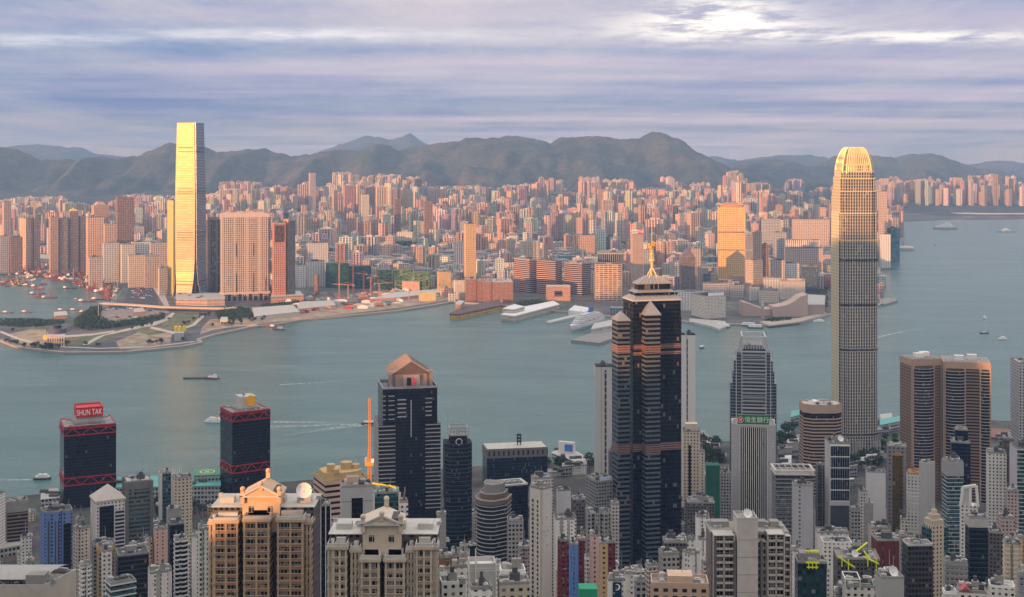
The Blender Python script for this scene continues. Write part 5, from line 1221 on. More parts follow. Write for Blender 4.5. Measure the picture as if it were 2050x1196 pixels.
mb = MB(); mb.prism([(w * .25 + (w * .55) * (.5 - .5 * math.cos(math.pi * i / 10)), -(h - 8 + 3 * math.sin(math.pi * i / 10))) for i in range(11)], 0, .3); e = mb.build('arch_top', simple('amber_arch', (.35, .20, .05), .5), r, (0, -.05, 0)); e.rotation_euler = (R(90), 0, 0); e.scale = (1, -1, 1)
r, w, d, h = T(1815, 1816, 1841, 950, 1270, 'white banded block with orange Chinese characters on its roof', f_white, yb=1065, ratio=.8, fh=3.4, band=b_white, band_h=1.7)
for i, ch in enumerate('金龍'): text(r, ch, 5.2, (w * (.25 + .5 * i), .4, h + 3.6), R(90), SIGNO, ext=.2, name='sign_character')
T(1840, 1857, 1872, 930, 1230, 'plain grey slab tower right of the orange character sign', simple('plain_grey_slab', (.38, .375, .36), .75, var=.12, scale=.3), yb=1085, ratio=1, n_ac=3, par=CONCL)
T(1911, 1913, 1938, 862, 1330, 'upper dark blue box with white gear, in front of brown towers', f_navy, yb=900, ratio=1, n_ac=8)
T(1902, 1905, 1943, 887, 1320, 'dark blue glass tower in front of the brown twin towers', f_navy, yb=975, ratio=1, n_ac=8)
r, w, d, h = T(1886, 1896, 1928, 926, 1160, 'teal glass tower with white floor lines and dish, right side', f_teal, yb=1115, ratio=1, fh=3.4, band=b_white, band_h=.45, proud=.2, band_top=14, capb=(b_grey, 12))
dish(r, (w * .8, d * .5, h + .5), 2, .5, 1)
T(1974, 1978, 2015, 908, 1220, 'white tower with punched windows and steel roof frame, right side', f_white, yb=1020, ratio=1, n_ac=12, plant=2)
T(2005, 2010, 2030, 880, 1300, 'dark slim tower left of the right edge teal tower', f_dres, yb=960, ratio=1)
r, w, d, h = T(2022, 2036, 2110, 900, 1180, 'white and teal glass tower cut by the right edge', f_teal, yb=1100, ratio=.8, fh=3.6, band=b_white, band_h=.6)
mb = MB(); mb.box(-.4, .2, 0, d, 0, h); mb.build('side_wall', b_lav, r)
r, w, d, h = T(1921, 1923, 1958, 1012, 1090, 'white framed tower with slanting open roof frame, lower right', f_white, yb=1165, ratio=.8, roof=False)
mb = MB()
for (a_, b_) in (((0, 0, h), (w * .15, 0, h + 15)), ((w, 0, h), (w * .9, 0, h + 17)), ((w * .15, 0, h + 15), (w * .9, 0, h + 17)), ((w * .55, 0, h), (w * .55, 0, h + 16))): mb.beam(a_, b_, 2.2)
mb.build('roof_frame', WHITE, r); mb = MB(); mb.prism(rect(w * .02, w * .6, .6, 2), h, h + 14); mb.build('roof_screen', b_white, r)
r, w, d, h = T(1932, 1941, 1979, 1040, 1000, 'dark green glass tower with grey side walls and green floor lines, lower right', f_black, yb=1165, ratio=.9, fh=3.6, band=simple('green_line', (.06, .14, .12), .4), band_h=.3, proud=.12, capb=(CONCL, 6))
T(1978, 1981, 2008, 1068, 960, 'dark slate tower beside the green lined tower', f_dres, yb=1170, ratio=1)
r, w, d, h = T(1850, 1866, 1890, 1052, 980, 'cream art deco tower with small windows and stepped crown, lower right', facade('deco_wall', (.48, .42, .32), (.03, .03, .028), fh=3.1, bw=3.0, wu=.4, wv=.5, stain=.15), yb=1190, ratio=1.0, roof=False)
for k_ in range(4): mb = MB(); e = k_ * 1.8; mb.box(e, w - e, e, d - e, h + k_ * 3.4, h + k_ * 3.4 + 3.4); mb.build('crown_step', simple('deco_stone', (.50, .43, .32), .7), r)
mb = MB(); mb.box(-2.2, w * .2, d * .1, d, 0, h - 3); mb.build('glass_side', f_teal, r); mb = MB(); mb.box(w * .85, w + 4.5, d * .15, d, 0, h - 3); mb.build('glass_side', f_teal, r)
r, w, d, h = T(1806, 1818, 1868, 1094, 840, 'dark slate box building with pale roof rim, lower right', facade('slate_wall', (.055, .05, .05), (.02, .02, .022), fh=3.4, bw=2.2, wu=.8, wv=.6, blind=.05), yb=1196, ratio=.7, par=CONCL, top=CONC)
ring([(w * .04, -(h - 4)), (w * .2, -(h - 4)), (w * .2, -(h - 40)), (w * .04, -(h - 40))][::-1], .3, 0, .2).build('outline_sign', WHITE, r).rotation_euler = (R(-90), 0, 0) if False else (0, 0, 0)
r, w, d, h = T(1744, 1756, 1800, 1084, 930, 'maroon block with flat pale roof, lower right centre', facade('maroon_block', (.13, .035, .03), (.03, .02, .02), fh=3.2, bw=8, wu=.1, wv=.6), yb=1145, ratio=.9, top=CONCL)
T(1800, 1803, 1832, 1076, 980, 'grey balcony tower right of the maroon block', f_greyw, yb=1110, ratio=1, name='apartment_tower', cat='apartment tower')
T(1802, 1804, 1818, 1042, 1060, 'white rooftop hut tower above the maroon block', f_resid, yb=1075, ratio=1, name='apartment_tower', cat='apartment tower')
T(1738, 1744, 1785, 1060, 1050, 'cluttered grey roof with green awnings, lower right centre', f_resid, yb=1085, ratio=.9, n_ac=14, plant=2, name='apartment_tower', cat='apartment tower')
T(1632, 1637, 1700, 1068, 1060, 'low white block with heaped roof plant, under the white framed tower', f_resid2, yb=1095, ratio=.6, n_ac=16, plant=2, name='apartment_tower', cat='apartment tower')
T(1642, 1648, 1706, 1088, 990, 'white sheltered roof block below the heaped roof plant', f_white, yb=1120, ratio=.6, n_ac=10, par=WHITE)
def gondolas(root, w, z, n, y=-1.0):
    for k in range(n):
        xx = w * (k + .5) / n; g = empty('roof_gondola', (xx, y, z)); g.parent = root
        mb = MB(); mb.box(-3.6, 3.6, -.35, .35, 0, .7); mb.build('rail_beam', YGRN, g)
        mb = MB(); mb.box(-3.0, 3.0, -.3, .3, -2.4, -1.9); mb.build('cradle', YGRN, g)
        for q_ in (-2, 0, 2): mb = MB(); mb.box(q_ - .22, q_ + .22, -.25, .25, -3, .9); mb.build('hanger', YGRN, g)
r, w, d, h = T(1591, 1597, 1655, 1128, 720, 'dark teal glass building with lime yellow roof gondolas, bottom right', facade('dark_teal_wall', (.02, .035, .04), (.01, .05, .055), fh=3.4, bw=2.4, wu=.85, wv=.6, blind=.08), yb=1196, ratio=.8, n_ac=6)
gondolas(r, w, h + .5, 1, -1.2); gondolas(r, w * 1.1, h + 5.2, 1, 4)
mb = MB(); mb.box(w * .1, w * .8, 3, d * .8, h, h + 4.6); mb.build('plant_room', CONC, r)
T(1586, 1588, 1600, 1105, 760, 'narrow white edge tower left of the lime gondola building', f_resid2, yb=1196, ratio=1, name='apartment_tower', cat='apartment tower')
r, w, d, h = T(1668, 1676, 1762, 1120, 860, 'dark building with diagonal lime yellow gondola rails and dish', f_dres, yb=1160, ratio=.8, n_ac=12, plant=1)
for (a_, b_) in (((w * .02, -1, h + 2), (w * .4, -3, h - 4)), ((w * .45, 2, h + 5), (w * .75, 9, h + 9)), ((w * .6, -2, h + 3), (w * .95, -3, h - 1)), ((w * .62, 0, h + 6), (w * .8, -2, h))):
    mb = MB(); mb.beam(a_, b_, .75); mb.build('gondola_rail', YGRN, r)
for (xx, zz_) in ((.1, -4), (.25, -6), (.7, -3), (.9, -5)): mb = MB(); mb.box(w * xx - .3, w * xx + .3, -3, -2.5, h + zz_, h + zz_ + 7); mb.build('hanger', YGRN, r)
dish(r, (w * .42, 3, h + 1), 2.4, .3, 1.0); dish(r, (w * .55, 9, h + 1), 1.6, .3, .9)
r, w, d, h = T(1751, 1765, 1810, 1160, 660, 'plain pale grey building with large roof dish, bottom right', simple('plain_pale_grey', (.36, .355, .35), .75, var=.12, scale=.3), yb=1196, ratio=1, top=CONCL, n_ac=2, plant=0)
dish(r, (w * .62, d * .4, h), 2.5, .3, 1.1)
r, w, d, h = T(1686, 1692, 1752, 1176, 640, 'white building with open roof frame and planted terrace', f_white, yb=1196, ratio=.8, top=simple('roof_garden', (.03, .09, .02)), plant=0)
mb = MB()
for (a_, b_) in (((0, 0, h), (0, 0, h + 4)), ((0, d, h), (0, d, h + 4)), ((w * .5, 0, h), (w * .5, 0, h + 4)), ((0, 0, h + 4), (w * .5, 0, h + 4)), ((0, 0, h + 4), (0, d, h + 4)), ((0, d, h + 4), (w * .5, d, h + 4)), ((w * .5, 0, h + 4), (w * .5, d, h + 4))): mb.beam(a_, b_, .4)
mb.build('roof_frame', WHITE, r)
T(1889, 1893, 1937, 1128, 860, 'grey building with brown window strips below the art deco tower', f_greyw, yb=1190, ratio=.8, n_ac=12, fh=3.5, band=b_grey, band_h=1.4)
r, w, d, h = T(1996, 2005, 2032, 1040, 1020, 'brown gabled roof building near the right edge', f_resid4, yb=1085, ratio=1, n_ac=4)
T(2008, 2012, 2046, 1090, 880, 'cream tower with dark balcony strips near the right edge', f_cream, yb=1180, ratio=1, band=simple('cream_band', (.5, .44, .34), .7), band_h=1.2, fh=3, name='apartment_tower', cat='apartment tower')
T(2030, 2034, 2080, 1078, 900, 'tan window dotted tower cut by the right edge', f_tan, yb=1140, ratio=1, name='apartment_tower', cat='apartment tower')
T(2036, 2040, 2090, 1150, 760, 'grey rounded block in the bottom right corner', f_greyw, yb=1196, ratio=1, band=b_grey, band_h=1, fh=3, name='apartment_tower', cat='apartment tower')
r, w, d, h = T(1915, 1920, 1975, 1186, 620, 'white building with pink red pitched roof at the bottom', f_white, yb=1196, ratio=.8, top=simple('pink_red_roof', (.45, .10, .12), .7))
mb = MB(); mb.face([(0, 0, h), (w * .5, 0, h), (w * .25, 0, h + 3)]); mb.face([(0, 0, h), (w * .25, 0, h + 3), (w * .25, d, h + 3), (0, d, h)]); mb.face([(w * .5, 0, h), (w * .5, d, h), (w * .25, d, h + 3), (w * .25, 0, h + 3)]); mb.build('pitched_roof', MC['pink_red_roof'], r)
T(1978, 1982, 2032, 1176, 700, 'white low roof terrace block at the bottom right', f_white, yb=1196, ratio=.8, top=CONCL, par=WHITE)
T(1700, 1704, 1722, 1020, 1180, 'small grey block right of the dark panel tower', f_greyw, yb=1070, ratio=1)
T(2012, 2016, 2040, 985, 1120, 'brown roofed slab behind the gabled building, right', f_resid4, yb=1040, ratio=1, n_ac=6)
# ---------------------------------------------------------------- near town: the small buildings that fill the gaps
def covered(px0, px1, ytop, Y):
    for (a, b, yb, Yb) in COVER:
        if Yb > Y and px1 > a and px0 < b and ytop < yb - 4: return True
    return False
def free(x, y, r):
    for (a, b, q_) in FOOT:
        if (a - x) ** 2 + (b - y) ** 2 < (q_ + r) ** 2: return False
    return True
HUES = [(f_white, 'white'), (f_resid, 'pale grey'), (f_resid2, 'white striped'), (f_cream, 'cream'), (f_greyw, 'grey'), (f_resid3, 'ochre'), (f_resid4, 'rose brown'), (f_dres, 'dark'), (f_pink, 'pink'), (f_dres, 'charcoal'), (f_greyw, 'stained grey'), (f_black, 'black glass'), (f_tan, 'tan'), (f_navy, 'navy glass')]
LBN = {}; MADE = []
def near_fill():
    rn = random.Random(21); n = 0; seen = {}
    tries = []
    for _ in range(4200):
        Y = rn.choice([rn.uniform(1000, 1480), rn.uniform(760, 1200), rn.uniform(640, 900)]); px = rn.uniform(-30, 2080); tries.append((Y, px))
    for Y, px in tries:
        if n >= 300: break
        wpx = rn.uniform(13, 21) * 900 / Y + 4; x0, x1 = px - wpx / 2, px + wpx / 2
        lim = interp([(640, 1168), (760, 1125), (900, 1095), (1050, 1050), (1200, 1025), (1480, 1000)], Y)
        ztop_min = TI(X(px, Y), Y) + 9
        ylow = HY + F * (H - ztop_min) / Y
        if ylow < lim: continue
        yt = rn.uniform(lim, min(lim + 70, ylow))
        if Y > 1280: yt = min(max(yt, ylow - rn.uniform(5, 60)), 1120)
        if yt > 1192: continue
        if covered(x0 - 1, x1 + 1, yt, Y): continue
        cx_, cy_ = X(px, Y), Y + 8; rr = .5 * (x1 - x0) * Y / F * 1.15
        if not free(cx_, cy_, rr * .8): continue
        m, hue = rn.choice(HUES)
        left = px < CX or rn.random() < .5
        xc = x0 + (x1 - x0) * (rn.uniform(.1, .35))
        near = min(((abs(c[0] + c[1] - 2 * px), c) for c in NEARREF), key=lambda t: t[0])[1]
        key = (hue, near[2], px > (near[0] + near[1]) / 2); k = seen.get(key, 0); seen[key] = k + 1
        ordw = ['', 'second ', 'third ', 'fourth ', 'fifth ', 'sixth ', 'seventh ', 'eighth '][min(k, 7)] if k < 8 else 'ninth '
        if k > 8: continue
        side = 'right of' if px > (near[0] + near[1]) / 2 else 'left of'
        LBN.setdefault((hue, side, near[2]), []).append((abs(px - (near[0] + near[1]) / 2), n)); r_ = T(x0, xc, x1, yt, Y, 'x', m, yb=min(1196, yt + 60), ratio=rn.uniform(.7, 1.2), n_ac=4 if Y > 1000 else 6,
          plant=1, name='apartment_tower', cat='apartment tower', group='small apartment towers between the larger near buildings', seed=n, par=rn.choice([CONC, CONCL, WHITE]), cover=True,
          band=rn.choice([None, None, b_white, b_grey]) if Y < 950 else None, band_h=.35, fh=2.9, proud=.35)[0]
        MADE.append(r_); n += 1
NEARREF = [(12, 56, 'brown banded block'), (80, 145, 'blue painted tower'), (181, 250, 'pyramid roofed tower'), (344, 386, 'cream window column tower'), (419, 628, 'tan gabled block'), (655, 876, 'beige gabled block'),
           (936, 993, 'diamond emblem cube'), (1057, 1108, 'cream slab tower'), (1139, 1158, 'bright blue tower'), (1234, 1367, 'dark prism skyscraper'), (1425, 1582, 'balcony block'), (1651, 1701, 'dark panel tower'),
           (1775, 1815, 'amber glass tower'), (1850, 1890, 'art deco tower'), (1932, 1979, 'green lined tower'), (1744, 1800, 'maroon block'), (2008, 2046, 'cream tower by the right edge'), (1464, 1553, 'green bank sign'), (232, 298, 'low black glass tower')]
near_fill()
OW = ['nearest', 'second', 'third', 'fourth', 'fifth', 'sixth', 'seventh', 'eighth', 'ninth', 'tenth']
for (hue, side, nm), L_ in LBN.items():
    for j, (_, k) in enumerate(sorted(L_)): MADE[k]['label'] = '%s small %s tower %s the %s' % (OW[j], hue, side, nm)

# waterfront of the near shore: low terminals, piers, roads, trees
def slab(name, px, Y, z0, z1, mat, label=None, cat=None, parent=None, kind=None, z=3.2):
    mb = MB(); mb.prism([(X(p, yy), yy) for p, yy in px], z0, z1); o = mb.build(name, mat, parent)
    return tag(o, label, cat, None, kind)
def gslab(name, pts, z0, z1, mat, label=None, cat=None, parent=None, kind=None, zg=3.0):
    mb = MB(); P_ = [G(x, y, zg) for x, y in pts]
    area = sum(P_[i - 1][0] * P_[i][1] - P_[i][0] * P_[i - 1][1] for i in range(len(P_)))
    if area < 0: P_ = P_[::-1]
    mb.prism(P_, z0, z1, bottom=True); o = mb.build(name, mat, parent); return tag(o, label, cat, None, kind)
ROAD = simple('asphalt', (.055, .056, .058), .85, var=.25, scale=.05); PAVE = simple('pavement', (.30, .28, .25), .85, var=.3, scale=.05); LAWN = simple('lawn', (.055, .10, .03), .95, var=.5, scale=.05)
def lowblock(pts, z1, mat, label, name='low_building', cat='low building', zg=3.0, roofm=None, zb=3.0, extra=0, seed=1, group=None):
    P_ = [G(x, y, zg) for x, y in pts]
    area = sum(P_[i - 1][0] * P_[i][1] - P_[i][0] * P_[i - 1][1] for i in range(len(P_)))
    if area < 0: P_ = P_[::-1]
    cx_, cy_ = sum(p[0] for p in P_) / len(P_), sum(p[1] for p in P_) / len(P_)
    L = [(x - cx_, y - cy_) for x, y in P_]
    rt = empty(name, (cx_, cy_, zb)); tag(rt, label, cat, group)
    mb = MB(); mb.prism(L, 0, z1); mb.build('wall', mat, rt)
    mb = MB(); mb.prism(inset(L, .6), z1, z1 + .8, bottom=True); mb.build('roof', roofm or CONCL, rt)
    rn = random.Random(seed)
    for k in range(extra):
        t = rn.random(); s_ = rn.random(); a, b = L[0], L[1]; c = L[-1]
        q_ = (a[0] + (b[0] - a[0]) * t + (c[0] - a[0]) * s_ * .8, a[1] + (b[1] - a[1]) * t + (c[1] - a[1]) * s_ * .8)
        inst('plant_room', proto_mesh('plant' + CONCL.name, m_plant, CONCL), rt, (q_[0], q_[1], z1 + .8), (rn.uniform(2, 5), rn.uniform(2, 4), rn.uniform(2, 4)))
    FOOT.append((cx_, cy_, 12)); return rt
f_term = facade('terminal_windows', (.34, .34, .33), (.02, .025, .03), fh=5, bw=4, wu=.7, wv=.5, blind=.1)
# ferry terminal with the green helipad
rt = lowblock([(232, 1012), (441, 1008), (441, 985), (236, 990)], 20, f_term, 'ferry terminal with teal roof sheets behind the dark grey tower', roofm=TEALR, extra=5)
rt = lowblock([(388, 1000), (441, 998), (441, 984), (390, 985)], 27, f_term, 'green helipad block with yellow circle between the two gabled and black towers', roofm=GREENR)
ring(ngon(0, 0, 9, 28), 1.4, 27.9, 28.0).build('landing_circle', YELL, rt)
for q_ in (-1.4, 1.4): mb = MB(); mb.box(q_ - .5, q_ + .5, -4, 4, 27.9, 28.0); mb.build('landing_mark', WHITE, rt)
mb = MB(); mb.box(-1.4, 1.4, -.5, .5, 27.9, 28.05); mb.build('landing_mark', WHITE, rt)
lowblock([(82, 1026), (118, 1022), (116, 1003), (84, 1006)], 14, f_term, 'grey ferry pier building left of the first black tower', extra=4)
lowblock([(0, 1120), (60, 1108), (64, 1090), (-20, 1096)], 10, f_term, 'low brown quay shed behind the small white stepped house', extra=3)
# central piers with teal roofs
def pier(pts, roofm, label, z1=9):
    rt = lowblock(pts, z1, f_term, label, name='pier_building', cat='pier', zb=2.5, roofm=roofm, zg=3)
    return rt
pier([(1583, 852), (1604, 846), (1602, 836), (1585, 840)], TEALR, 'teal roofed pier pavilion left of the beige banded tower', 12)
pier([(1762, 868), (1802, 860), (1802, 850), (1762, 856)], TEALR, 'long teal roofed ferry pier right of the tallest near tower', 12)
pier([(1764, 850), (1786, 846), (1784, 838), (1762, 841)], CONCL, 'grey ferry pier behind the long teal roofed pier', 8)
gslab('jetty', [(1982, 862), (2070, 868), (2070, 888), (1982, 880)], -1, 6.5, simple('brown_deck', (.26, .13, .10), .8), 'brown decked jetty by the right edge tower', 'jetty')
gslab('jetty', [(1383, 868), (1400, 862), (1438, 886), (1420, 894)], -1, 4.5, simple('grey_deck', (.24, .22, .20), .8), 'grey jetty right of the cream stepped crown tower', 'jetty')
# the pale ferry pier with blue board
rt = lowblock([(1104, 920), (1158, 940), (1182, 932), (1130, 905)], 8, f_term, 'ferry pier with white frame and blue board beside the grey slab', name='pier_building', cat='pier', extra=6)
mb = MB(); mb.prism([(-16, 10), (4, 2), (6, 6), (-14, 14)], 8, 24); mb.build('sign_frame', WHITE, rt)
mb = MB(); mb.prism([(-8, 6), (2, 2), (2.3, 2.5), (-7.7, 6.5)], 12, 21); mb.build('sign_panel', simple('blue_board', (.05, .16, .5), .5), rt)
# roads and low decks of the near waterfront
for pts, m_, nm, zz_ in (([(1385, 905), (1470, 915), (1560, 905), (1600, 885), (1600, 893), (1560, 915), (1470, 925), (1385, 916)], ROAD, 'road', 3.3), ([(1560, 880), (1605, 868), (1640, 864), (1640, 872), (1605, 878), (1562, 890)], PAVE, 'pavement', 3.34),
                     ([(1762, 895), (1805, 890), (1805, 905), (1762, 910)], ROAD, 'road', 3.3), ([(1765, 878), (1804, 874), (1804, 884), (1765, 888)], LAWN, 'lawn', 3.35), ([(1095, 948), (1190, 936), (1190, 946), (1095, 958)], ROAD, 'road', 3.3),
                     ([(1985, 900), (2030, 896), (2030, 912), (1985, 916)], LAWN, 'lawn', 3.35), ([(1400, 925), (1460, 930), (1460, 945), (1400, 940)], PAVE, 'pavement', 3.34)):
    gslab(nm, pts, 3.0, zz_, m_, kind='structure')
rn = random.Random(5)
LOWW = [f_term, f_white, f_greyw, CONCL]
ORDQ = ['first', 'second', 'third', 'fourth', 'fifth', 'sixth', 'seventh', 'eighth', 'ninth', 'tenth', 'eleventh', 'twelfth', 'thirteenth', 'fourteenth', 'fifteenth', 'sixteenth', 'seventeenth', 'eighteenth', 'nineteenth', 'twentieth'] + ['twenty-' + t for t in ('first', 'second', 'third', 'fourth', 'fifth', 'sixth', 'seventh', 'eighth', 'ninth')]
for i, (px, py) in enumerate(sorted([(1400, 885), (1410, 900), (1432, 903), (1445, 925), (1572, 905), (1588, 900), (1578, 925), (1768, 868), (1775, 915), (1790, 902), (1640, 945), (1655, 940), (1110, 952), (1135, 950), (1160, 948), (1700, 975), (1725, 935), (1745, 925), (1708, 950), (1992, 930), (2010, 880), (640, 990), (330, 1010), (640, 1010), (905, 960), (930, 955), (1420, 960), (1592, 955), (1575, 945)])):
    w_ = rn.uniform(8, 16)
    lowblock([(px - w_, py + 4), (px + w_, py + 2), (px + w_, py - 5), (px - w_, py - 3)], rn.uniform(5, 12), rn.choice(LOWW), '%s low hall on the near quay, %s from the left' % (['grey', 'pale'][i % 2], ORDQ[i]), roofm=rn.choice([CONCL, CONC, WHITE, CONC]), seed=i, extra=2)
# trees
f_leaf = simple('tree_leaves', (.030, .055, .018), .9, var=.6, scale=.8); f_bark = simple('tree_bark', (.07, .05, .035), .9)
def tree_mesh(seed, n=150, r=4.5):
    rn = random.Random(seed); mb = MB()
    lobes = [(rn.uniform(-.55, .55) * r, rn.uniform(-.55, .55) * r, rn.uniform(-.3, .45) * r, rn.uniform(.45, .7) * r) for _ in range(7)]
    for _ in range(n):
        l = rn.choice(lobes); v = Vector((rn.gauss(0, 1), rn.gauss(0, 1), rn.gauss(0, .8))).normalized() * l[3] * rn.uniform(.7, 1.05)
        c = Vector((l[0], l[1], l[2] + r * 1.1)) + v; s = rn.uniform(.45, .95)
        a = Vector((rn.gauss(0, 1), rn.gauss(0, 1), rn.gauss(0, 1))).normalized() * s; b = a.cross(Vector((rn.gauss(0, 1), rn.gauss(0, 1), rn.gauss(0, 1)))).normalized() * s
        mb.face([c + a, c + b, c - a, c - b])
    return mb
CROWNS = []
for sd_ in range(4):
    me = tree_mesh(sd_).mesh('crown'); me.materials.append(f_leaf); CROWNS.append(me)
mb = MB(); mb.loft([(0, ngon(0, 0, .4, 6)), (4, ngon(.2, 0, .22, 6))]); TRUNK = mb.mesh('trunk'); TRUNK.materials.append(f_bark)
def tree(x, y, z, s, label, group):
    t = empty('tree', (x, y, z)); tag(t, label, 'tree', group)
    inst('trunk', TRUNK, t, (0, 0, 0), (s, s, s)); inst('crown', rn.choice(CROWNS), t, (0, 0, .6 * s), (s, s, s * rn.uniform(.85, 1.1)), rn.uniform(0, 6)); return t
for (a, b, y0, y1, n_, where) in ((1390, 1440, 888, 935, 26, 'by the jetty right of the cream stepped crown tower'), (1560, 1602, 866, 900, 16, 'left of the beige banded tower'), (1700, 1765, 915, 945, 16, 'at the foot of the tallest near tower'), (1765, 1800, 878, 912, 8, 'by the long teal roofed pier'),
                                (1090, 1190, 930, 950, 14, 'by the ferry pier with the blue board'), (1420, 1462, 955, 1010, 10, 'behind the dark green netting'), (1985, 2025, 895, 935, 10, 'beside the brown twin towers'), (236, 440, 1018, 1034, 14, 'below the ferry terminal')):
    for k in range(n_):
        x, y = G(rn.uniform(a, b), rn.uniform(y0, y1), 3.2); tree(x, y, 3.2, rn.uniform(1.1, 1.8), 'round dark green street tree ' + where, 'trees ' + where)
# ================================================================ far side of the harbour
k_pink = facade('far_pink_tower', (.50, .40, .34), (.09, .08, .08), fh=6.0, bw=6.8, wu=.5, wv=.55, grough=.3, blind=.1, bump=0, stain=.12, gvar=.4)
k_cream = facade('far_cream_tower', (.60, .54, .44), (.10, .09, .08), fh=6.0, bw=5.4, wu=.45, wv=.5, grough=.3, blind=.1, bump=0, stain=.12, gvar=.4)
k_grey = facade('far_grey_tower', (.42, .42, .42), (.07, .08, .09), fh=6.0, bw=6.0, wu=.55, wv=.55, grough=.25, blind=.1, bump=0, stain=.15, gvar=.4)
k_white = facade('far_white_tower', (.62, .61, .58), (.10, .11, .12), fh=6.0, bw=7.5, wu=.45, wv=.5, grough=.3, blind=.1, bump=0, stain=.15, gvar=.4)
k_brown = facade('far_brown_tower', (.30, .20, .16), (.05, .04, .04), fh=6.0, bw=6.0, wu=.55, wv=.6, grough=.25, blind=.1, bump=0, stain=.15, gvar=.4)
k_blue = facade('far_blue_glass', (.14, .18, .22), (.04, .07, .10), fh=4, bw=3.0, wu=.9, wv=.8, grough=.15, blind=.05, bump=0, stain=.1, gvar=.4)
k_mass = facade('far_mass', (.5, .5, .5), (.06, .06, .068), fh=6.0, bw=7.5, wu=.52, wv=.6, grough=.3, blind=.1, bump=0, stain=.12, colattr=True, gvar=.4)
KM = [(k_pink, 'salmon'), (k_cream, 'cream'), (k_grey, 'grey'), (k_white, 'white'), (k_brown, 'brown'), (k_blue, 'blue glass')]
KFOOT = []
def KT(x0, xc, x1, yt, Y, label, mat, ratio=.8, name='tower_block', cat='tower block', yb=600, fh=3.2, **kw):
    kw.setdefault('n_ac', 0); kw.setdefault('plant', 1)
    r = tower(x0, xc, x1, yt, Y, label, mat, ratio=ratio, name=name, cat=cat, yb=yb, fh=fh, foot=False, cover=False, **kw)
    KFOOT.append((min(x0, xc) - 1, x1 + 1, yb, Y, r[0].location.x, max(r[1], r[2])))
    return r
# ---- the tallest tower: mirrored faces, recessed corners, flared foot
def icc():
    Y = 3600.0
    f_front = facade('sun_gold_shingle_glass', (.28, .20, .16), (.44, .33, .29), fh=6.5, bw=13, wu=.985, wv=.76, grough=.30, wrough=.36, gvar=.16, spec=.46, tint=(1, .95, .10), blind=0, bump=.2, stain=.05)  # pink and gold of the low sun put into the glass colour
    f_sd = facade('shaded_mirror_glass', (.30, .32, .36), (.16, .19, .24), fh=4.3, bw=3, wu=.95, wv=.7, grough=.25, gmetal=.7, wrough=.4, wmetal=.5, gvar=.3, blind=0, bump=.2, stain=.08)  # darker copy of the glass, shade put into its colour
    lv = simple('louvre_floor', (.10, .075, .05), .5, .4)
    cx, a, w, d = solve_box(350, 387, 402, Y, 1.0)
    # near face looks a little to the left of the camera: plan angle set for that
    a = R(-13.0); xl, xr = X(349, Y), X(402, Y); w = d = 62.0
    root = empty('skyscraper', (X(350, Y) + 0, Y, 3), a); tag(root, 'tallest tower across the harbour, square mirrored shaft glowing gold', 'skyscraper')
    zt = Z(246, Y) - 3
    def sec(z, e, wid=1.0):
        c = 6.0
        a0, a1, b0, b1 = -e, w + e, -e, d + e
        return (z, [(a0 + c, b0 + 1.5), (a1 - c, b0 + 1.5), (a1 - c, b0 + c), (a1 - 1.5, b0 + c), (a1 - 1.5, b1 - c), (a1 - c, b1 - c), (a1 - c, b1 - 1.5), (a0 + c, b1 - 1.5), (a0 + c, b1 - c), (a0 + 1.5, b1 - c), (a0 + 1.5, b0 + c), (a0 + c, b0 + c)])
    prof = [(0, -1), (40, -1), (90, -.5), (zt * .45, 0), (zt * .62, -.6), (zt * .8, -2.2), (zt - 10, -4)]
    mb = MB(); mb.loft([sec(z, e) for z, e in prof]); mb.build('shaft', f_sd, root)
    # four curtain screens, each standing proud and flaring out at the foot, rising past the roof
    def screen(side):
        mb = MB(); pr = [(6, 13.0, .70), (22, 8.5, .74), (45, 4.6, .80), (75, 2.2, .86), (110, .9, .90), (zt * .45, .6, .92), (zt * .62, 0, .91), (zt * .8, -1.6, .86), (zt, -3.6, .80)]
        secs = []
        for z, e, s in pr:
            m = w / 2; hw = w / 2 * s
            P_ = [(m - hw, -e), (m + hw, -e), (m + hw, -e + 1.4), (m - hw, -e + 1.4)]
            if side == 1: P_ = [(w - y, x) for x, y in P_]
            if side == 2: P_ = [(w - x, d - y) for x, y in P_]
            if side == 3: P_ = [(y, d - x) for x, y in P_]
            secs.append((z, P_))
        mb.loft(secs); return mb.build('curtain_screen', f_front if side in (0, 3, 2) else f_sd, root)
    scr = [screen(i) for i in range(4)]
    for yy, hh in ((297, 1.6), (305, 1.6), (378, 1), (384, 1), (388.5, 1.3), (466, 1.2), (471, 1.2), (476, 1.2), (481, 1.2), (564, 1.3), (570, 1.3)):
        z = Z(yy, Y) - 3; e = interp([(6, 13), (22, 8.5), (45, 4.6), (75, 2.2), (110, .9), (zt * .45, .6), (zt * .62, 0), (zt * .8, -1.6), (zt, -3.6)], z)
        mb = MB(); hw = w / 2 * .78 * (1 if z < 300 else .9); mb.box(w / 2 - hw, w / 2 + hw, -e - .5, -e + .3, z, z + hh * 1.5); mb.build('louvre_band', lv, scr[0])
        mb = MB(); mb.box(w - 1.6, w + .6 + max(e, 0), d / 2 - hw, d / 2 + hw, z, z + hh * 1.5); mb.build('louvre_band', lv, root)
    mb = MB(); mb.prism(rect(6, w - 6, 6, d - 6), zt - 10, zt - 5); mb.build('plant_room', CONC, root)
    # entrance canopies at the foot
    for i in range(9): mb = MB(); xx = 6 + 6.2 * i; mb.beam((xx, -12.5, 8), (xx, -17, 0), .8); mb.build('canopy_leg', STEEL, root)
    KFOOT.append((345, 404, 605, Y, root.location.x, 62))
icc()
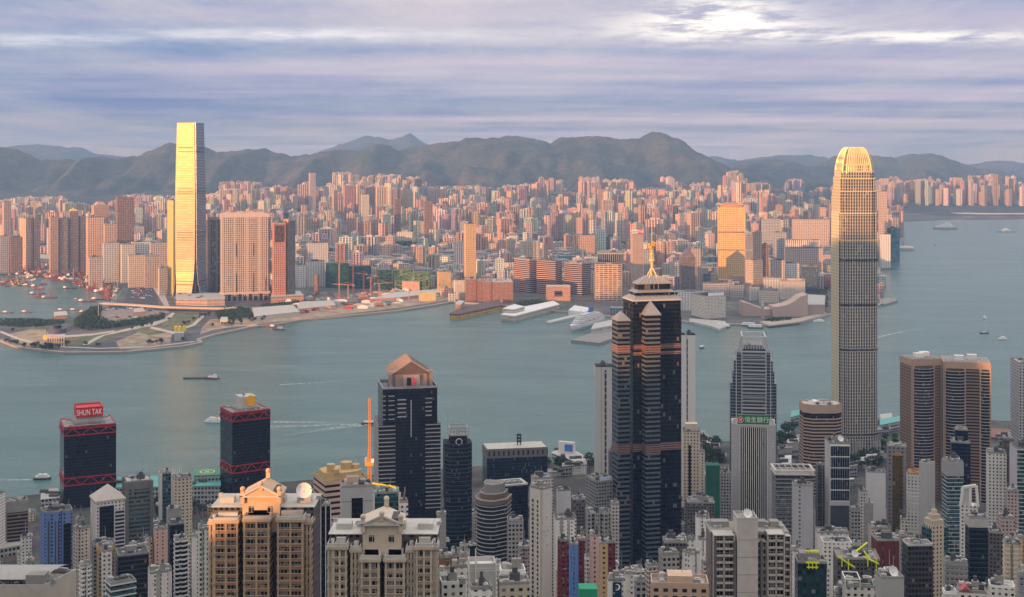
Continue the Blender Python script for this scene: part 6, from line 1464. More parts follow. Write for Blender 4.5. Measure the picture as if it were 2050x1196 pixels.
f_gold = facade('gold_lit_mirror_glass', (.46, .36, .16), (.56, .44, .18), fh=3.6, bw=4, wu=.96, wv=.8, grough=.30, wrough=.4, gvar=.08, spec=.3, tint=(1, .9, .3), blind=0, bump=.1, stain=.06)  # reflected sunset gold put into the mirror glass colour
r, w, d, h = KT(335, 347, 352, 402, 3720, 'slim mirrored tower glowing gold tucked behind the left edge of the tallest mirrored tower', f_gold, ratio=1.7, yb=590, cat='skyscraper')
tw_a = facade('grid_tower_wall', (.62, .50, .40), (.030, .028, .03), fh=5.8, bw=5.6, wu=.62, wv=.62, grough=.15, bump=.2, stain=.1, gvar=.6, blind=.12, group=6, groupw=.10)
def harbourside():
    r, w, d, h = KT(441, 443, 538, 436, 3560, 'wide pale slab of flats on tall legs with four vertical slots', tw_a, ratio=.22, yb=600, roof=False, fh=3.3)
    top = simple('salmon_top', (.58, .44, .36), .7)
    mb = MB(); mb.box(-1, w + 1, -1, d + 1, h - 1, h + 9); mb.build('crown', top, r)
    mb = MB(); mb.box(w * .1, w * .9, 2, d - 2, h + 9, h + 13); mb.build('crown_step', top, r)
    dk = simple('recess_shade', (.035, .03, .03), .6)  # near-black boxes on the face stand in for shade in openings
    for fx in (.10, .26, .40, .50, .62, .78, .92): mb = MB(); mb.box(w * fx - .9, w * fx + .9, -.5, .3, 22, h - 1); mb.build('white_rib', MC['salmon_top'], r)
    for (fx, z0, z1) in ((.32, 20, 75), (.68, 20, 75), (.32, 118, 155), (.68, 118, 155), (.94, 20, 60)): mb = MB(); mb.box(w * fx - 1.5, w * fx + 1.5, -.7, .4, z0, z1); mb.build('slot_shade_strip', dk, r)
    for i in range(9):
        mb = MB(); mb.box(w * (i + .2) / 9, w * (i + .8) / 9, -1.2, -.1, 0, 18 if i % 2 else 12); mb.build('leg_shade_panel', dk, r)
    mb = MB(); mb.box(-2, w + 4, -1.5, d, 18, 23); mb.build('transfer_beam', top, r)
    k_d = facade('dark_wing_wall', (.30, .24, .20), (.03, .03, .035), fh=3.3, bw=3.2, wu=.65, wv=.62, grough=.15, bump=.2, stain=.1)
    mb = MB(); mb.box(w, w + 4, d * .3, d * .9, 0, h - 4); mb.build('wing', k_d, r)
harbourside()
f_sor = facade('dark_ribbed_tower', (.19, .17, .17), (.03, .03, .035), fh=6, bw=5, wu=.6, wv=.8, grough=.2, bump=.2, stain=.1, group=4, groupw=.18)
r, w, d, h = KT(413, 418, 441, 441, 3700, 'dark ribbed tower between the tallest mirrored tower and wide pale slab', f_sor, ratio=.7, yb=575)
mb = MB(); mb.prism(oct_plan(w, d, .3), h, h + 8); mb.build('crown', simple('dim_crown', (.25, .2, .18), .7), r)
f_arch = facade('arch_tower_wall', (.54, .25, .16), (.05, .03, .026), fh=5.8, bw=5, wu=.5, wv=.62, grough=.2, bump=.2, stain=.1)
r, w, d, h = KT(545, 548, 572, 447, 3560, 'rust red tower with dark window rows, joined to the orange edged tower', f_arch, ratio=.9, yb=595)
mb = MB(); mb.box(w * .12, w * .9, -.5, .2, h - 52, h - 6); mb.build('dark_upper', facade('arch_dark', (.10, .06, .05), (.03, .02, .02), fh=3.2, bw=3, wu=.7, wv=.6), r)
r, w, d, h = KT(568, 577, 591, 440, 3580, 'tower with sunlit orange left face and shaded ribbed right face', facade('arch_sunlit_wall', (.62, .36, .17), (.30, .16, .08), fh=3.2, bw=5, wu=.4, wv=.4, stain=.08), ratio=1.0, yb=595)  # orange sunlight put into this wall colour
mb = MB(); mb.box(.4, w + .3, -.3, .3, 0, h - 3); mb.build('shaded_face', facade('arch_shaded_ribs', (.20, .17, .16), (.05, .05, .055), fh=3.2, bw=3.4, wu=.5, wv=.8), r)  # front sheet darkened, shade put into its colour
# towers of the west
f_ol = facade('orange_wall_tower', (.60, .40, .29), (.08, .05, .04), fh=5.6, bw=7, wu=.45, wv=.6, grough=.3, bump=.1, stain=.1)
f_dk = facade('dull_brown_tower', (.36, .28, .25), (.05, .045, .045), fh=5.6, bw=6.5, wu=.55, wv=.65, grough=.3, bump=.1, stain=.1)  # darker, browner wall than the orange one
for (a, c, b, yt, Y, yb, m, lab) in (
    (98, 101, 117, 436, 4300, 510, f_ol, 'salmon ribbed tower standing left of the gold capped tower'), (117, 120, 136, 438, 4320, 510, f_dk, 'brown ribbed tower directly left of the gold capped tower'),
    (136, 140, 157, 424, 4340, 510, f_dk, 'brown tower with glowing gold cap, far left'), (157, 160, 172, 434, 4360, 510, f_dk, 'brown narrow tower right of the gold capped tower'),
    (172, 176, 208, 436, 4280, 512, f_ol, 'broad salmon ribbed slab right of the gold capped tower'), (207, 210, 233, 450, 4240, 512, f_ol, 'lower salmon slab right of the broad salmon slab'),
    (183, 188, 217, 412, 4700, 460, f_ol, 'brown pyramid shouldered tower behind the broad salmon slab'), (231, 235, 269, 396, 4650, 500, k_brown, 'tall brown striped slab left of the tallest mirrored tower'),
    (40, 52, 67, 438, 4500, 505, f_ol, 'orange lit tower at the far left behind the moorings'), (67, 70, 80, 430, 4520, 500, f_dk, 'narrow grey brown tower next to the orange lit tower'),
    (4, 8, 22, 405, 5200, 470, f_ol, 'pale salmon tower at the extreme left'), (19, 22, 45, 476, 4350, 508, k_brown, 'brown office block with gold strip at the far left'), (0, 1, 18, 473, 4350, 508, k_grey, 'dark low office block at the left edge'),
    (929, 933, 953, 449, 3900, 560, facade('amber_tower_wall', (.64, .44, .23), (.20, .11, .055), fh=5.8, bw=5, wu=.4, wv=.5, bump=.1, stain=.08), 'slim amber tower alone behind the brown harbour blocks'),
    (788, 791, 803, 399, 5600, 455, k_brown, 'slender brown striped tower rising above the middle of the city'), (722, 724, 739, 390, 6000, 430, f_gold if False else k_cream, 'tall cream square tower in the hillside rows'),
    (618, 621, 632, 347, 6900, 380, k_pink, 'lone tall salmon tower on the skyline left of centre'), (848, 851, 866, 404, 5400, 455, k_brown, 'red brown pair tower with dark centre'),
    (1262, 1267, 1288, 470, 3900, 572, facade('axa_wall', (.46, .34, .27), (.07, .06, .05), fh=3.4, bw=4, wu=.4, wv=.5), 'narrow brown tower carrying a white and red rooftop sign'),
    (1282, 1284, 1306, 500, 4000, 560, k_grey, 'grey block with pale ornament right of the white and red sign'),
    (1195, 1197, 1249, 506, 4050, 530, facade('white_column_wall', (.50, .48, .45), (.02, .022, .03), fh=30, bw=6.4, wu=.78, wv=.9, blind=0), 'dark block with white columns behind the bronze tower'),
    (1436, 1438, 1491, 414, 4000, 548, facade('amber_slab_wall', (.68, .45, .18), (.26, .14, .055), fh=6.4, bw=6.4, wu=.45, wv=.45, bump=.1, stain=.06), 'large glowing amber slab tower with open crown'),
    (1491, 1494, 1507, 545 - 72, 3800, 585, facade('dark_striped_wall', (.5, .48, .45), (.05, .05, .055), fh=40, bw=2.6, wu=.5, wv=.95, blind=0), 'dark tower with white vertical stripes right of the amber slab'),
    (1507, 1510, 1525, 466, 4100, 560, k_pink, 'salmon slab behind the white striped tower'), (1493, 1508, 1527, 522, 3720, 595, facade('striped2', (.55, .45, .36), (.05, .05, .05), fh=5, bw=3, wu=.5, wv=.7), 'white and orange striped hotel tower beneath the amber slab'),
    (1524, 1526, 1539, 490, 3850, 575, k_brown, 'dark brown finned tower right of the striped hotel tower'),
    (1360, 1364, 1392, 515, 3800, 586, facade('glass_pyramid_wall', (.26, .2, .17), (.06, .06, .07), fh=3.6, bw=3, wu=.7, wv=.6, grough=.15), 'glass tower with pointed pyramid tip right of the mast'),
    (1384, 1387, 1404, 498, 3950, 560, k_pink, 'rose tower with horizontal lines behind the pyramid tipped tower'),
    (1758, 1760, 1776, 384, 4800, 455, k_pink, 'tall salmon tower tight against the right side of the tallest near tower'),
    (1146, 1150, 1191, 472, 4700, 500, f_ol, 'pair of salmon slabs in the middle distance above the brown harbour blocks'), (1086, 1089, 1096, 492, 4500, 520, k_pink, 'narrow orange tower peeping behind the brown harbour blocks')):
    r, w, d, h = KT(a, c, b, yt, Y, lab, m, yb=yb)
    if 'gold cap' in lab and 'with glowing' in lab: mb = MB(); mb.loft([(h, rect(w * .1, w * .9, d * .1, d * .9)), (h + 7, rect(w * .2, w * .8, d * .2, d * .8)), (h + 8, rect(w * .4, w * .6, d * .4, d * .6)), (h + 12, rect(w * .45, w * .55, d * .45, d * .55))]); mb.build('gold_cap', GOLD, r)
    if 'pyramid shouldered' in lab: mb = MB(); mb.loft([(h, rect(w * .1, w * .9, 0, d)), (h + 12, rect(w * .3, w * .7, d * .2, d * .8))]); mb.build('shoulder', m, r)
    if 'white and red' in lab:
        mb = MB(); mb.box(-3, w + 1, -1, 1, h + 3, h + 14); sb = mb.build('sign_panel', SIGNW, r); mb = MB(); mb.box(w * .5, w + 1.1, -1.2, 0, h + 3, h + 14); mb.build('sign_panel', SIGNR, sb)
        text(sb, 'AXA', 8.5, (w * .2, -1.3, h + 8.5), R(90), simple('sign_navy', (.02, .03, .18), .5)); text(sb, '安盛', 8, (w * .78, -1.5, h + 8.5), R(90), SIGNW)
        mb = MB(); mb.box(w * .3, w * .4, 0, 1, h, h + 3); mb.build('sign_leg', STEEL, r)
    if 'open crown' in lab:
        st_ = simple('amber_stone', (.62, .42, .18), .6)
        mb = MB(); mb.loft([(h, rect(w * .12, w * .88, 2, d)), (h + 10, rect(w * .2, w * .8, 2, d))]); mb.build('crown', simple('rust_crown', (.45, .2, .1), .6), r)
        for s_ in (0, 1): mb = MB(); mb.beam((w * .5, -1, h + 2), (w * s_, -1, h + 8), 1.2); mb.build('crown_wing', st_, r)
        for z_ in (h - 78, h - 132): mb = MB(); mb.box(-.3, w + .3, -.3, .3, z_, z_ + 2.5); mb.build('recess_shade_band', simple('recess_shade', (.04, .03, .03)), r)  # dark strip on the face in place of a recess's shade
        for s_ in (.33, .66): mb = MB(); mb.box(w * s_ - .8, w * s_ + .8, -.5, .2, 40, h); mb.build('rib', st_, r)
    if 'pointed pyramid' in lab:
        mb = MB(); P_ = rect(0, w, 0, d)
        for i in range(4): mb.face([(*P_[i], h + .5), (*P_[(i + 1) % 4], h + .5), (w * .55, d * .5, h + 27)])
        mb.build('pyramid_tip', simple('pyramid_glass', (.18, .12, .10), .25, .3), r)
# brown harbour hotel blocks
f_gw = facade('brown_striped_block', (.56, .36, .29), (.030, .025, .028), fh=5.5, bw=90, wu=1.0, wv=.64, grough=.15, blind=0, gvar=.3, bump=.3, stain=.1)
b_gw = simple('salmon_slab_edge', (.50, .33, .25), .7, var=.1)
for i, (a, c, b, yt, Y) in enumerate(((1029, 1060, 1086, 521, 3760), (1074, 1112, 1125, 524, 3720), (1130, 1165, 1183, 528, 3700))):
    KT(a, c, b, yt, Y, '%s of the three brown horizontally striped harbour towers' % ['left', 'middle', 'right'][i], f_gw, ratio=1.5, yb=605, group='brown striped harbour towers')
def portal():
    Y = 3560; cx, a, w, d = solve_box(1093, 1095, 1142, Y, .5); zg = 3; h = Z(574, Y) - zg
    rt = empty('office_block', (cx, Y, zg), a); tag(rt, 'square orange block with a square hole in the middle, by the pier', 'office block')
    m = facade('orange_grid_wall', (.58, .36, .25), (.10, .06, .05), fh=3.6, bw=3.6, wu=.5, wv=.5)
    mb = MB(); mb.box(0, w * .32, 0, d, 0, h); mb.build('left_wing', m, rt).name = 'wing'; mb = MB(); mb.box(w * .68, w, 0, d, 0, h); mb.build('wing', m, rt)
    mb = MB(); mb.box(w * .32 + .01, w * .68 - .01, .2, d - .2, h * .68, h - .1); mb.build('bridge_wing', m, rt); mb = MB(); mb.box(w * .32 + .01, w * .68 - .01, .2, d - .2, 0, h * .3); mb.build('base_wing', m, rt)
    mb = MB(); mb.box(-.3, w + .3, -.3, d + .3, h, h + 1); mb.build('roof', CONCL, rt); KFOOT.append((1092, 1143, 612, Y, cx, w))
portal()
f_pr = facade('bronze_banded_block', (.56, .40, .28), (.10, .07, .06), fh=5.2, bw=12, wu=.8, wv=.5, grough=.15, gvar=.7, blind=.1, bump=.2)
KT(1190, 1193, 1247, 530, 3560, 'bronze banded tower with rounded corners left of the mast skyscraper', f_pr, ratio=.8, yb=612, plan=lambda w, d: [(0, d * .12), (w * .04, d * .04), (w * .12, 0), (w * .88, 0), (w * .96, d * .04), (w, d * .12), (w, d), (0, d)], fh=3.9)
for i, (a, c, b, yt) in enumerate(((930, 932, 953, 560), (953, 955, 968, 562), (966, 968, 984, 565), (983, 986, 1027, 566))):
    KT(a, c, b, yt, 3560 - 12 * i, '%s low brown ribbed harbour block between white hotel and striped towers' % ['first', 'second', 'third', 'fourth and longest'][i], facade('brown_ribbed_low', (.36, .20, .15), (.07, .045, .04), fh=3.6, bw=3.4, wu=.5, wv=.6), ratio=1.8, yb=598, top=CONCL)
KT(908, 911, 933, 562, 3600, 'white block with window rows left of the low brown harbour blocks', facade('white_low_wall', (.62, .60, .56), (.08, .08, .09), fh=3.4, bw=4, wu=.5, wv=.5), ratio=.8, yb=597)
KT(897, 899, 912, 588, 3560, 'small white harbour building beside the white block', k_white, yb=600)
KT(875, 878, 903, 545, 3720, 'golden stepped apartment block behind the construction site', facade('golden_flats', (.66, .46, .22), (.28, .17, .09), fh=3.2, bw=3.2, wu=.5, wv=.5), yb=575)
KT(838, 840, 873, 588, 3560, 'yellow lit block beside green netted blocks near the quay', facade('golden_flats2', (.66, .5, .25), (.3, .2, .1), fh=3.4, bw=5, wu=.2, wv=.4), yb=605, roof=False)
net = facade('netting_panels', (.03, .11, .08), (.02, .07, .055), fh=3.5, bw=8, wu=.9, wv=.9, grough=.8, blind=0, bump=0)
net2 = facade('netting_panels_pale', (.16, .22, .09), (.10, .16, .07), fh=3.5, bw=8, wu=.9, wv=.9, grough=.8, blind=0, bump=0)
for i, (a, c, b, yt, Y, m) in enumerate(((652, 654, 697, 528, 3900, net), (697, 699, 743, 534, 3880, net), (754, 756, 785, 541, 3850, net2), (787, 789, 826, 541, 3840, net2), (828, 830, 862, 545, 3820, net2))):
    KT(a, c, b, yt, Y, '%s of the five buildings under green netting on the construction site' % ['first', 'second', 'third', 'fourth', 'fifth'][i], m, ratio=.6, yb=585, roof=False)
for i, (a, c, b, yt, Y, m, lab) in enumerate(((592, 596, 612, 532, 3900, k_white, 'first white terrace block right of the orange edged tower'), (612, 615, 650, 524, 3920, k_white, 'long white stepped block left of the green netting'), (630, 635, 640, 552, 3700, k_brown, 'small rust block on the construction site'),
        (616, 618, 657, 488, 4300, k_white, 'white hospital like slab above the long white stepped block'), (205, 208, 239, 488, 4050, k_white, 'first cream ribbed slab behind the wooded shore'), (241, 244, 270, 490, 4040, k_cream, 'second cream ribbed slab behind the wooded shore'), (262, 265, 300, 486, 4080, k_white, 'third white ribbed slab behind the wooded shore'),
        (299, 302, 334, 488, 4040, k_pink, 'fourth salmon ribbed slab behind the wooded shore'), (256, 258, 288, 512, 3900, k_cream, 'cream low civic block behind the wooded shore'), (288, 290, 320, 513, 3890, k_pink, 'salmon low civic block behind the wooded shore'), (177, 179, 206, 516, 3900, k_pink, 'low pink warehouse at the end of the moorings'),
        (316, 319, 334, 537, 3700, k_cream, 'cream grid block left of the tallest mirrored tower foot'))):
    KT(a, c, b, yt, Y, lab, m, ratio=.6, yb=yt + 50)
# shore buildings of the right part
for (a, c, b, yt, Y, m, lab, rt_) in ((1350, 1420, 1424, 586, 3330, k_white, 'long white hotel wing behind the prism skyscraper mast', 3), (1384, 1414, 1453, 594, 3190, facade('white_hotel_grid', (.66, .60, .50), (.14, .13, .11), fh=3.4, bw=4, wu=.6, wv=.5), 'cream grid hotel block with white rooftop sign', 1.3),
        (1561, 1565, 1612, 564, 3600, facade('white_hotel_grid2', (.62, .55, .47), (.12, .11, .10), fh=3.3, bw=3.6, wu=.6, wv=.5), 'cream slab hotel with lettered rooftop sign', .6), (1527, 1530, 1566, 558, 3700, k_white, 'white set back hotel left of the lettered rooftop sign', .7), (1540, 1543, 1571, 522, 3900, k_pink, 'pale rose stepped block above the white set back hotel', .8),
        (1567, 1570, 1600, 528, 3950, k_white, 'white lined block above the lettered rooftop sign hotel', .8), (1603, 1606, 1638, 534, 3780, k_blue, 'dark glass stepped block near the promenade', .8), (1405, 1408, 1435, 548, 3850, k_blue, 'blue grey glass block below the amber slab', .6), (1407, 1410, 1460, 568, 3650, k_grey, 'long grey block with window grid in front of the blue grey glass block', .4),
        (1462, 1465, 1490, 572, 3620, k_grey, 'pale grey wing left of the white striped tower foot', .6), (1500, 1503, 1520, 575, 3560, k_white, 'white hotel wing with window grid under the striped hotel tower', .8), (1519, 1521, 1559, 582, 3520, k_cream, 'cream stepped hotel podium near the clock tower', .7), (1571, 1574, 1641, 481, 4600, facade('white_ribbed_slab', (.6, .52, .45), (.13, .11, .1), fh=40, bw=7, wu=.4, wv=.96), 'white ribbed slab on the right shore hills', .4),
        (1570, 1573, 1648, 497, 4300, k_pink, 'low curved banded block left of the tallest near tower', .4), (1547, 1549, 1575, 466, 4700, k_grey, 'grey ribbed block left of the white ribbed slab', .6), (1585, 1588, 1660, 440, 5100, k_pink, 'long terraced salmon block at the top of the right shore', .3), (1524, 1527, 1562, 440, 5200, k_grey, 'grey long block beside the terraced salmon block', .4),
        (1761, 1763, 1783, 470, 4550, k_white, 'rose lit low block beside the tallest near tower', .6), (1764, 1782, 1801, 458, 4800, facade('teal_hotel_glass', (.05, .13, .17), (.03, .12, .16), fh=4, bw=4, wu=.9, wv=.8, grough=.25), 'teal glass waterfront hotel right of the tallest near tower', .9), (1761, 1763, 1769, 566, 3620, facade('striped_edge', (.4, .35, .3), (.04, .04, .04), fh=4, bw=30, wu=1, wv=.5), 'dark striped hotel edge right of the tallest near tower', 1)):
    r, w, d, h = KT(a, c, b, yt, Y, lab, m, ratio=rt_, yb=yt + 50)
    if 'white rooftop sign' in lab: mb = MB(); mb.box(w * .1, w * .9, -.3, .6, h + 1, h + 8); mb.build('sign_panel', SIGNW, r)
    if 'lettered' in lab and 'cream slab' in lab: text(r, 'SHERATON', 8, (w * .55, 0, h + 5), R(90), SIGNW, sx=.9); mb = MB(); mb.box(w * .1, w, .4, .8, h + 1, h + 9); mb.build('sign_frame', CONC, r)
# culture centre: blank sweeping walls, and the clock tower
def culture():
    m = simple('pink_beige_tile', (.50, .36, .30), .6, var=.08)
    Y = 3230; rt = empty('concert_hall', (X(1550, Y), Y, 3)); tag(rt, 'windowless pinkish concert hall with sweeping concave roof on the promenade', 'concert hall')
    L = lambda px, yy=Y: X(px, yy) - X(1550, Y)
    def sweep(pts, y0, y1, nm):
        mb = MB(); n = len(pts)
        f = [(L(p), y0, 0) for p, _ in pts] + [(L(p), y0, Z(q_, Y) - 3) for p, q_ in reversed(pts)]; g = [(x, y1, z) for x, _, z in f]
        mb.face(f); mb.face(list(reversed(g)))
        for i in range(len(f)): j = (i + 1) % len(f); mb.face([f[j], f[i], g[i], g[j]])
        mb.build(nm, m, rt)
    sweep([(1547, 614), (1555, 615), (1575, 611), (1590, 604), (1603, 594), (1617, 590)], 0, 55, 'auditorium')
    sweep([(1488, 606), (1500, 609), (1515, 615), (1532, 621), (1546, 620)], 12, 60, 'theatre')
    KFOOT.append((1485, 1620, 640, Y, X(1550, Y), 90))
    ct = empty('clock_tower', (X(1526.5, 3190), 3190, 3)); tag(ct, 'slim brick clock tower with pale cap in front of the concert hall', 'clock tower')
    b = simple('clock_brick', (.42, .28, .22), .7); h = Z(607, 3190) - 3
    mb = MB(); mb.box(-3, 3, -3, 3, 0, h - 8); mb.build('shaft', b, ct); mb = MB(); mb.box(-3.4, 3.4, -3.4, 3.4, h - 8, h); mb.build('clock_stage', CONCL, ct)
    mb = MB(); mb.prism(ngon(0, 0, 1.8, 14), 0, .3); e = mb.build('clock_face', WHITE, ct, (0, -3.45, h - 4)); e.rotation_euler = (R(90), 0, 0)
    mb = MB(); mb.loft([(h, ngon(0, 0, 3, 8)), (h + 3, ngon(0, 0, 2, 8)), (h + 5, ngon(0, 0, .5, 8))]); mb.build('cap', CONCL, ct)
    lowblock([(1617, 632), (1650, 632), (1652, 612), (1618, 610)], 26, simple('museum_tile', (.46, .34, .29), .6), 'windowless pale museum block left of the tallest near tower', zg=3)
culture()
# podiums and station
lowblock([(352, 612), (415, 613), (450, 612), (448, 600), (352, 598)], 17, facade('podium_wall', (.55, .42, .34), (.2, .15, .12), fh=9, bw=4, wu=.5, wv=.35), 'long low salmon podium at the foot of the tallest mirrored tower', extra=4)
lowblock([(542, 607), (608, 603), (600, 594), (545, 596)], 15, facade('podium_wall2', (.58, .34, .22), (.3, .15, .1), fh=9, bw=6, wu=.5, wv=.3), 'orange mall podium under the rust red tower', extra=2)
lowblock([(510, 642), (600, 632), (585, 618), (505, 624)], 9, simple('pale_shed', (.62, .50, .42), .7), 'long pale shed with pitched roof on the quay below the wide slab')
lowblock([(595, 626), (672, 618), (665, 608), (600, 611)], 8, simple('pale_shed', (.62, .50, .42)), 'second long pale shed right of the first on the quay')
lowblock([(742, 605), (790, 592), (905, 583), (900, 590), (790, 603)], 8, simple('rust_deck', (.5, .26, .18), .8), 'long rust red station deck on the construction site', zg=3)
lowblock([(805, 583), (840, 583), (840, 572), (805, 573)], 26, simple('salmon_box', (.58, .34, .25), .8), 'salmon plant box beside the yellow lit block')
# ---------------------------------------------------------------- the city across the water
ORD = ['first', 'second', 'third', 'fourth', 'fifth', 'sixth', 'seventh', 'eighth', 'ninth', 'tenth', 'eleventh', 'twelfth', 'thirteenth', 'fourteenth']
ENV = [(-400, 398), (0, 398), (60, 393), (125, 392), (130, 402), (200, 410), (230, 400), (270, 388), (335, 392), (400, 395), (440, 385), (450, 361), (520, 363), (525, 376), (560, 371), (600, 378), (612, 362), (640, 378), (668, 362), (670, 343),
       (700, 343), (720, 352), (760, 345), (845, 350), (852, 372), (960, 370), (1000, 380), (1010, 369), (1075, 366), (1080, 352), (1128, 353), (1130, 382), (1160, 385), (1163, 350), (1200, 351), (1205, 358), (1265, 358), (1270, 376), (1320, 374), (1325, 352),
       (1350, 353), (1355, 364), (1420, 364), (1425, 386), (1445, 378), (1448, 339), (1485, 339), (1490, 366), (1530, 363), (1560, 385), (1580, 358), (1605, 358), (1610, 388), (1640, 374), (1700, 370), (1780, 352), (1880, 354), (1900, 364), (1915, 345), (2035, 343), (2055, 362), (2500, 365)]
def in_poly(x, y, P_):
    c = False; j = len(P_) - 1
    for i in range(len(P_)):
        if (P_[i][1] > y) != (P_[j][1] > y) and x < (P_[j][0] - P_[i][0]) * (y - P_[i][1]) / (P_[j][1] - P_[i][1]) + P_[i][0]: c = not c
        j = i
    return c
NOGO = [px_poly([(-100, 650), (-100, 505), (40, 508), (200, 512), (345, 525), (350, 590), (600, 600), (655, 566), (870, 578), (905, 610), (700, 640), (500, 665), (380, 710), (-100, 710)], 3),
        px_poly([(900, 640), (905, 600), (1030, 604), (1190, 616), (1240, 632), (1300, 636), (1368, 640), (1375, 622), (1460, 630), (1480, 644), (1485, 606), (1640, 600), (1655, 590), (1750, 590), (1775, 600), (1765, 660), (1200, 660)], 3),
        px_poly([(1540, 442), (1545, 424), (2300, 424), (2300, 445), (1800, 460)], 3), px_poly([(1300, 444), (1320, 430), (1440, 430), (1450, 446)], 3)]
REFS = [(4, 80, 'orange lit far left tower'), (98, 233, 'broad salmon ribbed slab'), (231, 269, 'tall brown striped slab'), (335, 404, 'tallest mirrored tower'), (441, 538, 'wide pale slab'), (545, 591, 'rust red tower'), (652, 743, 'dark green netting'), (788, 803, 'slender striped tower'),
        (848, 866, 'red brown pair tower'), (929, 953, 'slim amber tower'), (1029, 1086, 'brown striped harbour towers'), (1190, 1247, 'bronze banded tower'), (1262, 1288, 'white and red sign tower'), (1360, 1392, 'pyramid tipped tower'), (1436, 1491, 'glowing amber slab'), (1571, 1641, 'white ribbed slab'), (1758, 1776, 'tall salmon tower'), (1880, 2000, 'runway strip')]
PAL = [((.60, .41, .32), 'salmon'), ((.66, .55, .43), 'cream'), ((.60, .59, .57), 'white'), ((.42, .41, .40), 'grey'), ((.50, .33, .27), 'rose brown'), ((.30, .28, .27), 'dark grey'), ((.24, .30, .34), 'blue grey'), ((.66, .62, .56), 'pale')]
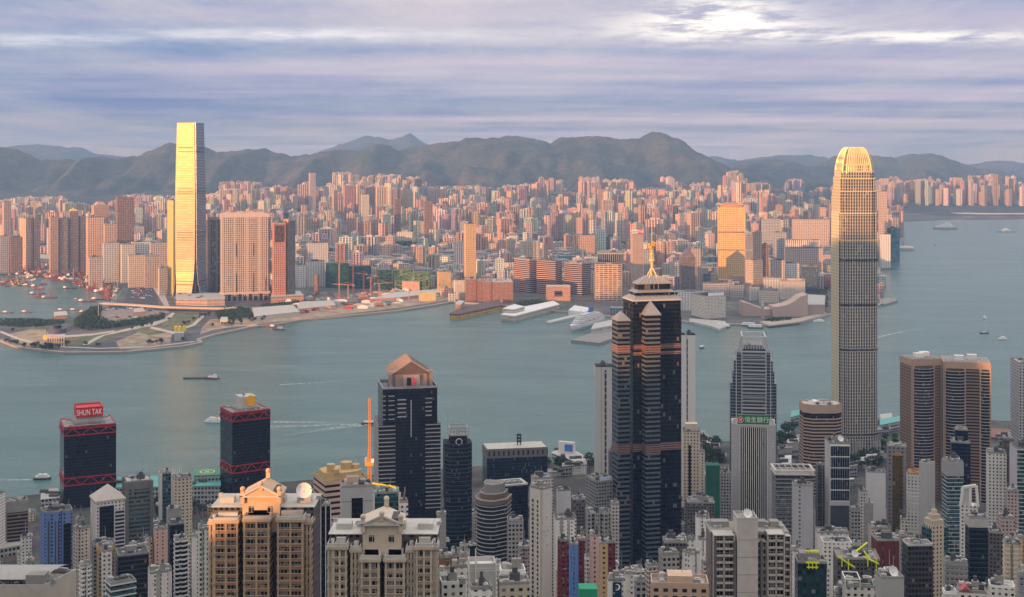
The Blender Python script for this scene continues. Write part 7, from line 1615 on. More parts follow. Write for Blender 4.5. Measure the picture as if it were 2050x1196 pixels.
def city():
    rn = random.Random(11); cand = []
    Y = 3230.0
    while Y < 9700:
        step = 58 if Y < 5200 else (66 if Y < 6800 else 74)
        x = X(-30, Y) + rn.uniform(0, 40)
        while x < X(2080, Y):
            jx, jy = x + rn.uniform(-12, 12), Y + rn.uniform(-16, 16); x += step * rn.uniform(.8, 1.25)
            px = CX + F * jx / jy
            if not in_poly(jx, jy, polyK) or any(in_poly(jx, jy, p) for p in NOGO): continue
            zg = TK(jx, jy) + 2.5
            hill = any(((jx - hx) / rx) ** 2 + ((jy - hY) / ry) ** 2 < .62 for hx, hY, hz_, rx, ry in HILLS)
            if hill and rn.random() < .9: continue
            if jy > 8600 and px < 1500 and rn.random() < .35: continue
            dens = mnoise.noise((jx * .0022, jy * .0016, 5.0))
            r_ = rn.random(); env = interp(ENV, px)
            if jy < 3600: h = rn.uniform(14, 30)
            elif jy < 4300: h = rn.uniform(24, 48) if r_ < .82 else rn.uniform(55, 85)
            elif jy < 5400: h = rn.uniform(22, 52) if r_ < .80 - .15 * dens else rn.uniform(65, 112)
            elif jy < 6700: h = rn.uniform(30, 62) if r_ < .60 - .5 * dens else rn.uniform(95, 150)
            elif jy < 7500: h = rn.uniform(30, 62) if r_ < .50 - .7 * dens else rn.uniform(105, 150)
            else: h = rn.uniform(20, 50) if r_ < .42 - .7 * dens else rn.uniform(100, 150)
            if px > 1560 and jy > 7700: h = rn.uniform(60, 170)
            tall = h > 62
            yt = HY + F * (H - zg - h) / jy
            if tall and jy > 6500 and rn.random() < .55: yt = min(yt, env + abs(rn.gauss(0, 12)) + (4 if jy > 7500 else 18))
            yt = max(yt, env + rn.uniform(0, 5)); h = Z(yt, jy) - zg
            if h < 12: continue
            if h > 250: continue
            if tall: w, d = rn.uniform(24, 36), rn.uniform(22, 32)
            else: w, d = (rn.uniform(28, 66), rn.uniform(24, 44)) if jy > 3700 else (rn.uniform(24, 48), rn.uniform(18, 30))
            if rn.random() < .12 and jy > 4300: w *= 1.9
            wp = (w + d * .3) / jy * F
            bad = False
            for (a, b, yb, Yh, hx, hr) in KFOOT:
                if px + wp / 2 > a and px - wp / 2 < b and jy < Yh + hr * .6 and yt < yb - 2: bad = True; break
                if abs(jx - hx - hr / 2) < (hr + w) * .55 and abs(jy - Yh - 15) < (hr + d) * .45: bad = True; break
            if bad: continue
            cand.append((px, jy, jx, zg, h, w, d, tall, wp * min(h, 60) / jy, rn.choice([0, 0, 1, 1, 2, 2, 3, 4, 5, 6, 7]) if not tall else rn.choice([0, 0, 0, 0, 1, 1, 2, 3, 4, 7])))
        Y += step * (.92 if Y < 5200 else 1.05)
    cand.sort(key=lambda c: -(c[5] * min(c[4], 70) / c[1] ** 2 * (1.6 if c[7] else 1)))
    mass = MB(); seen = {}; nind = 0; LB = {}
    mats = {}
    for i, (px, jy, jx, zg, h, w, d, tall, sc_, hi) in enumerate(cand):
        rnd = random.Random(i); col, hue = PAL[hi]; col = tuple(min(.8, c * rnd.uniform(.85, 1.15)) for c in col)
        near = min(REFS, key=lambda r_: abs(r_[0] + r_[1] - 2 * px)); mid = (near[0] + near[1]) / 2
        size = 'tall' if tall else 'low'
        key = (hue, size, near[2], px > mid); k = seen.get(key, 0)
        if tall: P_ = rnd.choice([plus(w, d), plus(w, d), teeth(w, d, 3), rect(0, w, 0, d)]) if w < 45 else teeth(w, d, 5)
        else: P_ = rnd.choice([rect(0, w, 0, d), rect(0, w, 0, d), teeth(w, d, 3)])
        a = R(rnd.choice([-18, -12, 8, 20, 30]) + rnd.uniform(-6, 6)); ca, sa = math.cos(a), math.sin(a)
        top = rnd.random()
        if nind < 330 and k < 14:
            seen[key] = k + 1; nind += 1
            mb = MB(); mb.prism([(x - w / 2, y - d / 2) for x, y in P_], 0, h, col=col, topcol=(.4, .38, .36))
            m = k_mass
            o = mb.build('city_block', m, None, (jx, jy, zg - 3), a)
            dist = 'near' if jy < 4600 else ('mid distance' if jy < 6000 else 'far')
            LB.setdefault(key, []).append((abs(px - mid), o, dist)); tag(o, 'x', 'tower block' if tall else 'low block', 'blocks of the city across the harbour')
            mb = MB(); mb.box(-w * .2, w * .15, -d * .15, d * .2, h, h + rnd.uniform(3, 7)); mb.build('plant_room', CONCL, o)
        else:
            Q = [(jx + (x - w / 2) * ca - (y - d / 2) * sa, jy + (x - w / 2) * sa + (y - d / 2) * ca) for x, y in P_]
            mass.prism(Q, zg - 8, zg - 3 + h, col=col, topcol=(.4, .38, .36))
            if top < .5:
                q_ = [(jx + x * ca - y * sa, jy + x * sa + y * ca) for x, y in rect(-w * .2, w * .15, -d * .15, d * .2)]
                mass.prism(q_, zg - 3 + h, zg + h + 3, col=(.5, .47, .44))
    for (hue, size, nm, right), L_ in LB.items():
        for j, (_, o, dist) in enumerate(sorted(L_, key=lambda t: t[0])): o['label'] = '%s %s %s %s block %s the %s' % (ORD[j], size, hue, dist, 'right of' if right else 'left of', nm)
    o = mass.build('distant_city', k_mass); tag(o, kind='stuff')
    print('CITY', len(cand), nind)
city()
# ---------------------------------------------------------------- woods, lawns, roads of the reclaimed point
def woods(name, poly, n, z0, hmax, seed, s=(1.2, 2.6), mat=None):
    P_ = [G(x, y, 3) for x, y in poly]; rn = random.Random(seed); mb = MB()
    x0, x1 = min(p[0] for p in P_), max(p[0] for p in P_); y0, y1 = min(p[1] for p in P_), max(p[1] for p in P_); k = 0
    while k < n:
        x, y = rn.uniform(x0, x1), rn.uniform(y0, y1)
        if not in_poly(x, y, P_): continue
        k += 1; hh = hmax * (.45 + .55 * (mnoise.noise((x * .06, y * .06, seed)) + .5)); c = Vector((x, y, z0 + rn.uniform(.3, 1) * max(2, hh)))
        a = Vector((rn.gauss(0, 1), rn.gauss(0, 1), rn.gauss(0, .5))).normalized() * rn.uniform(*s); b = a.cross(Vector((rn.gauss(0, .4), rn.gauss(0, .4), 1))).normalized() * rn.uniform(*s)
        mb.face([c + a, c + b, c - a, c - b])
    tag(mb.build(name, mat or f_leaf), kind='stuff')
woods('woods', [(165, 535), (230, 530), (330, 545), (334, 566), (300, 572), (240, 560), (190, 548)], 9000, 3, 15, 1, (1.8, 3.6))
woods('woods', [(150, 655), (148, 645), (185, 618), (205, 616), (200, 640), (230, 650), (330, 632), (330, 640), (250, 655), (180, 664)], 6000, 3, 13, 2)
woods('woods', [(430, 628), (460, 616), (500, 622), (510, 636), (470, 642), (440, 645)], 3000, 3, 10, 3)
woods('woods', [(0, 640), (60, 640), (130, 644), (120, 652), (40, 656), (0, 652)], 2500, 3, 6, 4)
woods('woods', [(540, 622), (600, 612), (660, 604), (600, 604), (520, 612)], 1500, 3, 6, 5)
woods('woods', [(1528, 641), (1585, 638), (1584, 643), (1545, 647)], 900, 3, 6, 6); woods('woods', [(1615, 585), (1655, 560), (1658, 615), (1640, 622), (1625, 600)], 1500, 3, 8, 8)
woods('woods', [(1040, 606), (1085, 602), (1090, 610), (1030, 614)], 900, 3, 9, 7)
for i, (hx, hY, hz_, rx, ry) in enumerate(HILLS[:3] + HILLS[6:7]):
    rn_ = random.Random(i); mb = MB()
    for _ in range(4500):
        t = rn_.uniform(0, 6.283); q_ = math.sqrt(rn_.random()) * .97; x, y = hx + rx * q_ * math.cos(t), hY + ry * q_ * math.sin(t)
        c = Vector((x, y, TK(x, y) + rn_.uniform(0, 7))); s_ = rn_.uniform(2.5, 6); a = Vector((rn_.gauss(0, 1), rn_.gauss(0, 1), rn_.gauss(0, .5))).normalized() * s_; b = a.cross(Vector((rn_.gauss(0, .4), rn_.gauss(0, .4), 1))).normalized() * s_
        mb.face([c + a, c + b, c - a, c - b])
    tag(mb.build('woods', f_leaf), kind='stuff')
GRS = ground_mat('dry_lawn', (.06, .085, .03), (.15, .15, .06), (.28, .21, .11), .03); SANDY = ground_mat('bare_earth', (.16, .13, .09), (.38, .28, .19), (.52, .40, .29), .035); PAVL = simple('pale_path', (.48, .43, .36), .85, var=.2, scale=.05)
for pts, m_, nm, zz_ in (([(20, 668), (60, 660), (92, 660), (95, 685), (60, 694), (25, 682)], SANDY, 'bare_earth', 3.06), ([(132, 676), (240, 664), (268, 662), (185, 690), (150, 693), (128, 690)], GRS, 'lawn', 3.1),
                     ([(323, 652), (350, 628), (403, 630), (395, 650), (360, 659), (340, 657)], GRS, 'lawn', 3.1), ([(232, 684), (300, 656), (345, 668), (340, 690), (240, 699)], SANDY, 'bare_earth', 3.06), ([(262, 660), (318, 652), (345, 664), (300, 672)], GRS, 'lawn', 3.12),
                     ([(175, 691), (210, 672), (268, 660), (310, 652), (340, 640), (350, 628), (345, 626), (325, 640), (290, 650), (240, 662), (195, 674), (165, 691)], PAVL, 'path', 3.2), ([(303, 654), (355, 666), (352, 670), (300, 658)], PAVL, 'path', 3.24),
                     ([(353, 665), (390, 652), (412, 632), (406, 630), (384, 650), (350, 662)], PAVL, 'path', 3.22), ([(115, 668), (165, 640), (205, 616), (212, 617), (178, 640), (128, 670)], ROAD, 'road', 3.18), ([(128, 672), (190, 668), (230, 662), (228, 665), (185, 672), (130, 676)], PAVL, 'path', 3.26),
                     ([(190, 632), (212, 618), (330, 618), (340, 626), (310, 634), (250, 645), (190, 650)], simple('toll_plaza', (.26, .21, .17), .85, var=.2), 'pavement', 3.1), ([(245, 610), (262, 568), (300, 566), (312, 590), (318, 612)], ROAD, 'road', 3.1),
                     ([(300, 566), (312, 566), (330, 590), (340, 615), (330, 615), (316, 592)], PAVL, 'road', 3.2), ([(420, 640), (520, 632), (640, 616), (760, 604), (900, 590), (905, 600), (800, 616), (700, 628), (560, 644), (430, 660), (400, 670), (405, 655)], SANDY, 'bare_earth', 3.06),
                     ([(600, 600), (700, 590), (860, 580), (880, 590), (760, 600), (640, 612)], simple('site_mud', (.20, .15, .12), .9, var=.5, scale=.06), 'ground', 3.12), ([(0, 510), (70, 508), (180, 517), (180, 524), (60, 516), (0, 519)], simple('quay_concrete', (.5, .42, .33), .8, var=.3), 'pavement', 3.1)):
    gslab(nm, pts, 3.0 - .02, zz_ + .05, m_, kind='structure')
def strip(name, pts, wd, z0, z1, mat, label=None, cat=None, kind=None, deck=None):
    P_ = [G(x, y, 3) for x, y in pts]; mb = MB(); secs = []
    for i, p in enumerate(P_):
        a = Vector(P_[max(0, i - 1)]); b = Vector(P_[min(len(P_) - 1, i + 1)]); d_ = (b - a).normalized(); n_ = Vector((-d_.y, d_.x)) * wd / 2
        secs.append((p[0] + n_.x, p[1] + n_.y, p[0] - n_.x, p[1] - n_.y))
    for s0, s1 in zip(secs, secs[1:]):
        mb.face([(s0[2], s0[3], z1), (s1[2], s1[3], z1), (s1[0], s1[1], z1), (s0[0], s0[1], z1)]); mb.face([(s0[2], s0[3], z0), (s1[2], s1[3], z0), (s1[2], s1[3], z1), (s0[2], s0[3], z1)]); mb.face([(s0[0], s0[1], z1), (s1[0], s1[1], z1), (s1[0], s1[1], z0), (s0[0], s0[1], z0)])
    o = mb.build(name, mat); return tag(o, label, cat, None, kind)
strip('flyover', [(204, 613), (260, 616), (330, 621), (450, 624), (470, 622)], 22, 9, 11.5, simple('lit_deck', (.62, .44, .30), .8), 'long pale elevated road crossing behind the point park', 'flyover')
strip('flyover', [(262, 572), (300, 572), (312, 574)], 14, 8, 10.5, MC['lit_deck'], 'short elevated deck over the sunken highway', 'flyover')
strip('road', [(0, 664), (40, 680), (100, 694), (200, 698), (300, 695), (390, 684)], 10, 3.1, 3.34, PAVL, kind='structure')
strip('runway', [(1560, 427), (1800, 430), (2080, 428)], 60, 3, 6, simple('runway_edge', (.34, .30, .28), .9), kind='structure'); strip('sea_bridge', [(1905, 430), (1980, 431), (2080, 431)], 26, 8, 15, CONCL, 'long pale cruise pier roof along the far runway edge', 'pier')
# vent buildings on the point
rt = lowblock([(94, 694), (130, 694), (129, 682), (96, 682)], 20, facade('vent_panels', (.62, .46, .30), (.10, .10, .16), fh=9, bw=5, wu=.5, wv=.7), 'round vent building with yellow panel on the point park', name='vent_building', cat='vent building')
mb = MB(); mb.prism(ngon(0, 8, 19, 20), 20.8, 31); mb.build('drum', simple('navy_drum', (.10, .09, .13), .6), rt); mb = MB(); mb.prism(ngon(0, 8, 8, 14), 31, 38); mb.build('drum_cap', DARKM, rt)
mb = MB(); mb.box(-24, 12, -9.5, -8.5, 9, 19); mb.build('yellow_panel', simple('amber_panel', (.8, .48, .10), .5), rt)
rt = lowblock([(349, 683), (368, 683), (366, 674), (351, 674)], 16, CONCL, 'white vent block with yellow funnels at the tip of the point', name='vent_building', cat='vent building')
for k in range(3): mb = MB(); mb.box(-10 + 9 * k, -5 + 9 * k, -3, 8, 16, 27); mb.build('funnel', YELL, rt)
lowblock([(441, 650), (456, 650), (455, 643), (443, 643)], 9, simple('cream_shed', (.62, .52, .33), .7), 'small cream shed right of the round lawn'); lowblock([(268, 632), (290, 630), (286, 622), (268, 624)], 7, simple('orange_toll', (.6, .33, .15), .7), 'orange toll office beside the wooded bank')
lowblock([(110, 640), (135, 638), (132, 630), (108, 632)], 8, simple('orange_shed', (.6, .3, .2), .7), 'salmon quay shed by the moorings entrance')
for k, (px, py) in enumerate([(60, 604 - 60), (118, 545), (147, 560), (173, 575), (192, 560), (205, 548), (228, 560), (248, 540), (265, 556), (228, 598), (197, 640), (140, 530), (216, 525), (300, 545), (235, 585)]):
    x, y = G(px, py, 3); o = inst('light_mast', proto_mesh('pole', m_pole, STEEL), None, (x, y, 3), (5, 5, 34)); tag(o, 'tall thin steel light mast on the shore by the moorings', 'light mast', 'light masts by the moorings')
# cranes of the building site
def tcrane(px, py, top, jx, jdir, mat, lab):
    x, y = G(px, py, 3); h = Z(top, y) - 3; rt = empty('tower_crane', (x, y, 3)); tag(rt, lab, 'crane')
    mb = MB()
    for a, b in ((-1.2, -1.2), (1.2, -1.2), (1.2, 1.2), (-1.2, 1.2)): mb.beam((a, b, 0), (a, b, h), .8)
    n = int(h / 5)
    for i in range(n): mb.beam((-1.2, -1.2, h * i / n), (1.2, -1.2, h * (i + 1) / n), .6)
    mb.build('mast', mat, rt)
    mb = MB(); mb.beam((-jx * .35 * jdir, 0, h), (jx * jdir, 6, h + 2), 1.1); mb.beam((-jx * .35 * jdir, 0, h), (0, 0, h + 8), .5); mb.beam((0, 0, h + 8), (jx * .7 * jdir, 4, h + 1.5), .5); mb.build('jib', mat, rt)
    mb = MB(); mb.box(-jx * .35 * jdir - 2, -jx * .35 * jdir + 2, -1.5, 1.5, h - 3, h); mb.build('counterweight', CONC, rt)
CR = simple('crane_red', (.30, .05, .045), .6); CO = simple('crane_salmon', (.50, .26, .17), .6); CB = simple('crane_brown', (.25, .13, .08), .6)
for i, (a, b, t, j, dr, m) in enumerate(((679, 592, 527, 22, 1, CO), (707, 590, 530, 26, 1, CR), (728, 596, 549, 24, -1, CR), (697, 606, 571, 44, -1, CO), (759, 604, 568, 36, 1, CO), (763, 610, 584, 20, 1, CO), (819, 603, 573, 34, -1, CO), (866, 580, 560, 20, 1, STEEL), (630, 600, 570, 20, -1, CB), (742, 588, 556, 24, 1, CO))):
    tcrane(a, b, t, j, dr, m, '%s crane from the left on the construction site by the netted blocks' % ORD[i])
rn = random.Random(8)
for i in range(120):
    px = rn.uniform(560, 890); py = interp([(560, 606), (700, 600), (890, 583)], px) + rn.uniform(-14, 26) * (1 - .4 * (px - 560) / 330)
    x, y = G(px, py, 3)
    if not in_poly(x, y, polyK): continue
    m = rn.choice([CR, CO, CONCL, CONC, CB, WHITE, TEALR, CO]); mb = MB(); w_, d_, h_ = rn.uniform(6, 26), rn.uniform(5, 14), rn.uniform(2.5, 7); mb.box(-w_ / 2, w_ / 2, -d_ / 2, d_ / 2, 0, h_); mb.box(-w_ * .2, w_ * .3, -d_ / 3, d_ / 3, h_, h_ + 1.5)
    tag(mb.build('site_hut', m, None, (x, y, 3.1), rn.uniform(-.3, .3)), 'low flat site hut or stacked material on the construction ground', 'site hut', 'site huts and stacks on the construction ground')
# ---------------------------------------------------------------- boats
HR = simple('hull_red', (.22, .045, .035), .6, var=.3); HD = simple('hull_dark', (.05, .05, .055), .6); HW = simple('hull_white', (.75, .74, .72), .5); HB = simple('hull_brown', (.22, .12, .08), .7); HG = simple('hull_green', (.03, .25, .16), .6)
FOAM = None
def foam_mat():
    m, nt, b = newmat('foam'); t = N(nt, 'ShaderNodeTexCoord'); n = noise(nt, t.outputs['Object'], .12, 5, .7)
    b.inputs['Base Color'].default_value = (.62, .68, .68, 1); b.inputs['Roughness'].default_value = .7
    uv = N(nt, 'ShaderNodeUVMap'); sp = N(nt, 'ShaderNodeSeparateXYZ'); nt.links.new(uv.outputs[0], sp.inputs[0])
    e = mth(nt, 'SUBTRACT', 1.0, mth(nt, 'ABSOLUTE', sp.outputs[0])); k = mth(nt, 'MULTIPLY', e, mth(nt, 'SUBTRACT', 1.0, sp.outputs[1]))
    al = mth(nt, 'MULTIPLY', mth(nt, 'MULTIPLY', k, ramp(nt, n, [(.38, (.1, .1, .1)), (.62, (1, 1, 1))])), .85, clamp=True)
    nt.links.new(al, b.inputs['Alpha']); return m
FOAM = foam_mat()
def hullP(L, B, fl=.16): return [(-L / 2, -B * .42), (-L * .42, -B / 2), (L * .22, -B / 2), (L * .40, -B * .28), (L / 2, 0), (L * .40, B * .28), (L * .22, B / 2), (-L * .42, B / 2), (-L / 2, B * .42)]
def m_hull(L, B, Hh):
    mb = MB(); mb.loft([(-.4, [(x * .93, y * .8) for x, y in hullP(L, B)]), (Hh, hullP(L, B))]); return mb
def boat(px, py, L, B, rz, hull, label, cabins=((-.1, .5, .6, 3),), name='motor_boat', cat='boat', group=None, hh=2.2, wake=None, extra=None, cab=None):
    x, y = G(px, py, 0); rt = empty(name, (x, y, 0), rz); tag(rt, label, cat, group)
    m_hull(L, B, hh).build('hull', hull, rt)
    z = hh
    for k, (c, l, b, h_) in enumerate(cabins):
        mb = MB(); mb.prism([(L * (c - l / 2), -B * b / 2), (L * (c + l * .35), -B * b / 2), (L * (c + l / 2), -B * b * .3), (L * (c + l / 2), B * b * .3), (L * (c + l * .35), B * b / 2), (L * (c - l / 2), B * b / 2)], z, z + h_); mb.build('cabin', cab or HW, rt)
        z += h_
    if extra: extra(rt, L, B, z)
    if wake:
        wl, wb = wake; mb = MB(); n = 14; cx_ = -L * .45
        for i in range(n):
            t0, t1 = i / n, (i + 1) / n; b0, b1 = B * .3 + wb * t0, B * .3 + wb * t1; c0, c1 = wl * .04 * t0 ** 2, wl * .04 * t1 ** 2
            for s in (-1, 1):
                pts = [(cx_ - wl * t0, c0, .35), (cx_ - wl * t1, c1, .35), (cx_ - wl * t1, c1 + s * b1, .35), (cx_ - wl * t0, c0 + s * b0, .35)]
                uv = [(0, t0), (0, t1), (s, t1), (s, t0)]
                if s < 0: mb.face(pts, uv)
                else: mb.face(pts[::-1], uv[::-1])
        w_ = mb.build('foam_wake', FOAM, rt)
    return rt
def mastx(rt, L, B, z): mb = MB(); mb.beam((0, 0, z), (0, 0, z + L * .22), .5); mb.build('mast', STEEL, rt)
def funnel(rt, L, B, z): mb = MB(); mb.box(-L * .12, -L * .04, -B * .12, B * .12, z - 2, z + 3); mb.build('funnel', ORNG, rt); mastx(rt, L, B, z)
def derrick(mat):
    def f(rt, L, B, z):
        mb = MB(); mb.beam((L * .15, -B * .25, 2), (L * .05, 0, L * .52), .9); mb.beam((L * .15, B * .25, 2), (L * .05, 0, L * .52), .9); mb.beam((L * .05, 0, L * .52), (-L * .35, 0, 3), .5); mb.beam((L * .1, 0, 3), (L * .48, 0, L * .36), .8); mb.beam((L * .05, 0, L * .52), (L * .48, 0, L * .36), .4); mb.build('derrick', mat, rt)
    return f
# harbour traffic
boat(85, 960, 22, 7, R(8), HD, 'small dark ferry with white upper deck heading right below the first black tower', ((0, .75, .85, 2.4), (.02, .5, .7, 2)), wake=(70, 7), extra=mastx)
boat(431, 846, 36, 9, R(178), HW, 'white and red fast ferry half hidden behind the left side of the second black tower', ((0, .7, .9, 3), (.05, .4, .7, 2.6)), wake=None, extra=funnel)
boat(427, 759, 24, 7, R(4), HR, 'orange red tug towing the dark barge', ((.1, .35, .7, 3.5), (.12, .2, .5, 3)), extra=mastx, wake=(60, 3), name='tug_boat')
boat(400, 758, 62, 13, R(184), HD, 'long low dark barge behind the red tug', ((-.3, .12, .5, 2),), name='barge', hh=2.0, cat='barge')
boat(738, 849, 24, 8, R(10), HD, 'dark speed boat drawing the long white wake beside the orange crane', ((0, .6, .7, 2),), wake=(230, 20))
boat(556, 660, 34, 9, R(150), HR, 'red work boat moored at the quay below the long pale shed', ((-.2, .3, .8, 4),), name='work_boat', extra=mastx); boat(505, 656, 40, 12, R(12), HG, 'green work barge with heaped cargo at the quay', ((0, .6, .6, 4),), name='barge', cat='barge', cab=simple('cargo_heap', (.5, .36, .2), .9)); boat(540, 655, 30, 9, R(170), HB, 'brown lighter between the green barge and red work boat', ((-.2, .3, .8, 3),), name='barge', cat='barge')
boat(1405, 697, 22, 7, R(60), HD, 'small dark ferry with white roof right of the plain grey slab', ((0, .7, .8, 2.2),), wake=(30, 2))
boat(1640, 645, 30, 8, R(5), HW, 'white ferry just left of the tallest near tower', ((0, .8, .85, 2.6), (.05, .4, .6, 2)))
for i, (px, py, rz) in enumerate(((1446, 656, 150), (1498, 653, 160), (1512, 657, 170), (1440, 650, 140))): boat(px, py, 36, 10, R(rz), HD, ['double decked ferry docked left at the ferry piers', 'double decked ferry docked at the right ferry pier', 'outer double decked ferry at the right ferry pier', 'inner ferry behind the left docked ferry'][i], ((0, .85, .9, 3), (0, .75, .85, 3)), name='ferry', cat='ferry', extra=mastx)
boat(1892, 459, 130, 20, R(178), simple('hull_tan', (.42, .36, .32), .6), 'large tan warship with stepped upper works on the right water', ((0, .7, .8, 8), (-.05, .45, .6, 9), (-.1, .2, .5, 9)), name='ship', cat='ship', hh=9, extra=mastx); boat(2014, 465, 92, 15, R(178), simple('hull_greyw', (.5, .52, .52), .5), 'smaller pale grey patrol ship at the far right', ((0, .5, .7, 6), (0, .25, .5, 6)), name='ship', cat='ship', hh=6, extra=mastx)
boat(1872, 491, 16, 6, R(90), HD, 'tiny dark boat with white bow foam below the tan warship', ((0, .5, .6, 2),), wake=(18, 10)); boat(1971, 637, 20, 7, R(85), HW, 'small white launch nearer the camera than the patrol ship', ((0, .5, .7, 2.6),), wake=(28, 5)); boat(1970, 668, 22, 5, R(182), HD, 'low dark speed boat with straight thin wake', ((0, .4, .6, 1.4),), wake=(110, 4)); boat(2008, 680, 22, 8, R(10), HW, 'white motor yacht right of the low speed boat', ((0, .6, .7, 2.6), (0, .3, .5, 2)))
boat(1215, 640 - 210 + 13, 30, 8, R(0), HW, 'hidden', ()) if False else None
boat(1712, 683, 26, 8, R(8), HD, 'boat hidden by the tallest near tower whose wake shows right', ((0, .5, .7, 2),)) if False else None
for pts, wd in (([(735, 851), (700, 854), (640, 862), (570, 872)], 13), ([(545, 846), (620, 846), (700, 849)], 9), ([(560, 771), (650, 766), (760, 758)], 6), ([(60, 962), (30, 962), (0, 960)], 5), ([(1758, 676), (1790, 668), (1830, 661), (1880, 655)], 9)):
    P_ = [G(x, y, 0) for x, y in pts]; mb = MB(); 
    for i in range(len(P_) - 1):
        a, b = Vector((*P_[i], .4)), Vector((*P_[i + 1], .4)); d_ = (b - a).normalized(); n_ = Vector((-d_.y, d_.x, 0)) * wd; v0, v1 = i / (len(P_) - 1) * .85, (i + 1) / (len(P_) - 1) * .85
        mb.face([a - n_, b - n_, b, a][::1], [(-1, v0), (-1, v1), (0, v1), (0, v0)]); mb.face([a, b, b + n_, a + n_], [(0, v0), (0, v1), (1, v1), (1, v0)])
    tag(mb.build('wake', FOAM), kind='stuff')
# cruise ship and its pier
def cruise():
    x, y = G(1142, 664, 0); x2, y2 = G(1250, 628, 0); an = math.atan2(y - y2, x - x2); L = 190; B = 28
    cx_, cy_ = x + (x2 - x) * .5 * L / math.hypot(x2 - x, y2 - y), y + (y2 - y) * .5 * L / math.hypot(x2 - x, y2 - y)
    rt = empty('cruise_ship', (cx_, cy_, 0), an); tag(rt, 'large white cruise ship with many decks berthed left of the prism skyscraper', 'cruise ship')
    mb = MB(); mb.loft([(-.5, [(a * .92, b * .7) for a, b in hullP(L, B)]), (6, [(a * .97, b * .95) for a, b in hullP(L, B)]), (13, hullP(L, B))]); mb.build('hull', HW, rt)
    dk = facade('deck_windows', (.76, .75, .72), (.10, .11, .13), fh=3, bw=3, wu=.7, wv=.4, blind=.1)
    for k, (c, l, b, h_) in enumerate(((-.04, .82, .92, 3.5), (-.05, .76, .9, 3.5), (-.06, .68, .86, 3.5), (-.05, .58, .8, 3.5), (-.02, .40, .6, 3.5))):
        z = 13 + 3.5 * k; mb = MB(); mb.prism([(L * (c - l / 2), -B * b / 2), (L * (c + l * .38), -B * b / 2), (L * (c + l / 2), -B * .2), (L * (c + l / 2), B * .2), (L * (c + l * .38), B * b / 2), (L * (c - l / 2), B * b / 2)], z, z + h_); mb.build('deck', dk, rt)
    mb = MB(); mb.loft([(30, rect(-36, -22, -4, 4)), (42, rect(-40, -28, -3, 3))]); f = mb.build('funnel', simple('funnel_blue', (.03, .10, .35), .5), rt); mb = MB(); mb.box(-40, -30, -3.2, 3.2, 38, 41); mb.build('funnel_band', SIGNR, f)
    mb = MB(); mb.beam((30, 0, 30), (28, 0, 42), 1.2); mb.build('mast', HW, rt)
    for s in (-1, 1):
        for i in range(9): mb = MB(); mb.box(-50 + 10 * i, -43 + 10 * i, s * 13 - .9, s * 13 + .9, 15, 17.5); mb.build('lifeboat', ORNG if i % 3 == 0 else HW, rt)
cruise()
def gp(pts, z1, mat, label, roof=None, **k): return lowblock(pts, z1, mat, label, name='pier_building', cat='pier', zg=2, zb=-.5, roofm=roof, **k)
gp([(1143, 684), (1200, 690), (1250, 672), (1250, 660), (1190, 668)], 5, CONC, 'flat concrete pier deck alongside the cruise ship', roof=CONC); gp([(1183, 672), (1250, 660), (1250, 648), (1190, 660)], 16, facade('shed_wall', (.56, .53, .48), (.2, .2, .2), fh=8, bw=8, wu=.6, wv=.4), 'white roofed cruise terminal shed beside the cruise ship')
gp([(1003, 640), (1030, 643), (1120, 619), (1108, 612), (1020, 630)], 14, facade('terminal_wall', (.62, .54, .46), (.14, .12, .11), fh=6, bw=6, wu=.6, wv=.5), 'long white pier hall with tiered bow end jutting into the harbour', roof=WHITE)
gp([(1006, 636), (1028, 638), (1050, 632), (1030, 627)], 24, facade('terminal_wall', ()), 'stepped upper deck at the bow end of the long white pier hall', roof=WHITE)
gp([(900, 637), (920, 638), (1003, 620), (1000, 608), (925, 624)], 13, facade('gold_pier', (.40, .24, .08), (.05, .035, .03), fh=7, bw=7, wu=.6, wv=.55, band=2, bandc=(.7, .45, .06)), 'brown ferry terminal with yellow wavy stripe left of the long white pier hall', roof=simple('dark_brown_roof', (.11, .075, .06), .7)); gp([(912, 628), (922, 630), (930, 622), (918, 620)], 26, simple('tan_turret', (.4, .25, .15), .7), 'square turret on the brown ferry terminal')
gslab('jetty', [(1093, 645), (1100, 648), (1175, 630), (1172, 626)], -1, 4, CONCL, 'thin pale jetty with small boats right of the long white pier hall', 'jetty', zg=2); gslab('jetty', [(1138, 630), (1170, 634), (1186, 626), (1150, 620)], -1, 13, WHITE, 'small white pier house at the root of the thin jetty', 'pier', zg=2)
gslab('jetty', [(1425, 656), (1440, 662), (1462, 652), (1440, 645), (1380, 640), (1380, 646)], -1, 5, CONCL, 'ferry pier arm left of the clock tower', 'jetty', zg=2); gslab('promenade', [(1520, 648), (1540, 655), (1600, 648), (1650, 634), (1655, 628), (1600, 640), (1550, 645)], 2.9, 6, simple('promenade_stone', (.42, .36, .30), .8), 'raised pale promenade deck on columns in front of the concert hall', 'promenade', zg=2)
gslab('jetty', [(1768, 612), (1796, 604), (1790, 598), (1764, 600)], -1, 5, CONC, 'triangular pier right of the tallest near tower, nearer one', 'jetty', zg=2); gslab('jetty', [(1760, 532), (1784, 538), (1784, 532), (1760, 528)], -1, 6, CONC, 'short ferry pier right of the tallest near tower, middle one', 'jetty', zg=2); gslab('jetty', [(1792, 500), (1830, 501), (1828, 497), (1795, 494)], -1, 10, CONCL, 'domed waterfront pier right of the tallest near tower, farthest one', 'jetty', zg=2)
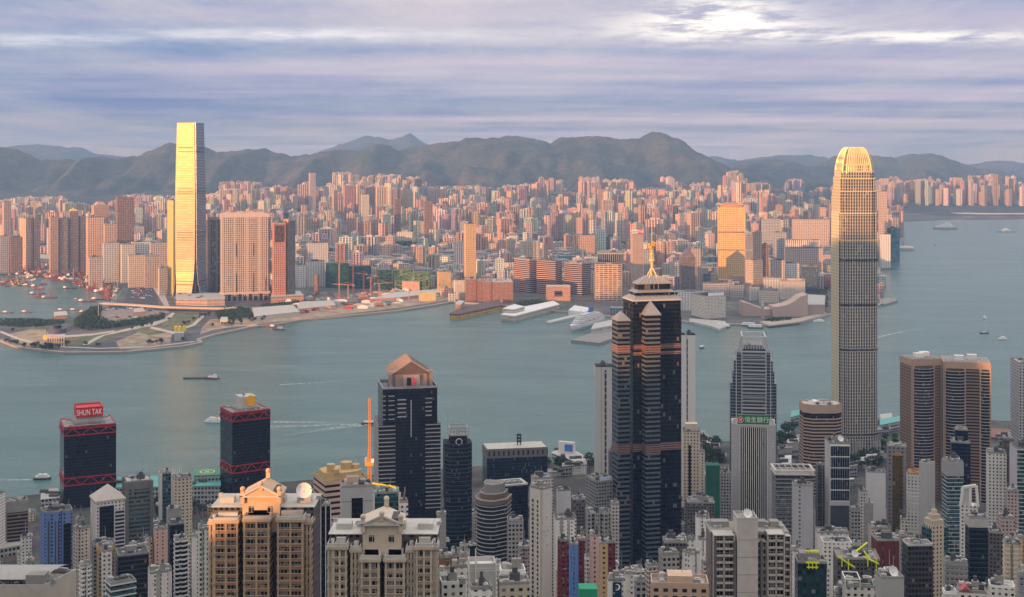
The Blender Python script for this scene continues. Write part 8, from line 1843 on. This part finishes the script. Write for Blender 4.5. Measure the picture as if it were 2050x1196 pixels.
# moorings
rn = random.Random(31)
SH = [G(x, y, 0) for x, y in [(-20, 524), (95, 532), (175, 550), (236, 582), (226, 598), (205, 612), (150, 600), (60, 600), (-20, 560)]]
placed = []; kinds = {}
def moor(px, py, t):
    x, y = G(px, py, 0); L = {0: rn.uniform(38, 55), 1: rn.uniform(22, 34), 2: rn.uniform(10, 16)}[t]
    if any((x - a) ** 2 + (y - b) ** 2 < (.5 * (L * .7 + q_)) ** 2 for a, b, q_ in placed): return False
    placed.append((x, y, L * .6)); rz = rn.uniform(-.5, .5) + (math.pi if rn.random() < .5 else 0)
    red = px < 260 and rn.random() < .55; hull = HR if red else rn.choice([HD, HB, HR, HW, HD])
    k = kinds.get(t, 0); kinds[t] = k + 1
    if t == 0: boat(px, py, L, L * .3, rz, hull, 'red or dark work barge with raised derrick frame in the crowded moorings', ((-.33, .2, .8, 4), (-.34, .14, .6, 3)), cab=rn.choice([CO, HB, HW, HR]), name='derrick_barge', cat='barge', group='derrick barges in the moorings', extra=derrick(rn.choice([CR, CR, CO, HR, YELL if rn.random() < .3 else CR])))
    elif t == 1: boat(px, py, L, L * .32, rz, hull, 'wooden or steel work boat with pale wheelhouse in the crowded moorings', ((-.15, .4, .7, 3), (-.2, .2, .5, 2.4)), cab=rn.choice([CO, HB, HW, HB, HR]), name='work_boat', group='work boats in the moorings', extra=mastx)
    else: boat(px, py, L, L * .34, rz, rn.choice([HD, HW, HB]), 'small low sampan lying in the open water of the moorings', ((-.1, .4, .7, 1.6),), cab=rn.choice([HB, HD, HW]), name='sampan', group='sampans in the moorings', hh=1.2)
    return True
cnt = [0, 0, 0]; tgt = [62, 120, 55]
for _ in range(14000):
    px, py = rn.uniform(-10, 240), rn.uniform(523, 606); x, y = G(px, py, 0)
    if not in_poly(x, y, SH): continue
    edge = interp([(-10, 522), (95, 532), (175, 550), (236, 582)], px); dd_ = py - edge
    t = rn.choice([0, 1, 1, 2]) if dd_ < 26 else rn.choice([1, 2, 2])
    if dd_ > 26 and not ((px < 75 and py < 575 and rn.random() < .6) or rn.random() < .06): continue
    if cnt[t] >= tgt[t]: continue
    if moor(px, py, t): cnt[t] += 1
for (px, py, L, m, lab) in ((75, 589, 46, CR, 'large red work barge out in front of the moorings'), (98, 597, 44, CR, 'dark barge with tall red jib in front of the moorings'), (175, 604, 52, CR, 'red barge group leader at the mouth of the moorings'), (200, 600, 48, CR, 'second red barge at the mouth of the moorings'), (140, 578, 44, HD, 'dark barge with low derrick in mid moorings'), (34, 572, 34, YELL, 'sunlit yellow derrick barge on the left open water')):
    boat(px, py, L, L * .32, R(rn.uniform(-12, 12)), HR if m is CR else HD, lab, ((-.33, .2, .8, 4),), name='derrick_barge', cat='barge', extra=derrick(m))
for (px, py, lab) in ((15, 627, 'brown lighter at the left edge above the point park'), (125, 622, 'brown moored lighter near the quay shed'), (150, 622, 'dark moored lighter right of the brown one'), (53, 626, 'small orange boat on open water left of the quay shed'), (168, 626, 'moored dark barge tight to the wooded bank')): boat(px, py, 30, 9, 0.1, HB, lab, ((-.2, .3, .7, 3),), name='work_boat')
# ridge masts
for (px, Y) in ((1312, 9900), (1316, 9900), (1105, 9900)):
    o = inst('radio_mast', proto_mesh('pole', m_pole, STEEL), None, (X(px, Y), Y - 5, Z(interp(SK_MAIN, px), Y) - 12), (14, 14, 45)); tag(o, 'thin radio mast on the mountain ridge', 'radio mast', 'radio masts on the ridge')
# single trees, lamp posts and parked lorries of the point park
rn = random.Random(77)
for i in range(70):
    pth = rn.choice([[(20, 664), (90, 656), (130, 664)], [(130, 694), (200, 692), (300, 690), (380, 682)], [(240, 664), (300, 652), (345, 640)], [(0, 684), (60, 697), (120, 702)], [(355, 660), (400, 640), (420, 632)], [(420, 655), (480, 648), (540, 640)]])
    px = rn.uniform(pth[0][0], pth[-1][0]); py = interp(pth, px) + rn.uniform(-2.5, 2.5); x, y = G(px, py, 3)
    tree(x, y, 3.1, rn.uniform(.8, 1.4), 'small rounded tree along a path of the point park', 'trees along the paths of the point park')
LOR = [simple('lorry_' + n_, c_, .5) for n_, c_ in (('white', (.7, .7, .68)), ('red', (.5, .08, .05)), ('blue', (.08, .15, .4)), ('grey', (.3, .3, .3)))]
for i in range(90):
    a = [(195, 640, 120, 12), (262, 590, 40, 20), (205, 620, 110, 8), (600, 606, 200, 10)][i % 4]
    px, py = a[0] + rn.random() * a[2], a[1] + (rn.random() - .5) * a[3] - (8 if i % 4 == 3 else 0); x, y = G(px, py, 3)
    l = rn.choice([LOR[0], LOR[1], LOR[2], LOR[3]]); rt = empty('lorry', (x, y, 3.3), rn.choice([.4, .5, 1.9])); tag(rt, 'tiny parked lorry or bus on the far approach roads and building site', 'lorry', 'vehicles on the far approach roads')
    mb = MB(); mb.box(-4, 3, -1.3, 1.3, .7, 3.4); mb.build('body', l, rt); mb = MB(); mb.box(3.1, 5, -1.2, 1.2, .7, 2.8); mb.build('cab', LOR[0], rt); mb = MB(); mb.box(-3.8, 4.6, -1.1, 1.1, 0, .7); mb.build('chassis', DARKM, rt)
